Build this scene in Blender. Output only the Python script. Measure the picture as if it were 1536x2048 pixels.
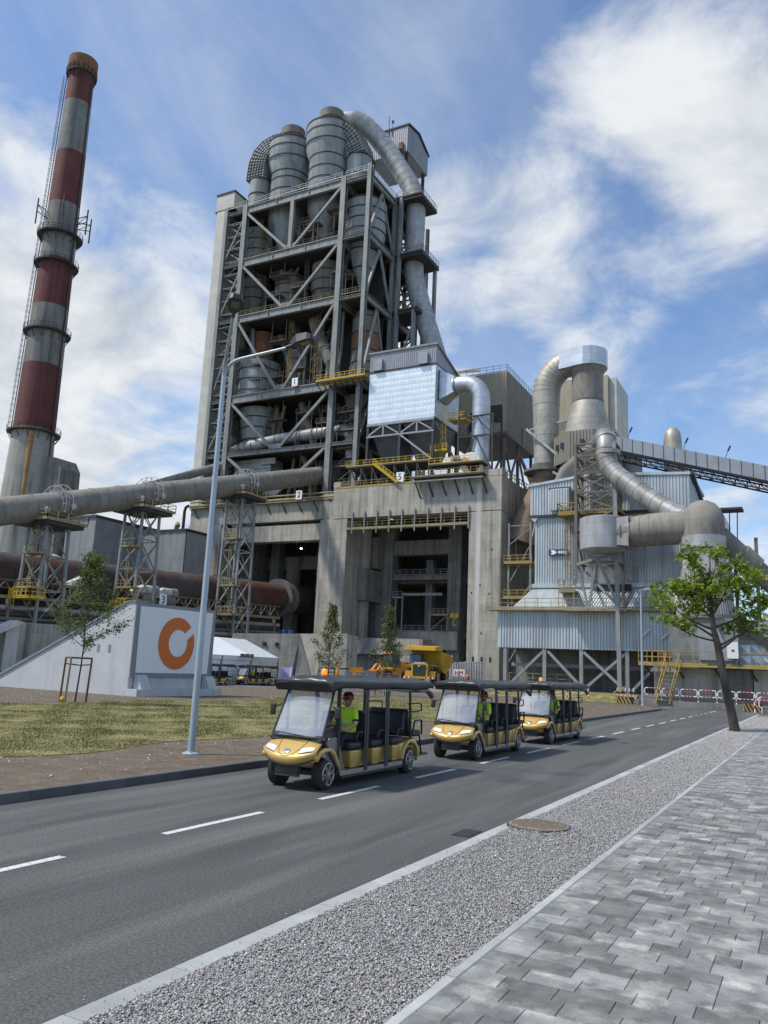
import bpy, bmesh, math, random
import numpy as np
from mathutils import Vector, Matrix
random.seed(7); RNG = np.random.default_rng(7)
for o in list(bpy.data.objects): bpy.data.objects.remove(o)
SC = bpy.context.scene; COL = SC.collection
R = math.radians

# ---------------------------------------------------------------- camera
cam = bpy.data.objects.new('camera', bpy.data.cameras.new('camera')); COL.objects.link(cam)
cam.data.sensor_fit = 'VERTICAL'; cam.data.sensor_height = 24.0; cam.data.lens = 24.0*1594.17/2048
cam.data.clip_start = 0.1; cam.data.clip_end = 3000
PITCH, ROLL, YAW = 0.19434767, 0.04502030, 0.49679215
fw = Vector((-math.sin(YAW), math.cos(YAW), 0)); rt = Vector((math.cos(YAW), math.sin(YAW), 0)); up = Vector((0, 0, 1))
cf = fw*math.cos(PITCH)+up*math.sin(PITCH); cu = -fw*math.sin(PITCH)+up*math.cos(PITCH)
cr = rt*math.cos(ROLL)+cu*math.sin(ROLL); cu2 = -rt*math.sin(ROLL)+cu*math.cos(ROLL)
cam.matrix_world = Matrix(((cr.x, cu2.x, -cf.x, 0), (cr.y, cu2.y, -cf.y, 0), (cr.z, cu2.z, -cf.z, 2.25), (0, 0, 0, 1)))
SC.camera = cam

# ---------------------------------------------------------------- light, sky, exposure
SUN_AZ = (-0.77, -0.64); SUN_EL = R(56)          # horizontal direction towards the sun
sd = bpy.data.lights.new('sun', 'SUN'); sd.energy = 2.3; sd.angle = R(4); sd.color = (1.0, 0.93, 0.82)
sun = bpy.data.objects.new('sun', sd); COL.objects.link(sun)
tosun = Vector((SUN_AZ[0]*math.cos(SUN_EL), SUN_AZ[1]*math.cos(SUN_EL), math.sin(SUN_EL)))
sun.rotation_euler = tosun.to_track_quat('Z', 'Y').to_euler()
sun.location = (-30, -30, 60)
W = bpy.data.worlds.new('World'); SC.world = W; W.use_nodes = True
nt = W.node_tree; N = nt.nodes; L = nt.links; N.clear()
def node(t, **k):
    n = N.new(t)
    for a, b in k.items(): setattr(n, a, b)
    return n
def wmath(op, a, b=None, c=None, clamp=False):
    n = node('ShaderNodeMath', operation=op); n.use_clamp = clamp
    for i, x in enumerate((a, b, c)):
        if x is None: continue
        if isinstance(x, (int, float)): n.inputs[i].default_value = x
        else: L.new(x, n.inputs[i])
    return n.outputs[0]
sky = node('ShaderNodeTexSky', sky_type='NISHITA'); sky.sun_disc = False
sky.sun_elevation = SUN_EL; sky.sun_rotation = math.atan2(SUN_AZ[0], SUN_AZ[1]); sky.air_density = 1.0; sky.dust_density = 0.6; sky.ozone_density = 2.0
tc = node('ShaderNodeTexCoord'); sep = node('ShaderNodeSeparateXYZ'); L.new(tc.outputs['Generated'], sep.inputs[0])
den = wmath('MAXIMUM', wmath('ADD', sep.outputs[2], 0.28), 0.12)
comb = node('ShaderNodeCombineXYZ'); L.new(wmath('DIVIDE', sep.outputs[0], den), comb.inputs[0]); L.new(wmath('DIVIDE', sep.outputs[1], den), comb.inputs[1])
def wnoise(scale, detail, rough, off=(0, 0, 0), sc=(1, 1, 1), rot=0, dist=0.0):
    mp = node('ShaderNodeMapping'); mp.inputs[1].default_value = off; mp.inputs[3].default_value = sc; mp.inputs[2].default_value = (0, 0, rot)
    L.new(comb.outputs[0], mp.inputs[0])
    n = node('ShaderNodeTexNoise'); n.inputs['Scale'].default_value = scale; n.inputs['Detail'].default_value = detail
    n.inputs['Roughness'].default_value = rough; n.inputs['Distortion'].default_value = dist
    L.new(mp.outputs[0], n.inputs['Vector']); return n.outputs['Fac']
# banks of cumulus and the blue gaps between them, where they stand in this sky
CLOUDS = [((-0.691,0.539,0.482),0.960,0.06), ((-0.752,0.521,0.403),0.970,0.06), ((-0.634,0.612,0.472),0.975,0.07), ((-0.774,0.572,0.271),0.960,0.08), ((-0.664,0.661,0.349),0.970,0.07),
          ((-0.712,0.660,0.242),0.970,0.07), ((-0.316,0.749,0.583),0.985,0.13), ((-0.235,0.790,0.567),0.983,0.14), ((-0.173,0.836,0.521),0.984,0.14), ((-0.128,0.879,0.459),0.990,0.14),
          ((-0.054,0.777,0.627),0.970,0.08), ((-0.148,0.771,0.619),0.985,0.07), ((-0.310,0.856,0.414),0.992,0.15), ((-0.357,0.829,0.430),0.992,0.11), ((-0.059,0.914,0.401),0.992,0.09),
          ((-0.105,0.958,0.266),0.960,0.10), ((-0.157,0.936,0.314),0.985,0.07), ((-0.405,0.622,0.670),0.950,-0.08), ((-0.589,0.522,0.617),0.965,-0.11), ((-0.216,0.893,0.394),0.987,-0.25),
          ((-0.314,0.813,0.491),0.994,-0.14), ((-0.126,0.924,0.361),0.988,-0.21), ((-0.271,0.705,0.656),0.982,-0.13), ((-0.633,0.725,0.271),0.995,-0.16), ((-0.050,0.851,0.522),0.990,-0.11),
          ((-0.188,0.720,0.668),0.984,-0.11), ((-0.714,0.474,0.516),0.987,-0.07), ((-0.684,0.620,0.386),0.993,-0.07), ((-0.249,0.858,0.449),0.995,-0.14)]
sxy = (SUN_AZ[0]*.10, SUN_AZ[1]*.10, 0)
def density(off):
    n1 = wnoise(1.55, 3, 0.5, (3.1+off[0], 1.7+off[1], 0.4), dist=0.15); n2 = wnoise(4.6, 9, 0.60, (1.2+off[0]*1.0, 4.4+off[1]*1.0, 2.0), dist=0.35)
    return wmath('ADD', wmath('MULTIPLY', n1, .52), wmath('MULTIPLY', n2, .48))
d0_ = density((0, 0)); d1_ = density(sxy)
acc = d0_
for d, c0, wgt in CLOUDS:
    dn = node('ShaderNodeVectorMath', operation='DOT_PRODUCT'); L.new(tc.outputs['Generated'], dn.inputs[0]); dn.inputs[1].default_value = Vector(d).normalized()
    mr = node('ShaderNodeMapRange', interpolation_type='SMOOTHSTEP'); L.new(dn.outputs['Value'], mr.inputs[0])
    mr.inputs[1].default_value = c0-0.02; mr.inputs[2].default_value = 1.0; mr.inputs[3].default_value = 0; mr.inputs[4].default_value = wgt
    acc = wmath('ADD', acc, mr.outputs[0])
cm = node('ShaderNodeMapRange', interpolation_type='SMOOTHSTEP'); L.new(acc, cm.inputs[0])
cm.inputs[1].default_value = 0.445; cm.inputs[2].default_value = 0.67
wisp = wnoise(2.6, 10, 0.64, (0.3, 5.2, 0), (1.0, 0.38, 1), R(35), 0.8)
wm = node('ShaderNodeMapRange'); L.new(wisp, wm.inputs[0]); wm.inputs[1].default_value = 0.40; wm.inputs[2].default_value = 0.80; wm.inputs[4].default_value = 0.46
hz_ = node('ShaderNodeMapRange', interpolation_type='SMOOTHSTEP'); L.new(sep.outputs[2], hz_.inputs[0]); hz_.inputs[1].default_value = -.02; hz_.inputs[2].default_value = .06
mask = wmath('MULTIPLY', wmath('MAXIMUM', cm.outputs[0], wm.outputs[0]), hz_.outputs[0])
lit = wmath('ADD', wmath('MULTIPLY', wmath('SUBTRACT', d0_, d1_), 2.6), 0.56)
thick = node('ShaderNodeMapRange'); L.new(acc, thick.inputs[0]); thick.inputs[1].default_value = .55; thick.inputs[2].default_value = .95; thick.inputs[3].default_value = 0.12; thick.inputs[4].default_value = -.12
shade = wmath('ADD', lit, thick.outputs[0], clamp=True)
cr_ = node('ShaderNodeValToRGB'); L.new(shade, cr_.inputs[0])
cr_.color_ramp.elements[0].position = 0.22; cr_.color_ramp.elements[0].color = (2.8, 3.2, 3.7, 1)
cr_.color_ramp.elements[1].position = 0.78; cr_.color_ramp.elements[1].color = (5.1, 5.3, 5.5, 1)
skyb = node('ShaderNodeMixRGB', blend_type='MULTIPLY'); skyb.inputs[0].default_value = 1.0; L.new(sky.outputs[0], skyb.inputs[1]); skyb.inputs[2].default_value = (0.90, 1.0, 1.10, 1)
mx = node('ShaderNodeMixRGB'); L.new(mask, mx.inputs[0]); L.new(skyb.outputs[0], mx.inputs[1]); L.new(cr_.outputs[0], mx.inputs[2])
bg = node('ShaderNodeBackground'); bg.inputs[1].default_value = 0.10; L.new(mx.outputs[0], bg.inputs[0])
wo = node('ShaderNodeOutputWorld'); L.new(bg.outputs[0], wo.inputs[0])
vs = SC.view_settings; vs.view_transform = 'Standard'; vs.look = 'None'; vs.exposure = 0.72; vs.gamma = 1.0; vs.use_curve_mapping = False
SC.cycles.max_bounces = 6; SC.cycles.transparent_max_bounces = 12; SC.cycles.use_denoising = True
SC.cycles.caustics_reflective = False; SC.cycles.caustics_refractive = False

# ---------------------------------------------------------------- materials
MATS = {}
def mk(name, c1, c2=None, scale=2.0, stretch=(1, 1, 1), rough=0.6, metal=0.0, bump=0.0, bscale=20.0, spot=None, joints=None, space='world', alpha=1.0,
       coat=0.0, emit=None, rand=None, spec=0.5, trans=0.0, detail=6, streak=None, speck=None):
    m = bpy.data.materials.new(name); m.use_nodes = True; MATS[name] = m
    t = m.node_tree; n = t.nodes; l = t.links; b = n['Principled BSDF']
    b.inputs['Roughness'].default_value = rough; b.inputs['Metallic'].default_value = metal
    b.inputs['Specular IOR Level'].default_value = spec; b.inputs['Coat Weight'].default_value = coat; b.inputs['Alpha'].default_value = alpha
    b.inputs['Transmission Weight'].default_value = trans
    if space == 'world': vec = n.new('ShaderNodeNewGeometry').outputs['Position']
    else: vec = n.new('ShaderNodeTexCoord').outputs['Object']
    def noise(sc, st, det=detail, ro=0.6):
        mp = n.new('ShaderNodeMapping'); mp.inputs[3].default_value = st; l.new(vec, mp.inputs[0])
        x = n.new('ShaderNodeTexNoise'); x.inputs['Scale'].default_value = sc; x.inputs['Detail'].default_value = det; x.inputs['Roughness'].default_value = ro
        l.new(mp.outputs[0], x.inputs['Vector']); return x.outputs['Fac']
    def rng(f, a, bb, lo=0.0, hi=1.0):
        x = n.new('ShaderNodeMapRange'); l.new(f, x.inputs[0])
        for i, v in enumerate((a, bb, lo, hi)): x.inputs[i+1].default_value = v
        return x.outputs[0]
    def mix(f, a, c, mode='MIX'):
        x = n.new('ShaderNodeMixRGB'); x.blend_type = mode
        if isinstance(f, float): x.inputs[0].default_value = f
        else: l.new(f, x.inputs[0])
        for i, v in ((1, a), (2, c)):
            if isinstance(v, tuple): x.inputs[i].default_value = (*v, 1)
            else: l.new(v, x.inputs[i])
        return x.outputs[0]
    c2 = c2 or tuple(min(1, v*1.25) for v in c1)
    col = mix(rng(noise(scale, stretch), 0.3, 0.7), c1, c2)
    if streak:                                   # (colour, scale, stretch, lo, hi, amount)
        col = mix(rng(noise(streak[1], streak[2]), streak[3], streak[4], 0, streak[5]), col, streak[0])
    if spot: col = mix(rng(noise(spot[1], spot[4] if len(spot) > 4 else (1, 1, 1)), spot[2], spot[3]), col, spot[0])
    if speck:                                    # fine grain: (scale, low, high)
        g = rng(noise(speck[0], (1, 1, 1), 2), .32, .68, speck[1], speck[2]); x = n.new('ShaderNodeHueSaturation'); l.new(col, x.inputs['Color']); l.new(g, x.inputs['Value']); col = x.outputs[0]
    if rand:                                     # value change from piece to piece
        oi = n.new('ShaderNodeObjectInfo'); ge = n.new('ShaderNodeNewGeometry')
        ad = n.new('ShaderNodeMath'); ad.operation = 'ADD'; l.new(oi.outputs['Random'], ad.inputs[0]); l.new(ge.outputs['Random Per Island'], ad.inputs[1])
        fr = n.new('ShaderNodeMath'); fr.operation = 'FRACT'; l.new(ad.outputs[0], fr.inputs[0])
        hs = n.new('ShaderNodeHueSaturation'); l.new(col, hs.inputs['Color']); l.new(rng(fr.outputs[0], 0, 1, *rand), hs.inputs['Value']); col = hs.outputs[0]
    bh = None
    if joints:                                   # formwork or sheet joints: (width, height, mortar, darken)
        sp = n.new('ShaderNodeSeparateXYZ'); l.new(vec, sp.inputs[0])
        ad = n.new('ShaderNodeMath'); ad.operation = 'ADD'; l.new(sp.outputs[0], ad.inputs[0]); l.new(sp.outputs[1], ad.inputs[1])
        cb = n.new('ShaderNodeCombineXYZ'); l.new(ad.outputs[0], cb.inputs[0]); l.new(sp.outputs[2], cb.inputs[1])
        br = n.new('ShaderNodeTexBrick'); l.new(cb.outputs[0], br.inputs['Vector']); br.offset = joints[4] if len(joints) > 4 else 0.5
        br.inputs['Scale'].default_value = 1; br.inputs['Brick Width'].default_value = joints[0]; br.inputs['Row Height'].default_value = joints[1]; br.inputs['Mortar Size'].default_value = joints[2]
        br.inputs['Color1'].default_value = (1, 1, 1, 1); br.inputs['Color2'].default_value = (0.86, 0.86, 0.86, 1); br.inputs['Mortar'].default_value = (joints[3],)*3+(1,)
        col = mix(1.0, col, br.outputs['Color'], 'MULTIPLY')
    l.new(col, b.inputs['Base Color'])
    if bump:
        bp = n.new('ShaderNodeBump'); bp.inputs['Strength'].default_value = bump; bp.inputs['Distance'].default_value = 0.02
        l.new(noise(bscale, (1, 1, 1), 4), bp.inputs['Height']); l.new(bp.outputs[0], b.inputs['Normal'])
    if emit:
        b.inputs['Emission Color'].default_value = (*emit[0], 1); b.inputs['Emission Strength'].default_value = emit[1]
    return m
Z8 = (1, 1, 0.06)
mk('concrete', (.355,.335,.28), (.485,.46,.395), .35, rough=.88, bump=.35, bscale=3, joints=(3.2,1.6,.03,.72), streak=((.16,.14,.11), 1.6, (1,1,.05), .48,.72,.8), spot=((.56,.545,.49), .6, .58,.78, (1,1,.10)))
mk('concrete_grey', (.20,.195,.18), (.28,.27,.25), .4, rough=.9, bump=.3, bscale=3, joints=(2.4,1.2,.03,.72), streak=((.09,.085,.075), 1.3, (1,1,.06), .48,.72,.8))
mk('concrete_pale', (.50,.49,.46), (.60,.59,.55), .4, rough=.9, bump=.2, streak=((.30,.28,.24), 1.4, (1,1,.08), .5,.75,.6))
mk('chimney_concrete', (.30,.295,.255), (.41,.40,.355), .3, rough=.9, streak=((.13,.12,.10), .8, (1,1,.04), .46,.72,.9), joints=(400,1.8,.03,.82))
mk('chimney_rust_streak', (.30,.15,.05), (.42,.27,.12), 1, rough=.95)
mk('chimney_red', (.115,.032,.03), (.165,.048,.042), .3, rough=.8, streak=((.045,.022,.02), .7, (1,1,.05), .46,.70,.85), joints=(400,1.8,.03,.82))
mk('chimney_white', (.18,.18,.165), (.27,.27,.245), .35, rough=.8, streak=((.07,.066,.06), .8, (1,1,.05), .46,.72,.9), joints=(400,1.8,.03,.82))
mk('frame_steel', (.205,.222,.215), (.28,.296,.285), .5, rough=.6, streak=((.11,.105,.092), 1.4, (1,1,.15), .48,.68,.75))
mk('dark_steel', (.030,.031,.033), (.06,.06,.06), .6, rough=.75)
mk('brown_steel', (.13,.115,.10), (.20,.18,.155), .5, rough=.8, streak=((.10,.06,.035), 1, (1,1,.3), .5,.75,.6))
mk('deck_steel', (.055,.05,.045), (.09,.08,.068), .8, rough=.9)
mk('cyclone_paint', (.255,.288,.285), (.335,.365,.36), .3, rough=.5, streak=((.15,.152,.14), .9, (1,1,.08), .46,.70,.8))
mk('cyclone_dusty_shade', (.17,.16,.135), (.24,.225,.19), .4, rough=.85, streak=((.09,.07,.05), 1.0, (1,1,.1), .46,.70,.8))  # dust, its tone darkened to paint shade into the tower floors
mk('rust', (.17,.07,.035), (.26,.13,.07), 1.2, rough=.9, spot=((.30,.24,.18), .8, .55,.75))
mk('duct_dusty', (.215,.20,.172), (.285,.268,.235), .5, rough=.75, streak=((.15,.135,.112), 1.5, (1,1,.3), .48,.68,.75), joints=(2.4,1.5,.02,.86))
mk('kiln_shell', (.045,.038,.035), (.10,.083,.075), .35, rough=.75, spot=((.095,.034,.022), .09, .47,.60), streak=((.30,.28,.26), 1.2, (.6,.15,1), .60,.78,.7))
mk('galvanised', (.50,.54,.57), (.66,.69,.72), .5, rough=.42, metal=.75, joints=(2.2,1.4,.03,.75))
mk('galvanised_soft', (.38,.40,.40), (.50,.52,.52), .5, rough=.55, metal=.35, joints=(1.9,1.3,.03,.72), streak=((.26,.235,.195), .8, (1,1,.2), .45,.68,.7))
mk('duct_grey', (.30,.315,.315), (.40,.415,.41), .5, rough=.5, metal=.3, joints=(1.9,1.3,.03,.75), streak=((.22,.20,.17), .8, (1,1,.3), .45,.65,.8))
mk('sheet_bright', (.60,.66,.68), (.74,.80,.82), .8, rough=.42, metal=.55)
mk('sheet_weathered', (.38,.36,.31), (.50,.475,.42), .5, rough=.55, metal=.35, joints=(1.5,1.3,.035,.62), streak=((.24,.16,.10), .7, (1,1,.25), .55,.8,.7))
mk('sheet_brown', (.20,.135,.09), (.30,.22,.155), .5, rough=.75, joints=(1.4,1.3,.035,.7))
mk('cladding_blue', (.42,.485,.52), (.55,.605,.63), .35, rough=.5, metal=.15, streak=((.34,.33,.30), 1.1, (1,1,.05), .46,.70,.7))
mk('cladding_grey', (.27,.29,.32), (.34,.36,.39), .5, rough=.5, metal=.1, streak=((.2,.2,.2), .9, (1,1,.06), .5,.75,.6))
mk('shed_grey', (.20,.225,.24), (.27,.29,.30), .4, rough=.7, joints=(4.5,7.5,.03,.75), streak=((.15,.15,.14), .9, (1,1,.08), .46,.70,.7))
mk('stack_sheet', (.36,.35,.33), (.46,.45,.43), .5, rough=.6, streak=((.22,.20,.17), 1, (1,1,.1), .46,.68,.7))
mk('hopper_grey', (.10,.115,.125), (.15,.165,.175), .5, rough=.55, metal=.2)
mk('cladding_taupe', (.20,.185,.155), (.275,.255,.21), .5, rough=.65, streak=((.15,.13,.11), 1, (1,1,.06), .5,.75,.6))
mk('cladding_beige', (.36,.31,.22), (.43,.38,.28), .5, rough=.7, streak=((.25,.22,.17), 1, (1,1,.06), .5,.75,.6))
mk('panel_cream', (.52,.52,.46), (.60,.595,.53), .4, rough=.7, joints=(30,2.3,.03,.72), streak=((.36,.35,.30), .8, (1,1,.08), .5,.75,.6))
mk('yellow_rail', (.36,.25,.06), (.46,.33,.09), 1.5, rough=.7, spot=((.20,.14,.07), 1.2, .48,.72))
mk('yellow_bright', (.54,.37,.02), (.62,.44,.03), 2, rough=.55)
mk('dull_yellow', (.27,.23,.12), (.35,.30,.17), 1.5, rough=.75, spot=((.17,.13,.08), 1.2, .5,.72))
mk('pipe_grey', (.225,.24,.245), (.30,.315,.32), .5, rough=.55, streak=((.14,.13,.115), 1.5, (1,1,.3), .5,.7,.6))
mk('lamp_pole', (.36,.42,.47), (.42,.48,.53), 1, rough=.42, metal=.3)
mk('lamp_head', (.025,.027,.03), (.04,.042,.045), 3, rough=.45)
mk('lamp_glass', (.11,.11,.105), None, 3, rough=.25)
mk('asphalt', (.074,.078,.077), (.112,.116,.113), .5, (1,.14,1), rough=.8, bump=.8, bscale=80, spot=((.165,.165,.158), .9, .52,.72, (1,.05,1)), streak=((.050,.053,.053), 1.6, (1,.12,1), .50,.66,.65), detail=12, speck=(34,.62,1.38))
mk('yard', (.16,.16,.155), (.22,.22,.21), .15, rough=.9, bump=.3, bscale=20, streak=((.12,.12,.11), .4, (1,1,1), .5,.7,.5))
mk('road_paint', (.58,.58,.56), (.70,.70,.68), 8, rough=.65, spot=((.20,.20,.20), 26, .56,.66), speck=(60,.85,1.1))
mk('kerb_stone', (.34,.355,.355), (.45,.465,.46), 3, rough=.8, bump=.3, bscale=60, rand=(.82,1.12))
mk('kerb_shaded', (.075,.078,.082), (.12,.122,.125), 2, rough=.85, rand=(.8,1.15))  # shade on the raised kerb's road face painted as darker stone
mk('paver', (.130,.138,.135), (.31,.318,.305), 3.4, (1,1,1), rough=.78, bump=.4, bscale=160, rand=(.66,1.30), spot=((.45,.445,.41), 3.0, .53,.70), detail=12, streak=((.09,.098,.098), 4.0, (1,1,1), .52,.66,.55), speck=(90,.80,1.20))
mk('paver_joint', (.06,.06,.06), None, 20, rough=.95)
mk('gravel', (.29,.285,.278), (.42,.41,.40), 30, rough=.85, rand=(.58,1.42))
mk('gravel_bed', (.13,.125,.125), (.24,.23,.225), 60, rough=.95, bump=.6, bscale=60)
mk('soil', (.090,.069,.045), (.15,.118,.082), 1.5, rough=.95, bump=1.0, bscale=12, spot=((.21,.17,.122), 5, .55,.70), speck=(25,.70,1.30))
mk('lawn', (.105,.108,.034), (.215,.195,.07), .8, rough=.95, bump=1.0, bscale=14, spot=((.31,.26,.125), 1.4, .46,.68), streak=((.075,.092,.022), 3, (1,1,1), .50,.68,.7))
mk('grass_blade', (.115,.13,.036), (.29,.255,.10), .7, rough=.8, rand=(.7,1.4))
mk('sign_wall', (.47,.485,.51), (.54,.555,.58), .7, rough=.85, bump=.2, bscale=30, streak=((.36,.36,.35), 1.5, (1,1,.10), .50,.72,.6), speck=(60,.95,1.05))
mk('sign_grey', (.20,.22,.25), (.24,.26,.29), 1, rough=.7)
mk('sign_panel', (.70,.74,.80), (.74,.78,.83), 1, rough=.45)
mk('sign_orange', (.56,.13,.015), (.62,.16,.02), 2, rough=.5)
mk('board_white', (.78,.80,.82), None, 2, rough=.5)
mk('board_ink', (.01,.015,.03), None, 2, rough=.5)
mk('navy_board', (.02,.05,.10), None, 2, rough=.5)
mk('tent_white', (.70,.72,.74), (.78,.80,.82), .5, rough=.6)
mk('tent_shaded', (.50,.54,.56), (.58,.62,.64), .5, rough=.6)  # greyer copy of the cloth, paints in the far bay's shading
mk('purple_print', (.38,.32,.62), (.50,.44,.72), 3, rough=.5)
mk('flag_dark', (.03,.02,.05), None, 2, rough=.7)
mk('truck_yellow', (.52,.30,.02), (.62,.37,.03), 1, rough=.5, spot=((.35,.24,.08), .8, .55,.8))
mk('machine_orange', (.68,.28,.012), (.78,.34,.02), 1, rough=.45)
mk('machine_dark', (.03,.032,.035), (.05,.05,.055), 2, rough=.6)
mk('tyre', (.022,.022,.023), (.038,.038,.038), 8, rough=.85, space='object')
mk('glass_dark', (.05,.08,.10), None, 1, rough=.1, spec=.8)
mk('red_paint', (.42,.03,.02), None, 3, rough=.5)
mk('maroon', (.30,.02,.09), None, 3, rough=.5)
mk('white_paint', (.74,.74,.73), (.80,.80,.79), 3, rough=.5, spot=((.5,.48,.44), 3, .6,.8))
mk('black_paint_and_holes', (.015,.015,.015), None, 3, rough=.5)  # black parts, and solid boxes painting the dark depth of holes and openings
mk('bark', (.05,.043,.034), (.105,.09,.072), 9, (1,1,.22), rough=.92, bump=1.0, bscale=30, streak=((.03,.026,.021), 14, (1,1,.12), .48,.62,.8))
mk('wood', (.24,.16,.085), (.34,.24,.13), 6, (1,1,.15), rough=.8)
mk('wood_dark', (.10,.065,.04), (.15,.10,.06), 6, (1,1,.15), rough=.85)
mk('blue_drum', (.02,.07,.25), None, 2, rough=.5)
mk('iron_cover', (.17,.14,.105), (.24,.20,.15), 10, rough=.8, metal=.1, spot=((.29,.255,.20), 14, .52,.66))
def leafmat(name, c1, c2, tr):
    m = mk(name, c1, c2, 1.3, rough=.55, rand=(.65,1.45), space='world'); t = m.node_tree; b = t.nodes['Principled BSDF']
    tl = t.nodes.new('ShaderNodeBsdfTranslucent'); t.links.new(b.inputs['Base Color'].links[0].from_socket, tl.inputs[0])
    ms = t.nodes.new('ShaderNodeMixShader'); ms.inputs[0].default_value = tr
    t.links.new(b.outputs[0], ms.inputs[1]); t.links.new(tl.outputs[0], ms.inputs[2]); t.links.new(ms.outputs[0], t.nodes['Material Output'].inputs[0])
leafmat('leaf_maple', (.13,.205,.02), (.29,.365,.055), .5)
leafmat('leaf_linden', (.06,.092,.022), (.145,.18,.055), .35)
# cart materials
mk('cart_gold', (.55,.36,.095), (.58,.385,.105), 2, rough=.32, metal=.15, coat=.6, space='object')
mk('cart_black', (.018,.019,.021), (.028,.029,.031), 4, rough=.5, space='object')
mk('cart_vinyl', (.028,.032,.038), (.05,.056,.065), 3, rough=.34, space='object', bump=.5, bscale=7)
mk('cart_seat', (.016,.018,.024), (.024,.026,.032), 4, rough=.55, space='object')
mk('cart_metal', (.55,.55,.55), None, 4, rough=.25, metal=1.0, space='object')
mk('cart_chrome', (.75,.76,.78), None, 4, rough=.12, metal=1.0, space='object')
mk('cart_headlight', (.80,.84,.92), None, 4, rough=.1, spec=.9, space='object')
mk('amber', (.75,.20,.01), None, 4, rough=.2, space='object', emit=((1.0,.30,.02), .55)); mk('amber_unlit', (.42,.07,.012), None, 4, rough=.2, space='object')
mk('skin', (.42,.22,.15), (.47,.26,.18), 6, rough=.55, space='object')
mk('hivis', (.50,.78,.02), (.56,.86,.03), 3, rough=.7, space='object')
mk('reflective', (.45,.46,.46), None, 4, rough=.35, space='object')
mk('navy_cloth', (.012,.014,.024), (.02,.022,.034), 6, rough=.85, space='object')
mk('helmet_red', (.16,.012,.012), None, 4, rough=.35, space='object')
def glassy(name, gl, df, dcol):
    m = bpy.data.materials.new(name); m.use_nodes = True; MATS[name] = m; t = m.node_tree; n = t.nodes; n.clear()
    tr = n.new('ShaderNodeBsdfTransparent'); tr.inputs[0].default_value = (.86,.88,.88,1)
    g = n.new('ShaderNodeBsdfGlossy'); g.inputs['Roughness'].default_value = .12; g.inputs[0].default_value = (.95,.96,.97,1)
    d = n.new('ShaderNodeBsdfDiffuse'); d.inputs[0].default_value = (*dcol,1)
    nz = n.new('ShaderNodeTexNoise'); nz.inputs['Scale'].default_value = 2.5; nz.inputs['Detail'].default_value = 5
    mr = n.new('ShaderNodeMapRange'); t.links.new(nz.outputs['Fac'], mr.inputs[0]); mr.inputs[1].default_value = .3; mr.inputs[2].default_value = .7; mr.inputs[3].default_value = df*.7; mr.inputs[4].default_value = df*1.35
    m1 = n.new('ShaderNodeMixShader'); m1.inputs[0].default_value = gl; t.links.new(tr.outputs[0], m1.inputs[1]); t.links.new(g.outputs[0], m1.inputs[2])
    m2 = n.new('ShaderNodeMixShader'); t.links.new(mr.outputs[0], m2.inputs[0]); t.links.new(m1.outputs[0], m2.inputs[1]); t.links.new(d.outputs[0], m2.inputs[2])
    o = n.new('ShaderNodeOutputMaterial'); t.links.new(m2.outputs[0], o.inputs[0])
glassy('windscreen', .30, .17, (.90,.92,.88)); glassy('clear_film', .10, .10, (.7,.72,.74))  # windscreen's white diffuse share paints in the pale sky reflection
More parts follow.
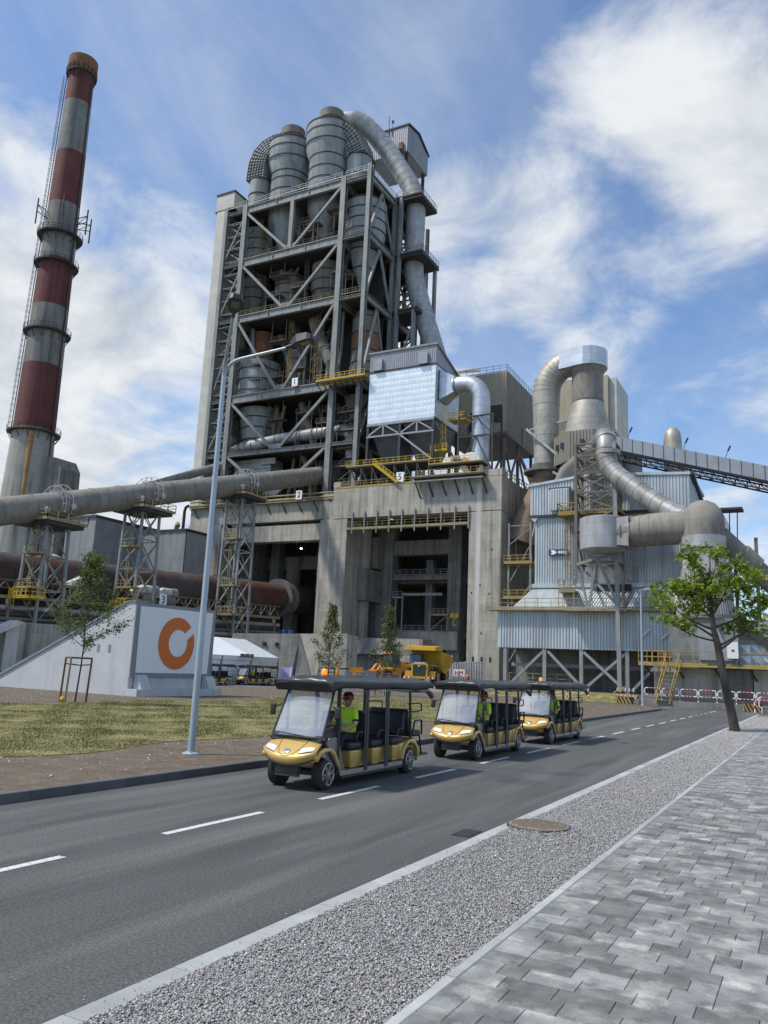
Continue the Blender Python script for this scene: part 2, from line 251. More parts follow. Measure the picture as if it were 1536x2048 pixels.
# ---------------------------------------------------------------- helpers
def V(*a): return Vector(a)
class MB:
    def __init__(s): s.v = []; s.f = []
    def add(s, vs, fs):
        b = len(s.v); s.v += [tuple(p) for p in vs]; s.f += [tuple(b+i for i in f) for f in fs]; return s
    def box(s, x0, x1, y0, y1, z0, z1):
        return s.add([(x0,y0,z0),(x1,y0,z0),(x1,y1,z0),(x0,y1,z0),(x0,y0,z1),(x1,y0,z1),(x1,y1,z1),(x0,y1,z1)],
                     [(0,3,2,1),(4,5,6,7),(0,1,5,4),(1,2,6,5),(2,3,7,6),(3,0,4,7)])
    def hexa(s, b, t):                              # bottom four, top four, counter-clockwise
        return s.add(list(b)+list(t), [(0,3,2,1),(4,5,6,7),(0,1,5,4),(1,2,6,5),(2,3,7,6),(3,0,4,7)])
    def beam(s, p, q, w, h=None):
        p = Vector(p); q = Vector(q); d = (q-p)
        if d.length < 1e-6: return s
        d.normalize(); h = h or w
        a = d.cross(V(0,0,1)) if abs(d.z) < .95 else d.cross(V(0,1,0))
        a.normalize(); b = d.cross(a); a *= w/2; b *= h/2
        return s.hexa([p-a-b, p+a-b, p+a+b, p-a+b], [q-a-b, q+a-b, q+a+b, q-a+b])
    def ibeam(s, p, q, w, h):                       # an I section, flanges top and bottom
        p = Vector(p); q = Vector(q); d = (q-p).normalized()
        a = d.cross(V(0,0,1)); a.normalize(); b = a.cross(d)
        t = h*.09
        for (c, ww, hh) in ((h/2-t/2, w, t), (-h/2+t/2, w, t), (0, w*.28, h-2*t)):
            aa = a*ww/2; bb = b*hh/2; o = b*c
            s.hexa([p+o-aa-bb, p+o+aa-bb, p+o+aa+bb, p+o-aa+bb], [q+o-aa-bb, q+o+aa-bb, q+o+aa+bb, q+o-aa+bb])
        return s
    def sweep(s, pts, r, n=14, cap=True):
        pts = [Vector(p) for p in pts]; k = len(pts); rs = r if isinstance(r, (list, tuple)) else [r]*k
        ref = None; rings = []
        for i in range(k):
            d = (pts[min(i+1,k-1)]-pts[max(i-1,0)]).normalized()
            if ref is None: ref = d.cross(V(0,0,1)) if abs(d.z) < .9 else d.cross(V(0,1,0))
            ref = (ref-d*ref.dot(d)).normalized(); b = d.cross(ref)
            rings.append([pts[i]+(ref*math.cos(2*math.pi*j/n)+b*math.sin(2*math.pi*j/n))*rs[i] for j in range(n)])
        vs = [p for rg in rings for p in rg]; fs = []
        for i in range(k-1):
            for j in range(n):
                j2 = (j+1) % n; fs.append((i*n+j, i*n+j2, (i+1)*n+j2, (i+1)*n+j))
        if cap: fs.append(tuple(reversed(range(n)))); fs.append(tuple((k-1)*n+j for j in range(n)))
        return s.add(vs, fs)
    def tube(s, p, q, r0, r1=None, n=12, cap=True): return s.sweep([p, q], [r0, r0 if r1 is None else r1], n, cap)
    def lathe(s, c, prof, n=32, cap=True):          # profile of (radius, z), vertical axis at c
        vs = []; fs = []; k = len(prof)
        for r, z in prof:
            vs += [(c[0]+r*math.cos(2*math.pi*j/n), c[1]+r*math.sin(2*math.pi*j/n), c[2]+z) for j in range(n)]
        for i in range(k-1):
            for j in range(n):
                j2 = (j+1) % n; fs.append((i*n+j, i*n+j2, (i+1)*n+j2, (i+1)*n+j))
        if cap: fs.append(tuple(reversed(range(n)))); fs.append(tuple((k-1)*n+j for j in range(n)))
        return s.add(vs, fs)
    def prism(s, poly, axis, a, b):                 # 2-D polygon pushed from a to b along an axis; poly holds the other two coordinates in order
        def p3(u, w, t): return {'x': (t,u,w), 'y': (u,t,w), 'z': (u,w,t)}[axis]
        n = len(poly); vs = [p3(u,w,a) for u,w in poly]+[p3(u,w,b) for u,w in poly]
        return s.add(vs, [tuple(reversed(range(n))), tuple(range(n,2*n))]+[(i,(i+1)%n,n+(i+1)%n,n+i) for i in range(n)])
    def corr(s, p, q, z0, z1, pitch=.5, dep=.09, z0b=None, z1b=None, flip=1):
        # trapezoidal sheet from plan point p to q; normal to the right of p->q
        p = Vector((p[0],p[1],0)); q = Vector((q[0],q[1],0)); d = q-p; ln = d.length; d.normalize(); nr = V(d.y,-d.x,0)*flip
        z0b = z0 if z0b is None else z0b; z1b = z1 if z1b is None else z1b
        k = max(1, round(ln/pitch)); st = ln/k; us = []
        for i in range(k):
            us += [((i+.0)*st, 0), ((i+.36)*st, 0), ((i+.46)*st, dep), ((i+.9)*st, dep)]
        us.append((ln, 0)); vs = []
        for u, o in us:
            t = u/ln; b = p+d*u+nr*o
            vs += [(b.x,b.y,z0+(z0b-z0)*t), (b.x,b.y,z1+(z1b-z1)*t)]
        return s.add(vs, [(2*i,2*i+2,2*i+3,2*i+1) for i in range(len(us)-1)])
    def rail(s, pts, h=1.1, post=1.6, t=.07, close=False):
        pts = [Vector(p) for p in pts]
        if close: pts.append(pts[0])
        for a, b in zip(pts, pts[1:]):
            k = max(1, round((b-a).length/post)); hz = V(0,0,h)
            for i in range(k+1): c = a.lerp(b, i/k); s.beam(c, c+hz, t)
            s.beam(a+hz, b+hz, t); s.beam(a+hz*.55, b+hz*.55, t*.8); s.beam(a+V(0,0,.1), b+V(0,0,.1), t*.5, .16)
        return s
    def ladder(s, p, top, side=V(1,0,0), w=.5, cage=None):
        p = Vector(p); q = Vector(top); e = side.normalized()*w/2
        s.beam(p-e, q-e, .07); s.beam(p+e, q+e, .07); n = int((q-p).length/.45)
        for i in range(n): c = p.lerp(q, (i+.5)/n); s.beam(c-e, c+e, .045)
        if cage is not None:
            m = int((q-p).length/1.3); f = Vector(cage)*.75; o = e*1.3
            for i in range(1, m+1):
                c = p.lerp(q, i/m); ring = [c-o, c-o+f*.7, c+f, c+o+f*.7, c+o]
                for a, b in zip(ring, ring[1:]): s.beam(a, b, .05)
            a0 = p.lerp(q, 1/m)
            for off in (-o+f*.7, f, o+f*.7): s.beam(a0+off, q+off, .045)
        return s
    def mesh(s, name, mat, smooth=False):
        me = bpy.data.meshes.new(name); me.from_pydata(s.v, [], s.f)
        if mat: me.materials.append(MATS[mat])
        bm = bmesh.new(); bm.from_mesh(me); bmesh.ops.recalc_face_normals(bm, faces=bm.faces); bm.to_mesh(me); bm.free()
        if smooth:
            me.polygons.foreach_set('use_smooth', [True]*len(me.polygons)); me.set_sharp_from_angle(angle=R(smooth if smooth is not True else 40))
        me.update(); return me
    def build(s, name, mat, parent=None, smooth=False):
        return link(name, s.mesh(name, mat, smooth), parent)
def link(name, me, parent=None):
    o = bpy.data.objects.new(name, me); COL.objects.link(o)
    if parent is not None:
        o.parent = parent; o.matrix_parent_inverse = Matrix.Translation(-parent.location)
    return o
def tag(o, label=None, cat=None, group=None, kind=None):
    if label: o['label'] = label
    if cat: o['category'] = cat
    if group: o['group'] = group
    if kind: o['kind'] = kind
    return o
def thing(name, label, cat, loc=(0,0,0), group=None):
    o = bpy.data.objects.new(name, None); COL.objects.link(o); o.location = loc; o.empty_display_size = .3
    return tag(o, label, cat, group)
def struct(name, mb, mat, smooth=False, parent=None):
    o = mb.build(name, mat, parent, smooth)
    if parent is None: o['kind'] = 'structure'
    return o
def copy_tree(o, parent=None):
    c = o.copy(); COL.objects.link(c); c.parent = parent
    for ch in list(o.children): copy_tree(ch, c)
    return c
def text_mesh(txt, size, depth=.02):
    cu = bpy.data.curves.new('text', 'FONT'); cu.body = txt; cu.size = size; cu.extrude = depth; cu.align_x = 'CENTER'; cu.align_y = 'CENTER'
    ob = bpy.data.objects.new('text', cu); COL.objects.link(ob); bpy.context.view_layer.update()
    me = bpy.data.meshes.new_from_object(ob.evaluated_get(bpy.context.evaluated_depsgraph_get()))
    bpy.data.objects.remove(ob); bpy.data.curves.remove(cu); return me
def arc(c, r, a0, a1, n, u, w):                     # points on an arc in the plane of unit vectors u, w
    c = Vector(c); u = Vector(u); w = Vector(w)
    return [c+u*(r*math.cos(a0+(a1-a0)*i/n))+w*(r*math.sin(a0+(a1-a0)*i/n)) for i in range(n+1)]
def seams(mb, pts, r, step, t=.04, n=16):
    # raised bands round a duct at even steps along its axis
    pts = [Vector(p) for p in pts]; acc = 0; nxt = step
    for a, b in zip(pts, pts[1:]):
        ln = (b-a).length; d = (b-a).normalized()
        while acc+ln >= nxt:
            c = a+d*(nxt-acc); mb.tube(c-d*.06, c+d*.06, r+t, n=n); nxt += step
        acc += ln
    return mb
# ---------------------------------------------------------------- ground, road, kerbs, paving
struct('ground', MB().box(-1500, 1500, -1500, 1500, -1.0, -.06), 'yard')
rd = MB()
rd.add([(-10.92,-14,0),(-4.32,-14,0),(-4.32,71,0),(-10.92,71,0)], [(0,1,2,3)])
rd.add([(-75,71,-.001),(-10.92,71,-.001),(-4.32,71,-.001),(12,71,-.001),(12,79.7,-.001),(-75,79.7,-.001)], [(0,1,2,3,4,5)])
road = struct('road', rd, 'asphalt')
dm = MB().add([(-.06,0,.004),(.06,0,.004),(.06,2.15,.004),(-.06,2.15,.004)], [(0,1,2,3)]).mesh('lane_dash', 'road_paint')
for i in range(-1, 14):
    o = link('lane_dash', dm, road); o.location = (-7.66, 8.47+3.81*i, 0)
    if i < 0: o.location.y = 4.7
for yy, ln in ((61.5,.9),(64.2,.9),(67.0,1.2),(70.3,4.6)):
    o = link('lane_dash', dm, road); o.location = (-7.66, yy, 0); o.scale.y = ln/2.15
# seams and worn patches in the asphalt are in the material; the drain grate is a thing
dg = thing('drain_grate', 'slotted iron drain grate in the asphalt beside the pale flush kerb', 'drain', (-4.5,11.25,0))
MB().box(-4.66,-4.37,10.98,11.52,-.02,.006).build('frame', 'machine_dark', dg)
for i in range(9): MB().box(-4.64,-4.39,11.0+i*.057,11.03+i*.057,.006,.018).build('bar', 'dark_steel', dg)

def kerb_run(name, x0, x1, y0, y1, z0, z1, mat, step=1.0, bev=.012):
    w = x1-x0; h = z1-z0; mb = MB(); g = .004
    prof = [(0,0),(w,0),(w,h-bev),(w-bev,h),(bev,h),(0,h-bev)]
    mb.prism(prof, 'y', g, step-g); me = mb.mesh('kerb_stone', mat)
    root = struct(name, MB().box(x0+.01, x1-.01, y0, y1, z0-.1, z1-.03), 'paver_joint')
    for i in range(int((y1-y0)/step)):
        o = link('kerb_stone', me, root); o.location = (x0+random.uniform(-.002,.002), y0+i*step, z0+random.uniform(-.0015,.0015))
    return root
kerb_run('kerb_flush', -4.32, -4.10, -6, 71, -.06, .022, 'kerb_stone')
kerb_run('kerb_raised', -11.08, -10.92, -8, 66, -.05, .15, 'kerb_shaded')
kerb_run('paving_edging', -2.56, -2.46, -6, 70, -.05, .034, 'kerb_stone')
# curved end of the raised kerb round the lawn corner
kc = MB(); pts = [(-11.0,66),(-11.1,68.2),(-11.6,70.4),(-12.6,72.8),(-14.4,75.0),(-17,76.6),(-21,77.6),(-28,78)]
for a, b in zip(pts, pts[1:]): kc.beam((a[0],a[1],.05), (b[0],b[1],.05), .16, .2)
struct('kerb_corner', kc, 'kerb_shaded')

# gravel strip
struct('gravel_bed', MB().box(-4.10, -2.56, -6, 70.5, -.05, .012), 'gravel_bed')
def stones(n, xs, ys, zs, rs, name, mat, label, flat=.7):
    rg = RNG; c = np.stack([xs, ys, zs], 1)
    base = np.array([[1,0,0],[-1,0,0],[0,1,0],[0,-1,0],[0,0,1],[0,0,-1]], float)
    v = base[None]*rs[:,None,None]*rg.uniform(.65,1.3,(n,6,1))*np.array([1,1,flat])
    v += rg.normal(0,.16,(n,6,3))*rs[:,None,None]
    a = rg.uniform(0,6.28,n); ca, sa = np.cos(a), np.sin(a)
    x = v[:,:,0]*ca[:,None]-v[:,:,1]*sa[:,None]; y = v[:,:,0]*sa[:,None]+v[:,:,1]*ca[:,None]
    # tilt
    t = rg.uniform(-.6,.6,n); ct, st = np.cos(t)[:,None], np.sin(t)[:,None]
    x, z = x*ct-v[:,:,2]*st, x*st+v[:,:,2]*ct
    v = np.stack([x,y,z],2)+c[:,None]
    f = np.array([[0,2,4],[2,1,4],[1,3,4],[3,0,4],[2,0,5],[1,2,5],[3,1,5],[0,3,5]])
    fs = (f[None]+(np.arange(n)*6)[:,None,None]).reshape(-1,3)
    return npmesh(name, v.reshape(-1,3), fs, mat, label)
def npmesh(name, v, fs, mat, label=None, kind='stuff', parent=None):
    me = bpy.data.meshes.new(name); k = fs.shape[1]
    me.vertices.add(len(v)); me.vertices.foreach_set('co', v.astype(np.float32).ravel())
    me.loops.add(fs.size); me.loops.foreach_set('vertex_index', fs.astype(np.int32).ravel())
    me.polygons.add(len(fs)); me.polygons.foreach_set('loop_start', np.arange(0, fs.size, k, dtype=np.int32))
    me.update(calc_edges=True); me.validate(); me.materials.append(MATS[mat])
    o = link(name, me, parent)
    if kind: o['kind'] = kind
    if label: o['label'] = label
    return o
n = 185000
ys = 3.2*np.exp(RNG.uniform(0, math.log(66/3.2), n));
xs = RNG.uniform(-4.125, -2.54, n); rs = RNG.uniform(.0055,.0125,n)*(1+np.clip((ys-10)/35,0,1.0))
big = RNG.random(n) < .03; rs[big] *= 1.7
keep = ((xs+3.79)**2+(ys-12.3)**2) > .40**2
mound = .035*np.exp(-(((xs+3.8)**2+(ys-12.2)**2)/.5))
zs = .012+rs*.45+mound+RNG.uniform(0,.012,n)
es = 900; ex_ = np.where(RNG.random(es) < .5, -4.10-RNG.random(es)**2*.35, -2.56+RNG.random(es)**2*.55); ey_ = 3.5*np.exp(RNG.uniform(0, math.log(40/3.5), es)); er_ = RNG.uniform(.003,.009,es)
stones(es, ex_, ey_, np.where(ex_ < -4.32, .004, .030)+er_*.3, er_, 'spilled_grit', 'gravel', 'stray grit scattered over the kerb and the paving edge')
stones(int(keep.sum()), xs[keep], ys[keep], zs[keep], rs[keep], 'gravel', 'gravel', 'loose grey crushed stone filling the strip between road kerb and paving')
mh = thing('manhole_cover', 'round rusty-brown manhole cover tilted on the gravel strip by the kerb', 'manhole cover', (-3.79,12.3,.05))
cvr = MB().lathe((-3.79,12.3,.03), [(.45,0),(.45,.035),(.43,.042),(.0001,.042)], 40).build('cover', 'iron_cover', mh); MB().lathe((-3.79,12.3,.03), [(.445,-.02),(.475,-.02),(.475,.03),(.445,.03)], 40, False).build('rim', 'machine_dark', mh)
for i in range(-4, 5):
    hw = math.sqrt(.40**2-(i*.085)**2)
    MB().box(-3.79-hw,-3.79+hw,12.3+i*.085-.012,12.3+i*.085+.012,.072,.082).build('rib', 'iron_cover', cvr)

# paving slabs: rows across the walk
paving = struct('paving', MB().box(-2.455, 6, -6, 70, -.05, .0205), 'paver_joint')
slabs = []
for r in range(-24, 276):
    y = r*.25; x = -2.456
    first = random.choice((.2,.3,.4)); ln = first
    while x < 5.6:
        slabs.append((x, y, ln)); x += ln; ln = random.choice((.4,.4,.4,.4,.3,.2))
def in_view(s):
    p = Vector((s[0]+s[2]/2, s[1]+.125, .03-2.25)); z = p.dot(cf)
    if z < .5: return False
    return abs(p.dot(cr)/z) < .50 and abs(p.dot(cu2)/z) < .66
near = sorted([s for s in slabs if in_view(s)], key=lambda s: s[0]**2+s[1]**2)[:300]; nset = set(near)
def slab_mb(mb, x, y, ln, dz=0.0, g=.0022, b=.004, h=.014):
    z0 = .0215; z1 = z0+h+dz; a, c, d, e = x+g, x+ln-g, y+g, y+.25-g
    return mb.add([(a,d,z0),(c,d,z0),(c,e,z0),(a,e,z0),(a,d,z1-b),(c,d,z1-b),(c,e,z1-b),(a,e,z1-b),(a+b,d+b,z1),(c-b,d+b,z1),(c-b,e-b,z1),(a+b,e-b,z1)],
                  [(0,1,5,4),(1,2,6,5),(2,3,7,6),(3,0,4,7),(4,5,9,8),(5,6,10,9),(6,7,11,10),(7,4,8,11),(8,9,10,11)])
sm = {ln: slab_mb(MB(), 0, 0, ln).mesh('paving_slab', 'paver') for ln in (.2,.3,.4)}
for s in near:
    o = link('paving_slab', sm[s[2]], paving); o.location = (s[0], s[1], random.uniform(-.0012,.0012))
mb = MB()
for s in slabs:
    if s not in nset: slab_mb(mb, *s, dz=random.uniform(-.001,.001))
o = link('paving_slabs', mb.mesh('paving_slabs', 'paver'), paving); o['kind'] = 'stuff'

# soil bed and lawn
soil_poly = [(-11.08,-8),(-11.08,66),(-11.15,68.2),(-11.65,70.4),(-12.65,72.8),(-14.45,75.0),(-17,76.55),(-21,77.55),(-28,78),(-45,78),(-46,60),(-46.5,48),(-62,48),(-62,-8)]
struct('soil', MB().prism(soil_poly, 'z', -.05, .12), 'soil')
lawn_edge = [(-14.6,-6)]
for i in range(1, 66): lawn_edge.append((-14.55-.25*math.sin(i*.9)-random.uniform(0,.45)-(.02*max(0,i-40))**1*.5, -6+i*1.0))
far = []
for i in range(66):
    y = 59-i*1.0; x = -29.2-.9*math.sin(i*.5)-random.uniform(0,.7)-max(0,(32-y))*.16
    far.append((x if y < 50 else x+(y-50)*1.1, y))
lawn_poly = lawn_edge+far
def inside(xs, ys, poly):
    c = np.zeros(len(xs), bool); n = len(poly)
    for i in range(n):
        x1, y1 = poly[i]; x2, y2 = poly[i-1]
        k = ((y1 > ys) != (y2 > ys)) & (xs < (x2-x1)*(ys-y1)/(y2-y1+1e-9)+x1); c ^= k
    return c
lw = struct('lawn', MB().prism(lawn_poly, 'z', .10, .135), 'lawn')
n = 260000
gx = RNG.uniform(-36,-14,n); gy = 8*np.exp(RNG.uniform(0, math.log(60/8), n)); k = inside(gx, gy, lawn_poly)
gx2 = -11.4-np.abs(RNG.normal(0,1,26000))*0-RNG.random(26000)**.6*4.2; gy2 = RNG.uniform(7,60,26000)
pt = (np.sin(gx2*2.1+gy2*.7)+np.sin(gy2*1.3)+np.sin(gx2*5.1-gy2*2.3)*.8)*.5+RNG.normal(0,.35,26000) > 1.15+(gx2+14.6)*.35
gx = np.concatenate([gx[k], gx2[pt]]); gy = np.concatenate([gy[k], gy2[pt]]); n = len(gx)
fld = np.sin(gx*1.7+np.sin(gy*.9)*2)+np.sin(gy*1.3+np.sin(gx*1.1)*2)+np.sin((gx+gy)*3.1)*.6; h = RNG.uniform(.015,.05,n)*(1+.45*np.clip(fld,-1.2,1.6)); a = RNG.uniform(0,6.28,n); w = RNG.uniform(.006,.014,n)*(1+gy/30); lx = RNG.normal(0,.03,n); ly = RNG.normal(0,.03,n)
v = np.zeros((n,3,3)); v[:,0] = np.stack([gx-w*np.cos(a), gy-w*np.sin(a), np.full(n,.12)],1); v[:,1] = np.stack([gx+w*np.cos(a), gy+w*np.sin(a), np.full(n,.12)],1)
v[:,2] = np.stack([gx+lx, gy+ly, .135+h],1)
npmesh('grass', v.reshape(-1,3), np.arange(n*3).reshape(-1,3), 'grass_blade', 'short dry yellow-green grass covering the lawn behind the kerb')
n = 9000
px = RNG.uniform(-46,-11.1,n); py = RNG.uniform(6,70,n); k = ~inside(px, py, lawn_poly) & ~((px < -34) & (px > -47) & (py > 34) & (py < 42))
stones(int(k.sum()), px[k], py[k], np.full(int(k.sum()),.125), RNG.uniform(.012,.04,int(k.sum())), 'pebbles', 'gravel', 'pebbles and clods lying on the bare brown soil')
# ---------------------------------------------------------------- chimney
CX, CY = -142.6, 107.0
def chim_r(z): return 6.0-1.8*min(z/47,1)-max(0,z-47)*(4.2-2.87)/79
ch = thing('chimney', 'very tall tapering red and white banded chimney stack at the far left', 'chimney', (CX,CY,0))
bands = [(0,48.1,'chimney_concrete'),(48.1,62.3,'chimney_red'),(62.3,75.7,'chimney_white'),(75.7,86.7,'chimney_red'),(86.7,100.0,'chimney_white'),(100.0,112.9,'chimney_red'),(112.9,125.7,'chimney_white'),(125.7,134.5,'chimney_red')]
for z0, z1, m in bands: MB().lathe((CX,CY,0), [(chim_r(z0),z0),(chim_r((z0+z1)/2),(z0+z1)/2),(chim_r(z1),z1)], 40).build('shaft_band', m, ch, True)
MB().lathe((CX,CY,0), [(2.75,133),(3.25,133.8),(3.25,137.2),(3.0,137.3),(3.0,134.5)], 36).build('rim', 'rust', ch, True)
d0 = Vector((-CX,-CY,0)).normalized(); side = V(d0.y,-d0.x,0)
for z, w in ((47.4,1.1),(69.7,1.0),(85.6,1.05),(92.4,1.3),(133.2,.6)):
    r = chim_r(z); pl = MB().lathe((CX,CY,0), [(r,z-.08),(r+w,z-.08),(r+w,z+.06),(r,z+.06)], 28, False).build('gallery', 'dark_steel', ch)
    rl = MB(); rl.rail([(CX+(r+w)*math.cos(2*math.pi*i/20), CY+(r+w)*math.sin(2*math.pi*i/20), z+.1) for i in range(20)], 1.15, 3, .06, True)
    for i in range(14):
        an = 2*math.pi*i/14; u = V(math.cos(an), math.sin(an), 0); rl.beam(V(CX,CY,z-.2)+u*(r+w*.9), V(CX,CY,z-1.8)+u*r, .12)
    rl.build('gallery_rail', 'dark_steel', pl)
c = V(CX,CY,0); e = d0*-.1+side*1.0; e.normalize()
lad = MB().ladder(c+e*(chim_r(50)+.3)+V(0,0,48), c+e*(chim_r(131)+.3)+V(0,0,132), e.cross(V(0,0,1)), .8, e)
lad.build('caged_ladder', 'dark_steel', ch)
for k, (an, z) in enumerate(((0.3,97),(2.0,97),(4.6,97),(5.6,98),(3.1,98.5),(1.1,97.5))):
    u = V(math.cos(an), math.sin(an), 0); b = c+u*(chim_r(z)+.1); ant = MB()
    ant.beam(b+V(0,0,z), b+u*2.6+V(0,0,z+.5), .14); ant.beam(b+V(0,0,z-1.6), b+u*2.6+V(0,0,z-1), .14); ant.beam(b+u*2.6+V(0,0,z-4), b+u*2.6+V(0,0,z+2), .22); ant.beam(b+V(0,0,z-1.6), b+u*2.6+V(0,0,z+.5), .1)
    ant.build('antenna_mast', 'dark_steel', ch)
pf = d0*1.0+side*.12; pf.normalize(); st = MB()
st.sweep([c+pf*(chim_r(z)+.03)+side*(.02*(z-30)*0)+V(0,0,z) for z in (30,36,42,47)], [.28,.36,.5,.62], 8); st.build('rust_streak', 'chimney_rust_streak', ch, True)
cond = MB(); u = (d0*.62-side*.78).normalized()
cond.sweep([c+u*(chim_r(z)+.12)+V(0,0,z) for z in (5,47,80,110,131)], .16, 6); cond.build('conduit', 'dark_steel', ch)
# concrete stair tower against the chimney
fl = thing('flue_block', 'tall grey concrete flue block with a chamfered top leaning on the chimney', 'flue', (-137,110,0))
MB().prism([(-138.5,0),(-132.0,0),(-133.6,39.5),(-135.2,41.8),(-138.5,42.6)], 'y', 107.5, 112.5).build('block', 'concrete_grey', fl)

# ---------------------------------------------------------------- grey process building and silo behind the kiln
bb = thing('process_building', 'blue-grey clad flat-roofed building behind the support trestles on the left', 'building', (-118,116,0))
mb = MB(); mb.corr((-131,108.5), (-122.8,108.5), 4, 29, 2.4, .03); mb.corr((-122.8,108.5), (-122.8,119), 4, 29, 2.4, .03, z1b=28.6); mb.corr((-122.8,119),(-109,119),4,27.6,2.4,.03)
mb.build('cladding', 'shed_grey', bb)
MB().box(-131,-123,109,125,3.5,28.9).build('core', 'cladding_grey', bb); MB().box(-123.5,-109,119.3,126,3.5,27.4).build('annex', 'cladding_grey', bb)
MB().box(-131.3,-122.6,108.2,125.2,28.9,29.4).build('roof_edge', 'dark_steel', bb); MB().box(-123.2,-108.7,118.7,126.2,27.5,27.9).build('roof_edge', 'dark_steel', bb)
MB().box(-125.2,-124,108.3,108.6,19,20.6).build('window', 'glass_dark', bb)
so = thing('storage_silo', 'round pale concrete silo standing between the chimney and grey building', 'silo', (-128,103,0))
MB().lathe((-130,103.5,0), [(4.0,0),(4.0,19),(3.4,20.6),(1.2,21.4)], 32).build('shell', 'concrete', so, True); MB().lathe((-130,103.5,0), [(4.05,11),(4.12,11.1),(4.12,11.5),(4.05,11.6)], 32, False).build('band', 'concrete_grey', so)
s2 = thing('small_silo', 'small pale silo with a curved vent on top left of the concrete block', 'silo', (-121,134,0))
MB().lathe((-124.0,132.5,0), [(2.6,0),(2.6,27),(1.6,29.4),(.5,29.8)], 24).build('shell', 'concrete_pale', s2, True)
MB().sweep([(-123.4,131.5,29.5),(-123.2,131.3,31),(-122.4,130.7,31.6),(-121.9,130.3,31.0)], .5, 10).build('vent', 'dull_yellow', s2, True)

# ---------------------------------------------------------------- rotary kiln
KX = -99.0
def kz(y): return 12.3+(y-60)*.046
kl = thing('rotary_kiln', 'long rusty rotary kiln shell sloping into the concrete block under the tower', 'kiln', (KX,98,0))
MB().tube((KX,30,kz(30)), (KX,160,kz(160)), 3.0, n=48).build('shell', 'kiln_shell', kl, True)
for y, w, r in ((62,1.2,3.35),(88,1.3,3.35),(118,1.3,3.35)):
    MB().tube((KX,y-w/2,kz(y)), (KX,y+w/2,kz(y)), r, n=48).build('riding_ring', 'kiln_shell', kl, 50)
gg = MB().tube((KX,137.0,kz(137)), (KX,138.0,kz(138)), 4.05, n=56).build('girth_gear', 'brown_steel', kl, 50)
MB().tube((KX,138.6,kz(138)), (KX,140.2,kz(140)), 3.7, n=48).build('seal_ring', 'duct_dusty', kl, 50)
for y in range(66,136,6): MB().tube((KX,y,kz(y)), (KX,y+.18,kz(y)), 3.06, n=40).build('weld_band', 'kiln_shell', kl, 50)
for k, (y, lab) in enumerate(((84,'cooling fan with round grey outlet on the kiln walkway behind the sapling'),(96,'cooling fan with round outlet on the kiln walkway above the number 3 board'),(100.5,'cooling fan against the dark kiln shell right of the number 3 board'))):
    fn = thing('shell_fan', lab, 'fan', (-94.6,y,11.6), 'fans cooling the kiln shell')
    MB().tube((-94.6,y-1.7,13.1), (-94.6,y+.2,13.1), .75, n=20).build('housing', 'concrete_pale', fn, 50)
    MB().tube((-94.6,y+.2,13.1), (-94.6,y+1.5,13.1), .85, .85, n=20, cap=False).build('outlet', 'pipe_grey', fn, 50)
    MB().tube((-94.6,y+.25,13.1), (-94.6,y+.3,13.1), .83, n=20).build('rotor_plate', 'machine_dark', fn)
    MB().hexa([(-95.6,y-4,11.8),(-93.8,y-4,11.8),(-93.8,y-1.7,12.3),(-95.6,y-1.7,12.3)], [(-95.3,y-4,12.6),(-94.1,y-4,12.6),(-93.9,y-1.7,13.7),(-95.4,y-1.7,13.7)]).build('intake', 'concrete_pale', fn)
    MB().box(-95.4,-93.8,y-2,y+1,11.2,12.4).build('skid', 'pipe_grey', fn)
# kiln walkway: truss parapet, deck, pipes under it
kw = thing('kiln_walkway', 'long grey lattice-sided walkway running beside the rotary kiln', 'walkway', (-93,95,0))
def wz(y): return 9.3+(y-60)*.03
mb = MB(); y = 34
while y < 130:
    a, b = wz(y), wz(y+3)
    mb.beam((-93,y,a), (-93,y,a+2.0), .14); mb.beam((-93,y,a), (-93,y+1.5,a+1.9), .12); mb.beam((-93,y+1.5,a+1.9), (-93,y+3,b), .12); y += 3
mb.beam((-93,34,wz(34)+2), (-93,130,wz(130)+2), .18); mb.beam((-93,34,wz(34)+1.0), (-93,130,wz(130)+1.0), .1)
mb.build('lattice_side', 'brown_steel', kw)
MB().beam((-93.6,34,wz(34)-.2), (-93.6,130,wz(130)-.2), 1.7, .45).build('deck', 'dull_yellow', kw)
MB().beam((-94,34,wz(34)-.9), (-94,130,wz(130)-.9), .4, .9).build('girder', 'dark_steel', kw)
for i, (x, dz, r, m) in enumerate(((-91.5,-1.7,.36,'duct_grey'),(-91.3,-2.5,.28,'dark_steel'),(-91.1,-3.1,.24,'brown_steel'),(-90.9,-3.8,.32,'pipe_grey'))):
    MB().tube((x,34,wz(34)+dz), (x,128,wz(128)+dz), r, n=10).build('pipe', m, kw, True)
for yy in (46,58,68,76,86,96,106,116,126):
    m_ = MB(); m_.beam((-91.2,yy,1.0), (-91.2,yy,wz(yy)-.6), .45); m_.beam((-94,yy,1.0), (-94,yy,wz(yy)-.6), .45); m_.beam((-91.2,yy,3), (-94,yy,wz(yy)-1), .2); m_.beam((-90.4,yy,wz(yy)-4.4), (-94.4,yy,wz(yy)-4.4), .3)
    m_.beam((-91.2,yy,2), (-91.2,yy+4,wz(yy)-3), .16)
    m_.build('trestle', 'brown_steel', kw)
kp = thing('kiln_piers', 'row of heavy concrete piers carrying the rotary kiln', 'pier', (KX,88,0))
for yy in (62,88,118): MB().hexa([(-104,yy-3.2,0),(-94.8,yy-3.2,0),(-94.8,yy+3.2,0),(-104,yy+3.2,0)], [(-103,yy-2.2,kz(yy)-3.5),(-95.4,yy-2.2,kz(yy)-3.5),(-95.4,yy+2.2,kz(yy)-3.5),(-103,yy+2.2,kz(yy)-3.5)]).build('pier', 'concrete', kp)
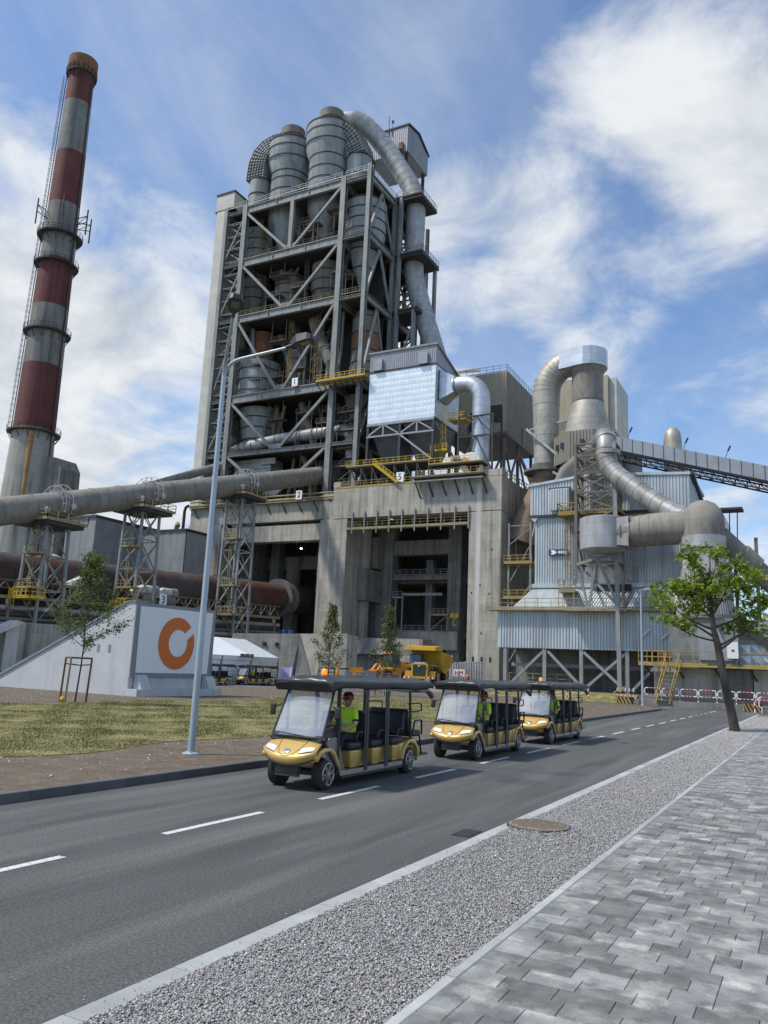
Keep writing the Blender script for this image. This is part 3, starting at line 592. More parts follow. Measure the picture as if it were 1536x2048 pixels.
MB().box(-112,-101,30,135,0,10).build('rear_wall', 'concrete_grey', kp)

# ---------------------------------------------------------------- tertiary air duct and its lattice trestles
TX = -92.0
def tz(y): return 20.0+(y-65.6)*.3022
td = thing('air_duct', 'long dusty grey-brown insulated duct rising across the picture to the tower', 'duct', (TX,100,0))
MB().tube((TX,28,tz(28)), (TX,146,tz(146)), 1.86, n=40).build('shell', 'duct_dusty', td, True)
y = 40
while y < 144:
    MB().tube((TX,y,tz(y)), (TX,y+.16,tz(y+.16)), 1.93, n=40).build('band', 'duct_dusty', td, 50); y += 5.0
for y0 in (73.4,90.3,114.2):
    for dy in (-2.3,2.0): MB().tube((TX+1.5,y0+dy,tz(y0+dy)-.3), (TX+2.1,y0+dy,tz(y0+dy)-.45), .42, n=14).build('port', 'concrete_pale', td, 50)
def trestle(yc, zb, label, cage_mat):
    zt = tz(yc)-2.6; t = thing('lattice_trestle', label, 'trestle', (TX,yc,zb), 'lattice trestles under the air duct')
    hw = 2.1; cs = [(-1,-1),(1,-1),(1,1),(-1,1)]
    for sx, sy in cs: MB().beam((TX+sx*hw,yc+sy*hw,zb), (TX+sx*hw*.86,yc+sy*hw*.86,zt), .34).build('leg', 'pipe_grey', t)
    br = MB(); nl = max(3, round((zt-zb)/4.6))
    P_ = lambda s, f: V(TX+s[0]*hw*(1-.14*f), yc+s[1]*hw*(1-.14*f), zb+(zt-zb)*f)
    for i in range(nl):
        f0, f1 = i/nl, (i+1)/nl
        for a, b in zip(cs, cs[1:]+cs[:1]):
            br.beam(P_(a,f0), P_(b,f1), .13); br.beam(P_(b,f0), P_(a,f1), .13); br.beam(P_(a,f1), P_(b,f1), .15)
    br.build('bracing', 'frame_steel', t)
    d = MB().box(TX-3.6,TX+3.6,yc-3.4,yc+3.4,zt,zt+.22).build('platform', 'dull_yellow', t)
    MB().box(TX-3.3,TX+3.3,yc-3.1,yc+3.1,zt-.5,zt-.01).build('platform_beam', 'dark_steel', d)
    MB().rail([(TX-3.6,yc-3.4,zt+.2),(TX+3.6,yc-3.4,zt+.2),(TX+3.6,yc+3.4,zt+.2),(TX-3.6,yc+3.4,zt+.2)], 1.15, 1.8, .08, True).build('railing', 'dull_yellow', d)
    MB().box(TX-.7,TX+.9,yc-1.2,yc+1.2,zt+.2,zt+1.0).build('saddle', 'dull_yellow', t)
    hp = MB()                                       # hooped stair over the duct
    for o in (-.55,.55):
        for rr in (2.15,2.9):
            ring = [V(TX+rr*math.cos(a), yc+o+.6, tz(yc+o+.6)+rr*math.sin(a)) for a in [math.pi*k/8 for k in range(-1,10)]]
            for a, b in zip(ring, ring[1:]): hp.beam(a, b, .07)
    for k in range(-1,10):
        a = math.pi*k/8; u = V(math.cos(a),0,math.sin(a)); cc = V(TX,yc+.6,tz(yc+.6))
        for o in (-.55,.55): hp.beam(cc+V(0,o,0)+u*2.15, cc+V(0,o,0)+u*2.9, .06)
    for k in range(0,26):
        a = math.pi*(-1+10*k/26)/8; u = V(math.cos(a),0,math.sin(a)); cc = V(TX,yc+.6,tz(yc+.6)); hp.beam(cc+V(0,-.55,0)+u*2.15, cc+V(0,.55,0)+u*2.15, .05)
    hp.build('crossover_stair', 'galvanised_soft', t)
    ld = MB(); zz = zb+1; x0 = TX+hw*.5
    for k in range(3):
        z1 = zb+(zt-zb)*(k+1)/3; ld.ladder((x0-.6*k%1,yc-hw-.35,zz), (x0-.6*k%1,yc-hw-.35,z1+1), V(1,0,0), .5); zz = z1
    ld.build('caged_ladder', cage_mat, t)
    for k in (1,2):
        z1 = zb+(zt-zb)*k/3; q = MB(); q.box(TX-.4,TX+2.9,yc-hw-1.5,yc-hw+.2,z1,z1+.15); q.rail([(TX-.4,yc-hw-1.5,z1+.1),(TX+2.9,yc-hw-1.5,z1+.1),(TX+2.9,yc-hw,z1+.1)], 1.1, 1.2, .07); q.build('rest_platform', cage_mat, t)
    y1 = yc-hw-.2; q = MB(); q.box(TX+.2,TX+3.6,y1-2.2,y1,zb+3.2,zb+3.5); q.rail([(TX+.2,y1-2.2,zb+3.4),(TX+3.6,y1-2.2,zb+3.4),(TX+3.6,y1,zb+3.4)], 1.2, .9, .1); q.ladder((TX+.3,y1-2.3,zb-3), (TX+.3,y1-2.3,zb+4.4), V(0,1,0), .7, V(-.2,0,0)); q.build('base_platform', 'yellow_bright' if yc < 100 else 'dull_yellow', t)
trestle(73.4, 6.0, 'lattice trestle with bright yellow base platform nearest the chimney', 'dull_yellow')
trestle(90.3, 6.2, 'lattice trestle with yellow ladder platform above the grey sign wedge', 'dull_yellow')
trestle(114.2, 7.0, 'slender lattice trestle standing before the left opening of the concrete block', 'dull_yellow')

# low concrete walls in front of the kiln
kw2 = thing('retaining_wall', 'weathered concrete retaining wall below the kiln behind the grey sign', 'wall', (-87,75,0))
MB().box(-88.5,-87,66.5,112,0,6.0).build('wall', 'concrete', kw2); MB().box(-88.6,-86.8,50,66.4,0,5.6).build('wall', 'concrete_grey', kw2)
MB().prism([(52,0),(53.5,0),(66.3,5.9),(65.2,6.1)], 'x', -86.7, -85.2).build('sloping_buttress', 'concrete_pale', kw2)
MB().box(-86.8,-86.5,64.8,66.6,0,5.9).build('pier', 'concrete_pale', kw2)
for k in range(7): MB().box(-86.98,-86.8,68+k*6,68.5+k*6,0.3,5.9).build('rib', 'concrete_grey', kw2)
bk = thing('concrete_bunker', 'grey concrete bunker with a raked front wall behind the white tent', 'bunker', (-68,98,0))
MB().hexa([(-75,92.0,0),(-62.6,96.5,0),(-66,104,0),(-78,99,0)], [(-74.6,93.2,6.4),(-65.3,96.6,6.7),(-67,104,6.7),(-78,99,6.4)]).build('raked_block', 'concrete_grey', bk)
MB().hexa([(-63.2,96.55,0),(-58.2,98.2,0),(-61,106,0),(-66,104,0)], [(-65.9,96.65,6.7),(-58.2,98.2,6.9),(-61,106,6.9),(-67,104,6.7)]).build('end_block', 'concrete', bk)
for k in (0,1): MB().box(-70.1+k*1.7,-69.65+k*1.7,94.45+k*.62,94.8+k*.62,4.85,5.3).build('vent_hole', 'black_paint_and_holes', bk)
# ---------------------------------------------------------------- concrete block carrying the tower
cb = thing('concrete_table', 'huge raw concrete block with tall open bays under the preheater tower', 'building', (-86,150,1))
F5, F2 = 134.0, 135.6
def part(parent, name, mat, *boxes):
    m_ = MB()
    for b in boxes: m_.box(*b)
    return m_.build(name, mat, parent)
part(cb, 'corner_pillar', 'concrete', (-54.75,-48.6,F5,F5+7,0.4,31.3))
part(cb, 'left_pillar', 'concrete', (-87.2,-80.9,F5,F5+7,0.4,31.3))
part(cb, 'lintel', 'concrete', (-84.4,-48.6,F5,F5+3,31.45,37.9))
part(cb, 'pillar_cap', 'concrete', (-84.5,-82.9,F5-.05,F5+3,37.9,39.0)); part(cb, 'pillar_cap', 'concrete', (-51.2,-48.55,F5-.05,F5+3,37.9,39.1))
part(cb, 'roof_slab', 'concrete', (-84.3,-48.7,F5+3,F5+33,36.6,37.8))
part(cb, 'side_lintel', 'concrete', (-51.0,-48.62,F5+3.1,F5+32,29.2,37.9))
part(cb, 'side_pillar', 'concrete', (-54.5,-48.65,F5+24,F5+32,0.4,29.0))
part(cb, 'cheek', 'concrete', (-87.25,-84.5,F5+.9,F5+6.9,31.4,37.0))
# left bay: wall head, slot, beam, opening
part(cb, 'wall_head', 'concrete', (-123.3,-87.3,F2,F2+3,31.9,36.2)); part(cb, 'wall_beam', 'concrete', (-113.9,-87.3,F2-.15,F2+2.4,27.6,31.0))
part(cb, 'slot_back', 'dark_steel', (-113.9,-87.4,F2+2.6,F2+2.9,31.0,31.9))
part(cb, 'left_pier', 'concrete', (-123.4,-114.1,F2-.2,F2+7,0.4,31.9))
part(cb, 'wing_wall', 'concrete', (-124.6,-118,F2+7.2,F2+30,0.4,36.0)); part(cb, 'deck_slab', 'concrete', (-123.2,-84.6,F2+3.1,F2+30,35.2,36.1))
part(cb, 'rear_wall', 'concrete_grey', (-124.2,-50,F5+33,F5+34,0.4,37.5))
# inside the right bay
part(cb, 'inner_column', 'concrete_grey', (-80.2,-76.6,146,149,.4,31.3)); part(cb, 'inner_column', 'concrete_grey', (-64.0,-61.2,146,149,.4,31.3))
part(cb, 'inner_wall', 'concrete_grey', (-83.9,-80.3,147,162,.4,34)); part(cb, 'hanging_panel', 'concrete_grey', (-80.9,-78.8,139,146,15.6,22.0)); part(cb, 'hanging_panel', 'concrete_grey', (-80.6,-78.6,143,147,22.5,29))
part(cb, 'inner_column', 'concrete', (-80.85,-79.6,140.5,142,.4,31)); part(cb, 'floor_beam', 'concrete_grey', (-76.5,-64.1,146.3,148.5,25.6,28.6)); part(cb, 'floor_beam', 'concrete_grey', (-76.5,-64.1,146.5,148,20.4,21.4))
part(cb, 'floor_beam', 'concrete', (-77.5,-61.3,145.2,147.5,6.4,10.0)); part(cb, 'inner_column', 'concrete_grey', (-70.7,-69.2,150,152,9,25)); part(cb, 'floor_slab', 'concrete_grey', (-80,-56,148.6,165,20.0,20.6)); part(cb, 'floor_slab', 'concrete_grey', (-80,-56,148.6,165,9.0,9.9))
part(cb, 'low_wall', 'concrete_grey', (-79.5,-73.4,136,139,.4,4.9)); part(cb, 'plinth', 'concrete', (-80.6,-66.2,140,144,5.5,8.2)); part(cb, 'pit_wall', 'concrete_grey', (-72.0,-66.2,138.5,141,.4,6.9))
MB().hexa([(-80.5,134.6,4.9),(-72,134.6,4.9),(-72,139,4.9),(-80.5,139,4.9)], [(-81.5,136.5,8),(-72,136.5,8),(-72,139,8),(-81.5,139,8)]).build('chute', 'concrete_grey', cb)
part(cb, 'lower_block', 'concrete', (-79.6,-66.4,137.2,138.4,.4,4.85))
g_ = MB(); g_.rail([(-76.4,146.1,21.4),(-64.1,146.1,21.4)], 1.1, 1.6, .09); g_.rail([(-77.4,145.0,10),(-61.4,145.0,10)], 1.1, 1.6, .09); g_.build('inner_railing', 'frame_steel', cb)
g_ = MB(); g_.box(-66.8,-62.6,143.5,144.6,13.0,13.25); g_.rail([(-66.8,143.5,13.2),(-62.6,143.5,13.2)], 1.1, 1, .09)
for x in (-66.6,-62.8): g_.beam((x,143.6,10), (x,143.6,13), .2)
g_.beam((-66.6,143.6,10), (-62.8,143.6,13), .12); g_.build('inner_platform', 'dull_yellow', cb)
g_ = MB(); g_.box(-75,-72.6,143.5,144.6,16.4,16.7); g_.rail([(-75,143.5,16.6),(-72.6,143.5,16.6)], 1.1, 1, .09); g_.beam((-74.3,143.8,6), (-74.3,143.8,16.4), .22); g_.beam((-72.8,143.8,6), (-72.8,143.8,16.4), .22); g_.beam((-73,144,17.2), (-64.2,144,17.2), .5); g_.build('inner_platform', 'frame_steel', cb)
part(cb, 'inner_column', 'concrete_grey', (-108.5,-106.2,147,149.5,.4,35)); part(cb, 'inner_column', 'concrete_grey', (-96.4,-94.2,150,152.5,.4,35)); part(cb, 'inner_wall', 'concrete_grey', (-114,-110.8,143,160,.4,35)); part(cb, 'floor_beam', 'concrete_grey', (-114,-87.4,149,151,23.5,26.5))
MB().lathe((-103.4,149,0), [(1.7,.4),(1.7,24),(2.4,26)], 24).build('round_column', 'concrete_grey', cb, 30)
g_ = MB()
for z in (18,21.5,25): g_.box(-94,-88,144,146,z,z+.25); g_.rail([(-94,144,z+.2),(-88,144,z+.2)], 1.1, 1.5, .08)
for x in (-93.8,-91,-88.2): g_.beam((x,144.2,.5), (x,144.2,27), .25)
g_.beam((-93.8,144.2,18), (-88.2,144.2,25), .15); g_.build('bay_scaffold', 'frame_steel', cb)
# yellow access walkway in the right bay head
wk = MB(); wk.box(-81.0,-54.8,F5-.3,F5+1.1,29.0,29.3); d_ = wk.build('bay_walkway', 'dull_yellow', cb)
rl = MB(); rl.rail([(-81.0,F5-.25,29.3),(-54.8,F5-.25,29.3)], 1.2, 1.6, .06); rl.build('railing', 'dull_yellow', d_)
for i in range(10): MB().beam((-79.6+i*2.75,F5-.2,28.2), (-79.6+i*2.75,F5-.2,32.6), .22).build('hanger', 'frame_steel', d_)
# edge walkway of the left bay
wk = MB(); wk.tube((-123.2,F2-.5,36.4), (-84.6,F2-.5,36.4), .32, n=8); wk.tube((-123.2,F2-.5,37.3), (-84.6,F2-.5,37.3), .2, n=8); wk.box(-123.2,-84.7,F2-.9,F2-.05,35.8,36.0)
d_ = wk.build('edge_pipe', 'dull_yellow', cb)
for i in range(10): MB().beam((-121.8+i*4.0,F2-.9,35.8), (-121.0+i*4.0,F2,33.6), .22).build('bracket', 'dark_steel', d_)
MB().sweep([(-123.6,F2-.6,36.6),(-124.4,F2-.6,36.3),(-124.7,F2-.6,35.4),(-124.7,F2-.6,10)], .35, 10).build('drain_pipe', 'dark_steel', cb, True)
m_ = MB(); m_.box(-84.2,-51.4,F5-.05,F5+.4,37.6,37.85); m_.rail([(-82.8,F5,37.8),(-51.4,F5,37.8)], 1.15, 1.7, .08); m_.build('roof_railing', 'yellow_rail', cb)
m_ = MB(); m_.rail([(-48.7,F5+.5,37.9),(-48.7,F5+31,37.9)], 1.6, 1.4, .12); m_.build('side_railing', 'dull_yellow', cb)
for x in (-53.4,-51.8,-50.2): part(cb, 'weep_hole', 'black_paint_and_holes', (x-.2,x+.2,F5-.02,F5+.1,4.2,5.1))
for x, z in ((-54.0,16.2),(-52.4,17.6),(-50.6,16.0),(-52.0,9.0),(-50.2,24.0)): part(cb, 'weep_hole', 'black_paint_and_holes', (x-.12,x+.12,F5-.02,F5+.1,z,z+.4))
part(cb, 'lime_streak', 'concrete_pale', (-53.35,-52.5,F5-.012,F5+.1,1.0,36.5))
# scaffold stair at the right side of the block
ss = thing('stair_tower', 'open steel stair tower with yellow landings between concrete block and blue shed', 'stair', (-40,118,1))
m_ = MB()
for x in (-47.4,-43.4):
    for y in (135,139): m_.beam((x,y,.5), (x,y,29), .35)
m_.build('frame', 'frame_steel', ss); m_ = MB()
for k in range(4):
    z = 4+k*7; m_.beam((-47.4,135,z), (-43.4,135,z+7 if z < 25 else z+3), .16); m_.beam((-47.4,135,z+3.5), (-43.4,135,z+3.5), .16); m_.beam((-43.4,135,z), (-43.4,139,z+7), .16)
m_.build('bracing', 'frame_steel', ss)
for z in (15.4,21.6,8.5): q = MB(); q.box(-48.2,-43.0,134.4,139,z,z+.3); q.rail([(-48.2,134.4,z+.3),(-43.0,134.4,z+.3)], 1.2, 1.2, .1); q.build('landing', 'yellow_rail', ss)

# ---------------------------------------------------------------- preheater tower steelwork
tw = thing('preheater_tower', 'towering grey steel preheater frame with cross braces on the concrete block', 'tower', (-103,145,37))
YF, YB, YR = 138.0, 150.5, 163.0
LV = [(110.6,1.9),(96.5,2.0),(81.9,1.8),(61.9,1.9),(48.6,.9)]
ZB_, ZT_ = 36.3, 112.2
COLX = {'A': -123.0, 'B': -117.1, 'C': -89.1, 'D': -82.4}
for k, x in COLX.items():
    for y in (YF, YB, YR):
        zt = ZT_ if k != 'D' or y != YF else 113.6
        w = 1.25 if y == YF and k in 'BC' else .95
        m_ = MB(); m_.box(x-w/2,x+w/2,y-.10,y+.06,ZB_,zt); m_.box(x-w/2,x+w/2,y+.9,y+1.06,ZB_,zt); m_.box(x-.12,x+.12,y+.061,y+.899,ZB_,zt)
        m_.build('column', 'frame_steel', tw)
for z, h in LV:
    for y in (YF, YB, YR):
        for a, b in (('A','B'),('B','C'),('C','D')):
            hh = h if (a == 'B' and y == YF) else .7
            m_ = MB().ibeam((COLX[a]+.6,y+.35,z), (COLX[b]-.6,y+.35,z), .75, hh)
            if a == 'B' and y == YF:
                for t in (.33,.66): x = COLX[a]+(COLX[b]-COLX[a])*t; m_.box(x-.06,x+.06,y-.02,y+.7,z-hh/2+.05,z+hh/2-.05)
            m_.build('floor_beam', 'frame_steel', tw)
    for x in COLX.values():
        for a, b in ((YF,YB),(YB,YR)): MB().ibeam((x,a+1.1,z), (x,b-.1,z), .6, max(.8,h*.7)).build('floor_beam', 'frame_steel', tw)
    MB().box(-123.4,-82.0,YF+.75,YR+1,z+h/2-.32,z+h/2-.06).build('floor_deck', 'deck_steel', tw)
# K braces of the main bay and side face
zs = [LV[0][0]-1.0, LV[1][0], LV[2][0], LV[3][0], LV[4][0], 38.5]
for i in range(5):
    za, zb_ = zs[i]-(LV[i][1]/2 if i else 0), zs[i+1]+(LV[i+1][1]/2 if i < 4 else 0); xm = (COLX['B']+COLX['C'])/2
    for y in (YF, YB):
        MB().beam((COLX['B']+.7,y+.3,za), (xm-1.0,y+.3,zb_+.2), .5, .6).build('brace', 'frame_steel', tw)
        MB().beam((COLX['C']-.7,y+.3,za), (xm+1.0,y+.3,zb_+.2), .5, .6).build('brace', 'frame_steel', tw)
    if i == 0: MB().box(xm-.5,xm+.5,YF-.05,YF+.8,zb_,za).build('post', 'frame_steel', tw)
    MB().box(xm-1.6,xm+1.6,YF+.2,YF+.5,zb_-.05,zb_+1.1).build('gusset', 'frame_steel', tw)
    ym = (YF+YB)/2
    MB().beam((-82.4,YF+1,zb_), (-82.4,ym,za), .45, .5).build('brace', 'frame_steel', tw); MB().beam((-82.4,YB,zb_), (-82.4,ym,za), .45, .5).build('brace', 'frame_steel', tw)
    MB().beam((-123,YF+.4,zb_), (-117.1,YF+.4,za), .3).build('brace', 'frame_steel', tw)
    MB().beam((-82.4,YB+1,zb_), (-82.4,YR,za), .4).build('brace', 'frame_steel', tw); MB().beam((-82.4,YR,zb_), (-82.4,YB+1,za), .4).build('brace', 'frame_steel', tw)
MB().box(-117,-84,150.2,150.45,37,110).build('rear_wall', 'dark_steel', tw)  # dark sheet added to black out the depth behind the cyclones
MB().box(-117,-86,158,162,37,110).build('core', 'dark_steel', tw)  # added dark box, keeps the inner floors looking unlit
for z, h in LV[:4]:
    m_ = MB(); zt = z+h/2; m_.rail([(-116.6,YF+.15,zt),(-89.6,YF+.15,zt)], 1.15, 2.0, .055); m_.rail([(-88.5,YF+.15,zt),(-82.6,YF+.15,zt)], 1.15, 2, .055)
    m_.build('floor_railing', 'brown_steel' if z != 81.9 else 'dull_yellow', tw)
m_ = MB(); m_.rail([(-122.8,YF,112.0),(-89.6,YF,112.0)], 1.2, 2, .08); m_.rail([(-88.6,YF,112),(-82.2,YF,112.0),(-82.2,YB,112),(-82.2,YR,112)], 1.2, 1.6, .08); m_.build('roof_railing', 'galvanised_soft', tw)
# stair bay between columns A and B
m_ = MB(); z = 40
while z < 108:
    a, b = (-122.4,-117.8) if int((z-40)/3.4) % 2 == 0 else (-117.8,-122.4)
    m_.beam((a,YF+1.2,z), (b,YF+1.2,z+3.2), .22, .35); m_.box(-122.6,-117.5,YF+.8,YF+1.9,z+3.25,z+3.38); m_.beam((-122.8,YF+.3,z+3.3), (-117.4,YF+.3,z+3.3), .14)
    m_.beam((-122.6,YF+4.5,z), (-117.6,YF+4.5,z+3.4), .16); m_.beam((a,YF+1.2,z+1.1), (b,YF+1.2,z+4.3), .09); z += 3.4
m_.build('stair_flights', 'frame_steel', tw)
for z in (50,64,78,90,104): MB().box(-121.8,-119.6,YF+5,YF+7,z,z+5).build('service_box', 'panel_cream', tw)
# yellow platform on level four, right of the tower face
m_ = MB(); m_.box(-91.6,-79.5,YF-2.6,YF-.2,62.0,62.2); m_.rail([(-91.6,YF-2.6,62.2),(-79.5,YF-2.6,62.2)], 1.2, 1.2, .07); m_.rail([(-91.6,YF-2.6,62.2),(-91.6,YF-.4,62.2)], 1.2, 1.1, .07); m_.build('cantilever_platform', 'yellow_bright', tw)
m_ = MB()
for i in range(9): m_.beam((-91.4+i*1.45,YF-2.5,61.7), (-91.4+i*1.45,YF-.2,60.6), .14)
m_.beam((-91.6,YF-2.4,61.8), (-79.6,YF-2.4,61.8), .3); m_.build('platform_brackets', 'dark_steel', tw)
for z in (40,44,48,52,56):
    q = MB(); q.rail([(-88,YF+1.4,z),(-83,YF+1.4,z)], 1.1, 1.2, .08); q.box(-88.2,-82.8,YF+1.3,YF+2.6,z-.2,z); q.beam((-88,YF+1.5,z), (-83,YF+1.5,z+3.8), .12); q.build('scaffold_lift', 'brown_steel', tw)
m_ = MB(); z = 64
for z in range(64, 80, 3):
    m_.beam((-97,YF+3,z), (-91,YF+3,z), .1); m_.beam((-97,YF+3,z), (-94,YF+3,z+3), .09)
for x in (-97,-94,-91): m_.beam((x,YF+3,62.8), (x,YF+3,80), .11)
m_.build('scaffold', 'brown_steel', tw)
# white panelled shaft on the left flank
sh = thing('panelled_shaft', 'tall narrow cream-panelled lift shaft along the left side of the tower', 'shaft', (-126,148,36))
MB().box(-126.2,-123.5,138.2,156,36.2,112.3).build('shaft_wall', 'panel_cream', sh); MB().box(-126.7,-121.2,138.4,157,112.7,117.0).build('cap_house', 'panel_cream', sh)
MB().box(-126.9,-121.0,138.2,157.2,117.0,117.4).build('cap_roof', 'dark_steel', sh); MB().box(-126.9,-121.05,138.25,157.1,112.35,112.7).build('cap_edge', 'dark_steel', sh)

random.seed(31)
for (z0, z1) in ((97.6,109.4),(83,95.4),(63.2,80.8),(49.4,60.8),(38,48)):
    for k in range(5):
        x = random.uniform(-115,-90); y = random.uniform(141,149.5)
        q = MB(); q.ladder((x,y,z0), (x,y,z1), V(1,0,0), .8, V(0,-1,0)); q.build('inner_ladder', random.choice(('brown_steel','yellow_rail')), tw)
    for k in range(14):
        x = random.uniform(-116,-84); y = random.uniform(142,150); MB().sweep([(x,y,z0),(x+random.uniform(-1,1),y,(z0+z1)/2),(x+random.uniform(-4,4),y+random.uniform(-1,1),z1)], random.uniform(.25,.7), 10).build('inner_pipe', random.choice(('cyclone_dusty_shade','brown_steel','dark_steel','frame_steel')), tw, True)
    for k in range(5):
        x = random.uniform(-114,-87); z = random.uniform(z0+3,z1-3); q = MB(); q.box(x-2.2,x+2.2,YF+2.2,YF+4.4,z,z+.15); q.rail([(x-2.2,YF+2.2,z),(x+2.2,YF+2.2,z)], 1.1, 1.1, .07)
        q.beam((x-2,YF+2.4,z), (x-2,YF+2.4,z0 if k else z1), .12); q.beam((x+2,YF+2.4,z), (x+2,YF+2.4,z0 if k else z1), .12); q.build('inner_platform', 'brown_steel', tw)
# ---------------------------------------------------------------- cyclones and ducts of the tower
def vessel(name, label, cat, x, y, prof, mat, bands=(), mats=None, group=None, n=36):
    t = thing(name, label, cat, (x,y,prof[0][1]), group)
    def rad(z):
        for (r0,z0),(r1,z1) in zip(prof, prof[1:]):
            if min(z0,z1) <= z <= max(z0,z1): return r0+(r1-r0)*((z-z0)/(z1-z0) if z1 != z0 else 0)
        return prof[-1][0]
    MB().lathe((x,y,0), prof, n).build('shell', mat, t, 25)
    for z in bands:
        r = rad(z); MB().lathe((x,y,0), [(r-.05,z-.12),(r+.14,z-.12),(r+.14,z+.12),(r-.05,z+.12)], n, False).build('stiffener_band', 'dark_steel', t)
    return t
def rectsweep(mb, pts, w, hs, side=V(0,1,0)):
    pts = [Vector(p) for p in pts]; k = len(pts); rings = []
    for i in range(k):
        d = (pts[min(i+1,k-1)]-pts[max(i-1,0)]).normalized(); nn = side.cross(d).normalized(); s_ = side*w/2; h_ = nn*(hs[i] if isinstance(hs, list) else hs)/2
        rings += [pts[i]-s_-h_, pts[i]+s_-h_, pts[i]+s_+h_, pts[i]-s_+h_]
    fs = [(0,1,2,3), tuple(4*(k-1)+j for j in (3,2,1,0))]
    for i in range(k-1):
        for j in range(4): fs.append((4*i+j, 4*i+(j+1)%4, 4*i+4+(j+1)%4, 4*i+4+j))
    return mb.add(rings, fs), rings
GRP = 'cyclone vessels of the preheater tower'
for (x, dz, lab) in ((-109.6,-1.3,'left of the two great grey cyclones crowning the tower, rusty neck on top'),(-98.2,0,'right of the two great grey cyclones crowning the tower, beside the silver downcomer')):
    topp = [(1.2,99.5),(1.3,101),(4.4,109),(4.75,112),(4.75,122.3+dz),(5.9,125.6+dz),(5.9,130.9+dz),(3.4,131.7+dz),(2.9,131.9+dz)]
    t = vessel('cyclone', lab, 'cyclone', x, 145, topp, 'cyclone_paint', (112.6,116.1,119.1,122.3+dz,125.7+dz,128.6+dz,130.8+dz), group=GRP)
    MB().lathe((x,145,0), [(2.9,131.9+dz),(2.9,133.8+dz)], 28).build('neck', 'rust', t, 25); MB().lathe((x,145,0), [(3.1,133.8+dz),(3.1,135.8+dz),(2.6,136.2+dz),(.01,136.3+dz)], 28).build('cap', 'cyclone_dusty_shade', t, 25)
for pts, w, hs, lab, gy in (([(-109,143,129.0),(-111.8,142.6,128.9),(-113.8,142.3,128.2),(-115.2,142.1,126.8),(-116.0,142,124.6),(-116.2,142,122.4),(-116.3,142,120.0)], 4.6, [4.6,4.6,4.7,4.9,5.0,5.1,5.2], 'ribbed grey hood curving down from the left top cyclone to its riser', -1),
                        ([(-97,144.0,129.0),(-95,144.4,128.8),(-93.2,145.0,127.8),(-91.8,145.6,126.0),(-91.0,146.2,124.0),(-90.8,146.6,122.2)], 5.0, [4.6,4.8,5.2,5.6,5.8,6.0], 'ribbed grey hood dropping from the right top cyclone to its riser', -1)):
    t = thing('riser_hood', lab, 'duct', pts[-1]); mb, rings = rectsweep(MB(), pts, w, hs); mb.build('hood', 'cyclone_paint', t)
    g_ = MB(); k = len(pts)
    for q in range((k-1)*3+1):
        i = min(q//3, k-2); f = q/3-i
        a = [rings[4*i+j].lerp(rings[4*i+4+j], f) for j in range(4)]
        for j in (0,3): g_.beam(a[j]+V(0,-.1,0), a[(j+1)%4 if j == 3 else 3]+V(0,-.1,0), .08, .12)
        g_.beam(a[0], a[1], .12); g_.beam(a[2], a[3], .12)
    for s_ in range(0, 7):
        line = [rings[4*i].lerp(rings[4*i+3], s_/6)+V(0,-.1,0) for i in range(k)]
        for a, b in zip(line, line[1:]): g_.beam(a, b, .08, .12)
    g_.build('stiffener_grid', 'dark_steel', t)
vessel('riser_pipe', 'slim grey riser cylinder at the left end of the tower roof', 'riser', -116.3, 142, [(2.65,112),(2.65,120.4)], 'cyclone_paint', (116.0,120.2), group='risers on the tower roof')
vessel('riser_pipe', 'grey riser cylinder at the right corner of the tower roof', 'riser', -90.8, 147, [(3.1,112),(3.1,122.6)], 'cyclone_paint', (117.4,122.4), group='risers on the tower roof')
vessel('cyclone', 'big grey cyclone filling the right corner bay just below the tower roof', 'cyclone', -87.2, 145.4, [(.8,86.5),(.8,88),(4.6,99.2),(4.9,100.5),(4.9,108.2),(4.2,108.8),(3.4,109.2)], 'cyclone_paint', (92,96,100.4,103,105.6,108), group=GRP)
vessel('cyclone', 'grey cyclone behind the stair bay at the upper left of the tower', 'cyclone', -119.0, 147, [(.8,88),(1,89.5),(4.2,99.4),(4.5,100.4),(4.5,109),(3,109.4)], 'cyclone_paint', (93,97,100.4,103.2,106), group=GRP)
vessel('cyclone', 'dusty mid-height cyclone left of the centre brace on the third floor', 'cyclone', -107.8, 146, [(3.1,82.8),(3.7,86),(3.7,93.6),(3.4,94.4),(2.2,94.6),(2.2,95.4)], 'cyclone_dusty_shade', (84.6,86.6,89,91.4,93.5), group=GRP)
vessel('cyclone', 'dusty mid-height cyclone right of the centre brace on the third floor', 'cyclone', -96.8, 146, [(1.6,82.8),(3.9,88.2),(4.1,90),(4.1,94.8),(3.6,95.3)], 'cyclone_dusty_shade', (85.2,88,90.4,92.8), group=GRP)
vessel('cyclone', 'dusty cyclone cone hanging at the left of the third floor', 'cyclone', -118.3, 146, [(.7,79),(.8,82),(3.6,90),(3.8,95)], 'cyclone_dusty_shade', (86,90,92.5), group=GRP)
t = vessel('calciner_shell', 'rust-banded cylindrical vessel in the lower right bay of the tower', 'vessel', -85.6, 145.5, [(3.6,62.8),(3.6,66),(3.1,68.5),(3.1,79.5),(2.4,81)], 'cyclone_dusty_shade', (66,68.6,71.5,75.6,79.4)); MB().lathe((-85.6,145.5,0), [(3.14,71.7),(3.14,75.3)], 36, False).build('rust_belt', 'rust', t, 25)
t = vessel('calciner_shell', 'rust-topped vessel with a wide grey drum at the lower left of the tower', 'vessel', -114.6, 145.6, [(5.5,62.8),(5.5,70.6),(5.3,72.6),(2.9,73.4),(2.9,80.5)], 'cyclone_paint', (65,67.8,70.5)); MB().lathe((-114.6,145.6,0), [(2.95,73.5),(2.95,80.3)], 36, False).build('rust_neck', 'rust', t, 25)
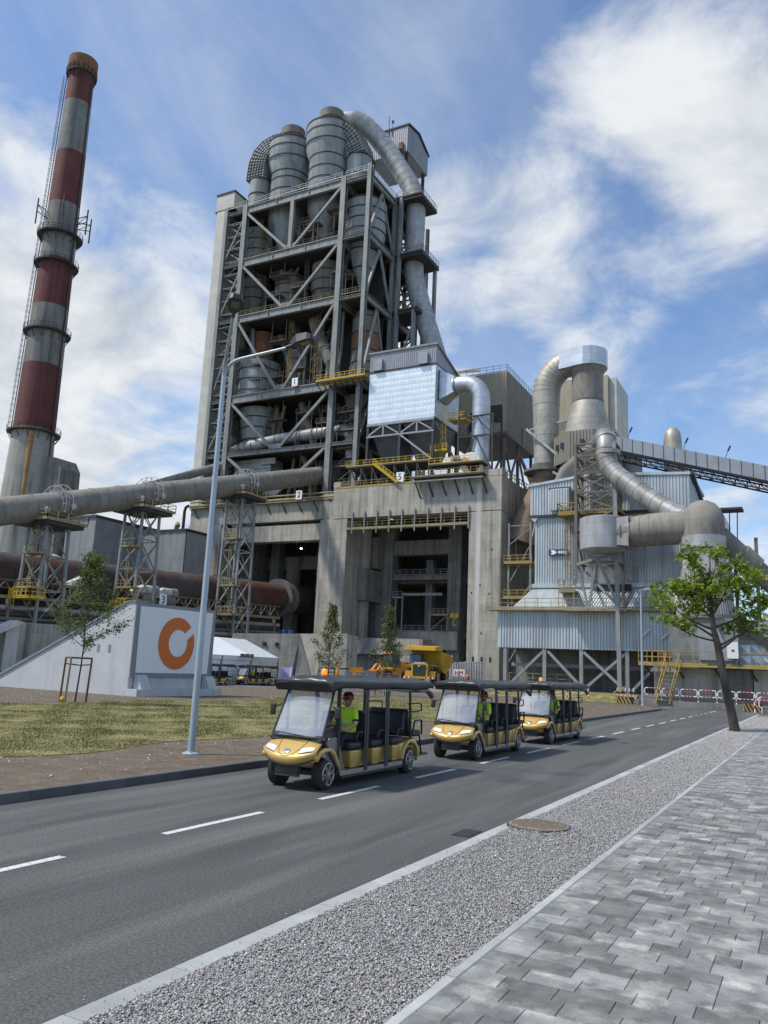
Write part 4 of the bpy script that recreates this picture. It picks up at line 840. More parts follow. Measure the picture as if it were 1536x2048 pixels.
vessel('hopper_cone', 'grey conical hopper hanging under the fourth floor at the left', 'hopper', -113.6, 145.6, [(2.6,51.6),(3.9,53.4),(5.0,60.9)], 'cyclone_paint', (53.4,56.2,58.6))
vessel('hopper_cone', 'dusty cone above the scaffold in the lower right bay', 'hopper', -86.2, 146, [(.9,52),(3.8,60.9)], 'cyclone_dusty_shade', (55,58))
vessel('feed_spout', 'short pale feed spout hanging behind the yellow-railed fourth floor', 'spout', -103.5, 144, [(.9,66),(1.2,67),(1.5,72.5),(1.8,74)], 'cyclone_dusty_shade', (67,72))
for pts, r, lab, m_ in (([(-98.5,143.5,80.8),(-97.3,143,78),(-94.5,142.4,73),(-91.4,142,67.4),(-89.4,141.6,63.2)], 1.35, 'slanting grey meal pipe crossing the fourth floor towards the yellow platform', 'cyclone_dusty_shade'),
                        ([(-118.6,142.2,50.4),(-115,142,51.4),(-104,141.8,52.3),(-88.2,141.6,52.8),(-86.4,141.6,52.2),(-85.6,141.7,50.6),(-85.5,141.8,46)], 1.3, 'horizontal dusty metal pipe crossing the fifth floor of the tower', 'galvanised_soft'),
                        ([(-110,144,101),(-106,143.5,98.6),(-101,143.5,97.8)], .7, 'thin grey pipe under the crowning cyclones', 'cyclone_dusty_shade'),
                        ([(-127,118.5,36.2),(-124.7,123.6,38.7),(-120.2,134.1,44.1),(-117,141,47.6)], .95, 'dusty pipe entering the tower foot from the left', 'duct_dusty'),
                        ([(-100,143,60.6),(-97,142.5,54),(-95,142.2,49)], .8, 'steep dark pipe behind the fifth floor brace', 'cyclone_dusty_shade')):
    t = thing('process_pipe', lab, 'pipe', pts[0]); MB().sweep(pts, r, 20).build('tube', m_, t, 50); seams(MB(), pts, r, 3.4, .05, 20).build('flange', 'dark_steel' if r > 1 else m_, t)
t = thing('silver_casing', 'silver clad casing box just above the air duct at the tower foot', 'casing', (-112,143,42)); MB().box(-116.4,-106.2,141.2,146,41.5,48.0).build('casing', 'galvanised_soft', t); MB().box(-108.5,-104.6,140.6,141.1,46.4,47.8).build('hood', 'galvanised_soft', t)
for i in range(4): MB().box(-116.5,-106.1,141.08,141.19,42.6+i*1.5,42.75+i*1.5).build('seam', 'pipe_grey', t)
# downcomer
dpts = [(-97.2,147.2,133.9),(-95.4,147.6,134.9),(-93.4,148.4,135.1),(-91.4,149.8,134.0),(-89.2,151.6,131.5),(-86.2,153.2,127.2),(-83.0,154.2,121.6),(-80.6,154.8,117.4),(-79.4,155,114.2),(-79.0,155,110.5),(-79.0,155,104),(-79,155,97.5),(-78.9,155,94.4),(-78.3,155,91),(-77.0,155,86.5),(-75.4,155,81.5),(-73.4,155,75.6),(-71.6,155,70)]
dc = thing('downcomer_duct', 'great silver downcomer duct arching off the tower top and dropping down its right side', 'duct', (-72,155,70))
MB().sweep(dpts, 2.3, 32).build('shell', 'galvanised_soft', dc, 50); seams(MB(), dpts, 2.3, 1.9, .035, 32).build('sheet_seam', 'sheet_weathered', dc); MB().tube((-97.0,147.2,134.0), (-96.3,147.4,134.5), 2.5, n=28).build('collar', 'dark_steel', dc)
dp = thing('side_platforms', 'dark steel platforms and legs carrying the silver downcomer', 'platform', (-79,154,38))
for z, x1, y1 in ((111.9,-75.6,159.5),(97.0,-74.8,160),(83.0,-75.4,158)):
    d_ = MB().box(-82.0,x1,150.6,y1,z,z+.35).build('platform', 'deck_steel', dp); MB().box(-81.8,x1+.2,150.8,y1-.2,z-.7,z-.02).build('edge_beam', 'dark_steel', d_)
    MB().rail([(-82,150.6,z+.35),(x1,150.6,z+.35),(x1,y1,z+.35)], 1.3, 1.5, .09).build('railing', 'frame_steel' if z > 90 else 'dull_yellow', d_)
for x, y, z0, z1 in ((-80.8,150.9,67,111.9),(-75.4,159.2,60,97),(-76.6,151.2,60,83),(-78.5,160,38,97)): MB().beam((x,y,z0), (x,y,z1), .7, .9).build('leg', 'frame_steel', dp)
MB().beam((-80.8,151,67), (-76.6,151.2,80), .4).build('brace', 'frame_steel', dp); MB().beam((-82,151,83), (-80.8,151,96), .35).build('brace', 'frame_steel', dp)
MB().ladder((-81.6,152,67), (-81.6,152,83), V(0,1,0), .7, V(1,0,0)).build('ladder', 'galvanised_soft', dp)
for x, y in ((-88.5,163),(-82.5,163),(-88.5,169),(-82.5,169)): MB().beam((x,y,38), (x,y,114), .8).build('lift_leg', 'dark_steel', dp)
m_ = MB()
for i in range(14): z = 40+i*5.2; m_.beam((-88.5,163,z), (-82.5,163,z+5.2), .3); m_.beam((-82.5,163,z), (-88.5,163,z+5.2), .3); m_.beam((-88.5,163,z), (-82.5,163,z), .35)
m_.build('lift_bracing', 'dark_steel', dp)
hh = thing('lift_head_house', 'grey gabled lift house perched behind the top of the tower', 'head house', (-92,170,112))
MB().prism([(165,135.6),(177,135.6),(177,141.8),(171,144.4),(165,143.2)], 'x', -99, -87.35).build('core', 'cladding_grey', hh)
m_ = MB(); m_.corr((-99,164.9), (-87.3,164.9), 135.6, 143.2, .6, .1); m_.corr((-87.25,165), (-87.25,177), 135.6, 143.0, .6, .1, z1b=141.9); m_.build('cladding', 'cladding_grey', hh)
MB().prism([(164.6,143.15),(171,144.45),(177.5,141.7),(177.5,142.1),(171,144.9),(164.6,143.6)], 'x', -99.3, -86.9).build('roof', 'dark_steel', hh)
for x, y in ((-88,166),(-88,176),(-98,166)): MB().beam((x,y,111), (x,y,135.6), .7).build('leg', 'dark_steel', hh)
MB().box(-89.6,-88.4,164.2,164.9,136.2,138.2).build('hatch', 'rust', hh); q = MB(); q.box(-91.5,-87.8,162.8,164.9,135.2,135.5); q.rail([(-91.5,162.8,135.5),(-87.8,162.8,135.5)], 1.1, 1, .08); q.build('balcony', 'brown_steel', hh)
q = MB(); q.beam((-93,164.7,130), (-93,164.7,147.5), .13); q.beam((-91.9,164.7,141), (-91.9,164.7,145.2), .1); q.lathe((-91.9,164.7,145.2), [(.3,0),(.3,.6)], 10); q.build('mast', 'dark_steel', hh)

# ---------------------------------------------------------------- baghouse filter on the block roof
BX0, BX1, BY0, BY1 = -79.1, -63.9, 137.0, 149.0
bh = thing('bag_filter', 'bright silver quilted bag filter casing standing on the concrete block roof', 'filter', (-71.5,143,37.8))
MB().box(BX0+.1,BX1-.1,BY0+.1,BY1,51.6,62.7).build('casing', 'galvanised', bh)
pm = MB(); pw, ph = 15.2/18, 11.1/9
pm.add([(0,0,0),(pw,0,0),(pw,0,ph),(0,0,ph),(pw/2,-.04,ph/2)], [(0,1,4),(1,2,4),(2,3,4),(3,0,4)]); pme = pm.mesh('cladding_panel', 'sheet_bright')
for i in range(18):
    for j in range(9):
        o = link('cladding_panel', pme, bh); o.location = (BX0+i*pw+71.5*0, BY0, 51.6+j*ph)
        o.matrix_parent_inverse = Matrix.Translation(-bh.location)
m_ = MB(); m_.corr((BX1,BY0+.1), (BX1,BY1), 51.7, 62.6, 1.1, .05); m_.build('side_sheet', 'galvanised', bh)
top = MB(); top.prism([(BY0,62.9),(BY1,62.9),(BY1,63.6),(BY0,66.9)], 'x', BX0, BX1); top.build('top_house', 'cladding_grey', bh)
m_ = MB(); m_.corr((BX0,BY0-.02), (BX1,BY0-.02), 62.9, 66.0, .45, .08); m_.build('top_cladding', 'cladding_grey', bh)
MB().prism([(BY0-.3,66.8),(BY1+.3,63.5),(BY1+.3,63.9),(BY0-.3,67.2)], 'x', BX0-.3, BX1+.3).build('roof', 'frame_steel', bh)
MB().box(BX0-.05,BX1+.08,BY0-.16,BY0+.1,62.62,62.95).build('flashing', 'dark_steel', bh)
for x in (-77.0,-66.6): MB().box(x-1.0,x+1.0,BY0-.7,BY0-.1,62.9,65.3).build('louvre_box', 'cladding_grey', bh)
for x0, x1 in ((BX0+.3,-71.9),(-71.1,BX1-.3)):
    xm = (x0+x1)/2; MB().hexa([(xm-2.0,141,44.2),(xm+2.0,141,44.2),(xm+2.0,145,44.2),(xm-2.0,145,44.2)], [(x0,BY0+.4,51.4),(x1,BY0+.4,51.4),(x1,BY1-.4,51.4),(x0,BY1-.4,51.4)]).build('hopper', 'hopper_grey', bh)
for x in (BX0+.2,-71.5,BX1-.2):
    for y in (BY0+.1,BY1-.3): MB().beam((x,y,37.8), (x,y,51.6), .5).build('leg', 'dark_steel', bh)
m_ = MB(); m_.beam((BX0,BY0,48.8), (BX1,BY0,48.8), .35); m_.beam((BX0,BY0,51.3), (BX1,BY0,51.3), .4, .5)
for a, b in ((-79,-75.3),(-71.5,-75.3),(-71.5,-67.7),(-64,-67.7)): m_.beam((a,BY0,48.9), (b,BY0,51.2), .3)
for x in (-75.3,-67.7): m_.beam((x,BY0,48.8), (x,BY0,51.4), .3)
m_.beam((-71.3,BY0,48.6), (-64.2,BY0,43), .35); m_.beam((-64,BY0,51), (-64,BY1,45), .3); m_.build('bracing', 'cladding_grey', bh)
for z, x0, x1, y0 in ((42.0,-82.2,-63.4,134.6),):
    d_ = MB().box(x0,x1,y0,BY0+4,z-.1,z+.2).build('service_deck', 'deck_steel', bh); MB().rail([(x0,y0,z+.2),(x1,y0,z+.2)], 1.15, 1.3, .07).build('railing', 'yellow_bright', d_)
    q = MB()
    for i in range(8): q.beam((x0+1+i*2.5,y0+.2,z-.2), (x0+1+i*2.5,y0+.2,37.9), .25); q.beam((x0+1+i*2.5,y0+.2,z-.3), (x0+2.6+i*2.5,y0+.2,38.2), .18)
    q.build('deck_frame', 'dark_steel', d_)
q = MB(); q.beam((-75.2,134.2,42), (-69.8,134.2,37.9), .12, .4); q.beam((-75.2,133.4,42), (-69.8,133.4,37.9), .12, .4); q.rail([(-75.2,133.3,42),(-69.8,133.3,37.9)], 1.1, 1, .1)
for i in range(14): f = i/14; q.box(-75.2+5.4*f-.15,-75.2+5.4*f+.15,133.4,134.2,42-4.1*f-.03,42-4.1*f+.03)
q.build('stair', 'yellow_bright', bh)
q = MB(); q.box(-66,-51.6,132.2,F5+.5,38.0,38.3); d_ = q.build('front_balcony', 'deck_steel', bh); MB().rail([(-66,132.2,38.3),(-51.6,132.2,38.3)], 1.15, 1.2, .065).build('railing', 'yellow_rail', d_)
for i in range(6): MB().beam((-65.5+i*2.7,132.4,37.8), (-64.9+i*2.7,F5,34.6), .22).build('bracket', 'dark_steel', d_)
MB().beam((-66,132.3,37.4), (-51.6,132.3,37.4), .25).build('edge_beam', 'frame_steel', d_)
q = MB(); q.box(-63.2,-52.4,133.6,137,40.6,40.9); d_ = q.build('fan_deck', 'deck_steel', bh); MB().rail([(-63.2,133.6,40.9),(-52.4,133.6,40.9)], 1.15, 1.2, .07).build('railing', 'yellow_bright', d_)
q = MB(); q.ladder((-62.6,139,42), (-62.6,139,54), V(1,0,0), .8, V(0,-1,0)); q.box(-62.2,-58.6,140,143,51.5,51.8); q.rail([(-62.2,140,51.8),(-58.6,140,51.8),(-58.6,143,51.8)], 1.2, .9, .1); q.rail([(-62.2,140,56),(-60.2,140,56)], 1.2, .9, .1); q.rail([(-65,138,45.0),(-61.5,138,45.0)], 1.2, .9, .1); q.box(-65,-61.5,138,140,44.8,45.0); q.build('ladder_tower', 'yellow_bright', bh)
MB().box(-61.4,-60.6,149.6,150,60.5,64.3).build('hoist_door', 'cladding_beige', bh); MB().beam((-63.6,146.5,64.2), (-58.6,146.5,64.0), .3).build('hoist_beam', 'yellow_rail', bh)
# clean-gas duct, its frame and the fan
cd = thing('clean_gas_duct', 'shiny new galvanised duct bending from the bag filter down to the white fan', 'duct', (-55,139.5,41))
MB().hexa([(-63.7,138.4,55.6),(-63.7,142.6,55.6),(-63.7,142.6,62.0),(-63.7,138.4,62.0)], [(-60.6,138.5,56.9),(-60.6,140.9,56.9),(-60.6,140.9,60.2),(-60.6,138.5,60.2)]).build('transition', 'galvanised', cd)
cp = [V(-60.8,139.6,58.5),V(-59.4,139.6,58.5)]+arc((-58.6,139.6,55.0), 3.5, math.pi/2, 0, 8, (1,0,0), (0,0,1))+[V(-55.1,139.6,52),V(-55.1,139.6,47),V(-55.1,139.6,42.2)]
MB().sweep(cp, 1.72, 28).build('pipe', 'galvanised', cd, 50); seams(MB(), cp, 1.72, 1.55, .03, 28).build('seam', 'galvanised', cd); MB().tube((-60.6,139.6,58.5), (-60.3,139.6,58.5), 1.9, n=28).build('flange', 'pipe_grey', cd)
q = MB()
for x in (-58.9,-51.9):
    for y in (137.6,142.5): q.beam((x,y,38), (x,y,51.2), .32)
for z in (47.0,51.0): q.beam((-58.9,137.6,z), (-51.9,137.6,z), .28); q.beam((-51.9,137.6,z), (-51.9,142.5,z), .28)
q.beam((-58.9,137.6,47), (-55.4,137.6,51), .2); q.beam((-51.9,137.6,47), (-55.4,137.6,51), .2); q.beam((-58.9,137.6,40), (-55.4,137.6,47), .2); q.beam((-51.9,137.6,40), (-55.4,137.6,47), .2)
q.build('support_frame', 'dark_steel', cd)
fn = thing('exhaust_fan', 'white snail-shaped exhaust fan on the yellow deck at the block corner', 'fan', (-55.6,136,38))
MB().tube((-55.4,135.2,41.0), (-55.4,136.8,41.0), 2.1, n=36).build('scroll', 'white_paint', fn, 50); MB().hexa([(-54.6,135.2,38.2),(-53.2,135.2,38.2),(-53.2,136.8,38.2),(-54.6,136.8,38.2)], [(-56.4,135.2,41),(-53.3,135.2,41),(-53.3,136.8,41),(-56.4,136.8,41)]).build('outlet', 'white_paint', fn)
MB().hexa([(-54,136.9,38.3),(-51.8,136.9,38.3),(-51.8,139,38.3),(-54,139,38.3)], [(-55.9,136.9,42.4),(-53.6,136.9,42.4),(-53.6,140,42.4),(-55.9,140,42.4)]).build('inlet_box', 'galvanised_soft', fn)
MB().tube((-58.6,134.6,41.9), (-57.4,135.2,41.9), .65, n=20).build('motor', 'pipe_grey', fn, 50); MB().box(-60.4,-59.1,134.6,135.6,41.0,42.2).build('drive_box', 'white_paint', fn); MB().tube((-56.2,134.5,41.6), (-56.2,135.2,41.6), .45, n=14).build('bearing', 'machine_orange', fn)

# ---------------------------------------------------------------- taupe building on legs behind the filter
gb = thing('taupe_building', 'taupe ribbed-metal building raised on brown steel legs behind the silver duct', 'building', (-64,172,37.8))
MB().box(-74,-59.1,165.2,186,56.0,70.5).build('core', 'cladding_taupe', gb)
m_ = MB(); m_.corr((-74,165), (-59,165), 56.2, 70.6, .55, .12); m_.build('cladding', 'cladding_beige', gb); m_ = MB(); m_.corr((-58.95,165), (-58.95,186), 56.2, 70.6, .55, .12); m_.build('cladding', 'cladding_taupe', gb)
MB().box(-62.6,-60.0,164.7,165.3,58.6,62.6).build('opening', 'black_paint_and_holes', gb); MB().box(-67.8,-67.3,164.7,165.3,57,61.4).build('opening', 'black_paint_and_holes', gb); MB().box(-59.2,-58.7,175.5,176.6,56.2,60).build('opening', 'black_paint_and_holes', gb)
MB().box(-74.2,-58.7,164.7,186,55.4,56.1).build('floor_girder', 'brown_steel', gb)
m_ = MB(); m_.rail([(-74,165,70.7),(-59,165,70.7),(-59,186,70.7)], 1.5, 1.7, .09); m_.build('roof_railing', 'pipe_grey', gb)
for x, y in ((-73,165.5),(-66,165.5),(-59.6,165.5),(-59.6,175),(-59.6,185)): MB().beam((x,y,38), (x,y,55.5), .6).build('leg', 'brown_steel', gb)
for a, b in (((-66,165.5,38),(-59.6,165.5,52)),((-59.6,165.5,40),(-59.6,175,54)),((-59.6,185,40),(-59.6,175,54)),((-59.6,165.5,54),(-59.6,175,40)),((-73,165.5,38),(-66,165.5,54)),((-66,165.5,54),(-59.6,165.5,40))): MB().beam(a, b, .4).build('brace', 'brown_steel', gb)
q = MB(); q.beam((-56,150,36), (-50,158,41), .6); q.beam((-52,140,38.5), (-49,170,40.5), .5); q.beam((-58,160,40), (-49,160,40), .5); q.beam((-58,172,52), (-50,160,39), .35, .9); q.build('pipe_rack', 'brown_steel', gb)
# ---------------------------------------------------------------- cooling tower with gooseneck, right
ct = thing('conditioning_tower', 'flared dusty conditioning tower with a drum top right of the concrete block', 'tower', (-34.5,140,0))
TXC, TYC = -34.4, 140.0
MB().lathe((TXC,TYC,0), [(5.6,0),(5.6,30),(3.4,38.5),(4.3,45.2),(2.85,51.8)], 40).build('flared_shell', 'sheet_weathered', ct, 25)
MB().lathe((TXC,TYC,0), [(2.8,51.8),(2.8,57.2)], 40).build('drum', 'duct_dusty', ct, 25); MB().lathe((TXC,TYC,0), [(2.75,57.0),(3.5,58.4)], 40, False).build('collar', 'duct_dusty', ct, 25)
MB().lathe((TXC,TYC,0), [(2.92,51.6),(2.92,52.0)], 40, False).build('band', 'brown_steel', ct)
sk = MB(); pts8 = [(TXC+6.0*math.cos(a), TYC+6.0*math.sin(a)) for a in [math.pi/8+k*math.pi/4 for k in range(8)]]
for a, b in zip(pts8, pts8[1:]+pts8[:1]): sk.corr(a, b, 39.6, 45.0, .6, .1)
sk.build('octagon_skirt', 'cladding_taupe', ct); MB().lathe((TXC,TYC,0), [(3.5,39.5),(5.5,39.7),(5.5,44.9),(4.2,45.0)], 8).build('skirt_core', 'cladding_taupe', ct)
for an in (-2.5,-2.2,-1.5,-1.15): u = V(math.cos(an), math.sin(an), 0); c = V(TXC,TYC,42.6)+u*5.72; MB().box(c.x-.35,c.x+.35,c.y-.35,c.y+.1,42.2,43.2).build('porthole', 'black_paint_and_holes', ct)
gn = thing('gooseneck_duct', 'gooseneck duct of weathered sheet arching over to the conditioning tower top', 'duct', (-43,140,33))
gp = [V(-42.2,140,40.5),V(-42.2,140,46),V(-42.2,140,52)]+arc((-36.6,140,54.6), 5.6, math.pi, math.pi/2, 10, (1,0,0), (0,0,1))
MB().sweep(gp, [2.15,2.3,2.5]+[2.6-.02*i for i in range(11)], 30).build('arch', 'sheet_weathered', gn, 60)
g_ = MB(); k = len(gp)
for i in range(1, k):
    d_ = (gp[min(i+1,k-1)]-gp[i-1]).normalized(); g_.tube(gp[i]-d_*.03, gp[i]+d_*.03, ([2.15,2.3,2.5]+[2.6-.02*q for q in range(11)])[i]+.02, n=30)
g_.build('seam', 'brown_steel', gn)
hd = MB(); poly = [(-39.2,137.6)]+[(TXC+3.6*math.cos(a), TYC+3.6*math.sin(a)) for a in [R(-110+i*20) for i in range(12)]]+[(-39.2,142.4)]
hd.prism(poly, 'z', 58.2, 61.6); hd.build('end_hood', 'galvanised', gn)
MB().lathe((-42.3,140,0), [(2.1,38.2),(2.5,40.6)], 28).build('waist', 'duct_dusty', gn, 25)
MB().sweep([(-42.2,140,39.2),(-43.2,139.8,35),(-45.2,139.3,30),(-46.3,139,26)], [2.0,2.4,2.7,2.8], 28).build('inlet_cone', 'sheet_brown', gn, 50)
MB().lathe((-42.3,140,0), [(1.8,39.0),(4.0,39.0),(4.0,39.4),(1.8,39.4)], 16).build('collar_platform', 'brown_steel', gn)
q = MB(); q.beam((-45,139,47.5), (-38,139,48.6), .3); q.beam((-45.2,137.5,47.2), (-37,137.5,39.5), .45); q.beam((-40,137,38.5), (-36.5,137,36), .4); q.build('strut', 'galvanised_soft', gn)
ms = thing('main_silo', 'tall beige and white silo block behind the conditioning tower', 'silo', (-40,170,0))
MB().box(-47.5,-36.2,165,178,0,66.5).build('block', 'cladding_beige', ms); MB().box(-36.15,-34.6,166,178,0,66).build('side_panel', 'panel_cream', ms); MB().box(-47.6,-36.1,164.8,165,40,57).build('lower_panel', 'cladding_taupe', ms)
MB().lathe((-39.5,158,0), [(6.4,30),(6.4,50)], 36).build('round_bin', 'cladding_taupe', ms, 25); MB().lathe((-39.5,158,0), [(6.5,49.8),(6.6,50.1),(6.6,50.7),(6.5,50.8)], 36, False).build('bin_rim', 'dull_yellow', ms)
MB().box(-47,-30,150,160,0,40).build('plinth_house', 'cladding_taupe', ms)
# inclined conveyor gallery
cg = thing('conveyor_gallery', 'inclined grey conveyor gallery descending across the sky to the right', 'conveyor', (-10,120,30))
a, b = V(-25.5,120,37.6), V(12,120,26.0); dv = (b-a).normalized()
MB().beam(a, b, 2.6, 2.0).build('casing', 'cladding_grey', cg); m_ = MB()
L_ = (b-a).length; i = 0
while i*1.55 < L_: c = a+dv*(i*1.55); m_.beam(c+V(0,-1.33,-1.0), c+V(0,-1.33,1.02), .06, .06); i += 1
m_.build('panel_joint', 'dark_steel', cg); m_ = MB(); off = V(0,-.9,-1.35); o2 = V(0,-.9,-2.3)
m_.beam(a+off, b+off, .22); m_.beam(a+o2, b+o2, .22); m_.beam(a+V(0,.9,-1.35), b+V(0,.9,-1.35), .22); m_.beam(a+V(0,.9,-2.3), b+V(0,.9,-2.3), .22); i = 0
while (i+1)*1.6 < L_:
    c = a+dv*(i*1.6); d = a+dv*((i+1)*1.6)
    for s_ in (-.9,.9): m_.beam(c+V(0,s_,-1.35), d+V(0,s_,-2.3), .12); m_.beam(c+V(0,s_,-1.35), c+V(0,s_,-2.3), .12)
    m_.beam(c+o2, c+V(0,.9,-2.3), .12); i += 1
m_.build('truss', 'dark_steel', cg)
for f in (.06,.27,.42,.57,.72): c = a+(b-a)*f; q = MB(); q.beam(c+V(0,-1.2,1), c+V(.35,-1.2,2.0), .08); q.beam(c+V(.35,-1.2,2.0), c+V(.75,-1.4,2.7), .24, .14); q.build('gallery_lamp', 'lamp_head', cg)
MB().box(-27.5,-25.2,118.4,121.6,34.5,39.2).build('transfer_house', 'cladding_grey', cg); MB().beam((8,120,0), (8,120,26), .8).build('leg', 'frame_steel', cg)
st = thing('dust_stack', 'short round-topped dusty stack above the ribbed shed roof', 'stack', (-21.2,150,0))
MB().lathe((-21.2,150,0), [(1.62,0),(1.62,46.2),(1.4,47.6),(.8,48.5),(.01,48.8)], 28).build('shell', 'sheet_weathered', st, 40); MB().box(-19.5,-18.6,149.4,150.2,0,44).build('downpipe', 'duct_dusty', st)
s3 = thing('round_vent', 'small domed dusty vent drum beside the conveyor head', 'vent', (-28.6,142,30)); MB().lathe((-27.9,146,0), [(1.9,30),(1.9,43.2),(1.5,44.6),(.6,45.4),(.01,45.6)], 24).build('drum', 'duct_dusty', s3, 40)

# ---------------------------------------------------------------- blue ribbed shed
bs = thing('blue_shed', 'big pale-blue ribbed-metal filter shed on steel legs at the right', 'shed', (-20,95,1))
BY = 90.0
# upper house
up_ = MB(); up_.corr((-29.0,BY), (-21.8,BY), 20.9, 24.4, .34, .08, z1b=25.2); up_.corr((-21.8,BY), (-11.1,BY), 20.9, 25.2, .34, .08, z1b=24.6); up_.corr((-11.1,BY), (-11.1,BY+12), 14, 24.5, .34, .08, z1b=22.4); up_.build('upper_cladding', 'cladding_blue', bs)
MB().prism([(-28.9,20.8),(-11.2,20.8),(-11.2,24.4),(-21.8,25.0),(-28.9,24.2)], 'y', BY+.2, BY+12).build('upper_core', 'cladding_blue', bs)
MB().prism([(-29.3,24.35),(-21.8,25.2),(-10.9,24.55),(-10.9,24.85),(-21.8,25.5),(-29.3,24.65)], 'y', BY-.2, BY+12).build('roof', 'cladding_blue', bs)
MB().hexa([(-10.95,BY-.3,24.5),(-10.6,BY-.3,24.5),(-10.6,BY+12.3,22.3),(-10.95,BY+12.3,22.3)], [(-10.95,BY-.3,24.9),(-10.6,BY-.3,24.9),(-10.6,BY+12.3,22.7),(-10.95,BY+12.3,22.7)]).build('verge', 'dark_steel', bs)
MB().box(-29.1,-11.0,BY-.12,BY+.1,20.62,20.9).build('upper_flashing', 'dark_steel', bs)
d_ = MB().box(-26.5,-24.3,BY-.35,BY-.1,21.3,23.9).build('roller_door', 'cladding_blue', bs); q = MB()
for i in range(7): q.box(-26.45+i*.31,-26.3+i*.31,BY-.42,BY-.35,21.35,23.85)
q.build('door_rib', 'cladding_blue', d_); MB().box(-26.7,-24.1,BY-.3,BY-.08,23.9,24.05).build('door_rail', 'dark_steel', bs); MB().box(-24.1,-23.3,BY-.2,BY,21.2,23.6).build('dark_doorway', 'black_paint_and_holes', bs)
# main wall
mw = MB(); mw.corr((-28.5,BY+.3), (-8.0,BY+.3), 12.75, 20.7, .30, .08); mw.build('main_cladding', 'cladding_blue', bs); MB().box(-28.4,-8.1,BY+.5,BY+12,9.7,20.7).build('main_core', 'cladding_blue', bs)
MB().hexa([(-29.0,BY-.05,20.6),(-28.4,BY-.05,20.0),(-28.4,BY+.4,20.0),(-29.0,BY+.4,20.6)], [(-29.0,BY-.05,20.75),(-28.0,BY-.05,20.75),(-28.0,BY+.4,20.75),(-29.0,BY+.4,20.75)]).build('eave_return', 'cladding_blue', bs)
MB().box(-28.75,-8.0,BY-.05,BY+.4,12.3,12.75).build('belt', 'cladding_blue', bs)
# raked skirt
sk = MB(); k = 68
for i in range(k):
    t0, t1 = i/k, (i+.45)/k
    xa0, xa1 = -28.5+20.5*t0, -28.5+20.5*t1; xb0, xb1 = -31.0+23*t0, -31.0+23*t1
    sk.hexa([(xb0,BY-1.0,9.7),(xb1,BY-1.0,9.7),(xb1,BY-.8,9.7),(xb0,BY-.8,9.7)], [(xa0,BY+.12,12.3),(xa1,BY+.12,12.3),(xa1,BY+.3,12.3),(xa0,BY+.3,12.3)])
sk.build('raked_rib', 'cladding_blue', bs); MB().hexa([(-31.0,BY-.92,9.7),(-8,BY-.92,9.7),(-8,BY+6,9.7),(-31.0,BY+6,9.7)], [(-28.5,BY+.2,12.3),(-8,BY+.2,12.3),(-8,BY+6,12.3),(-28.5,BY+6,12.3)]).build('raked_skirt', 'cladding_blue', bs)
lw_ = MB(); lw_.corr((-32.0,BY-2), (-13.2,BY-2), 5.3, 9.45, .34, .1); lw_.corr((-32.0,BY+6), (-32.0,BY-2), 5.3, 9.45, .34, .1); lw_.build('lower_cladding', 'cladding_blue', bs); MB().box(-31.9,-13.3,BY-1.8,BY+6,5.4,9.4).build('lower_core', 'cladding_blue', bs)
d_ = MB().box(-33.2,-10.4,BY-2.9,BY-.9,9.46,9.68).build('walkway', 'dull_yellow', bs); MB().rail([(-33.2,BY-2.85,9.7),(-10.4,BY-2.85,9.7)], 1.1, 1.5, .06).build('railing', 'dull_yellow', d_)
MB().box(-23.8,-17.2,BY-3.9,BY-2.9,9.35,9.6).build('side_deck', 'dull_yellow', bs)
MB().box(-23.9,-16.8,BY+.05,BY+.6,9.8,14.6).build('recess_panel', 'cladding_grey', bs); MB().box(-21.2,-17.4,BY-.1,BY+.2,9.75,12.6).build('dark_opening', 'black_paint_and_holes', bs)
nb = MB().box(-26.75,-24.5,BY+.0,BY+.15,16.05,16.75).build('name_board', 'navy_board', bs)
q = MB(); q.prism([(-26.5,16.15),(-26.1,16.15),(-25.75,16.4),(-26.1,16.65),(-26.5,16.65),(-26.35,16.4)], 'y', BY-.04, BY)
for i in range(4): q.box(-25.6+i*.27,-25.42+i*.27,BY-.04,BY,16.25,16.55)
q.build('board_mark', 'board_white', nb)
q = MB(); q.ladder((-24.3,BY-.4,13.2), (-24.3,BY-.4,21.6), V(1,0,0), .6, V(0,-1,0)); q.box(-25.1,-23.2,BY-1.6,BY-.1,11.6,11.8); q.rail([(-25.1,BY-1.6,11.8),(-23.2,BY-1.6,11.8)], 1.2, .6, .09); q.ladder((-24.9,BY-1.5,9.8), (-24.9,BY-1.5,11.7), V(1,0,0), .5); q.beam((-24.9,BY-.4,9.8), (-24.9,BY-.4,13.2), .1); q.beam((-23.4,BY-1.5,9.8), (-23.4,BY-1.5,11.6), .1); q.build('caged_ladder', 'dull_yellow', bs)
q = MB(); q.box(-25.0,-17.9,BY-2.4,BY-.2,20.3,20.55); q.rail([(-25.0,BY-2.4,20.5),(-17.9,BY-2.4,20.5)], 1.15, .8, .08); q.rail([(-25,BY-2.4,20.5),(-25,BY-.3,20.5)], 1.15, .7, .08); q.build('upper_balcony', 'yellow_rail', bs)
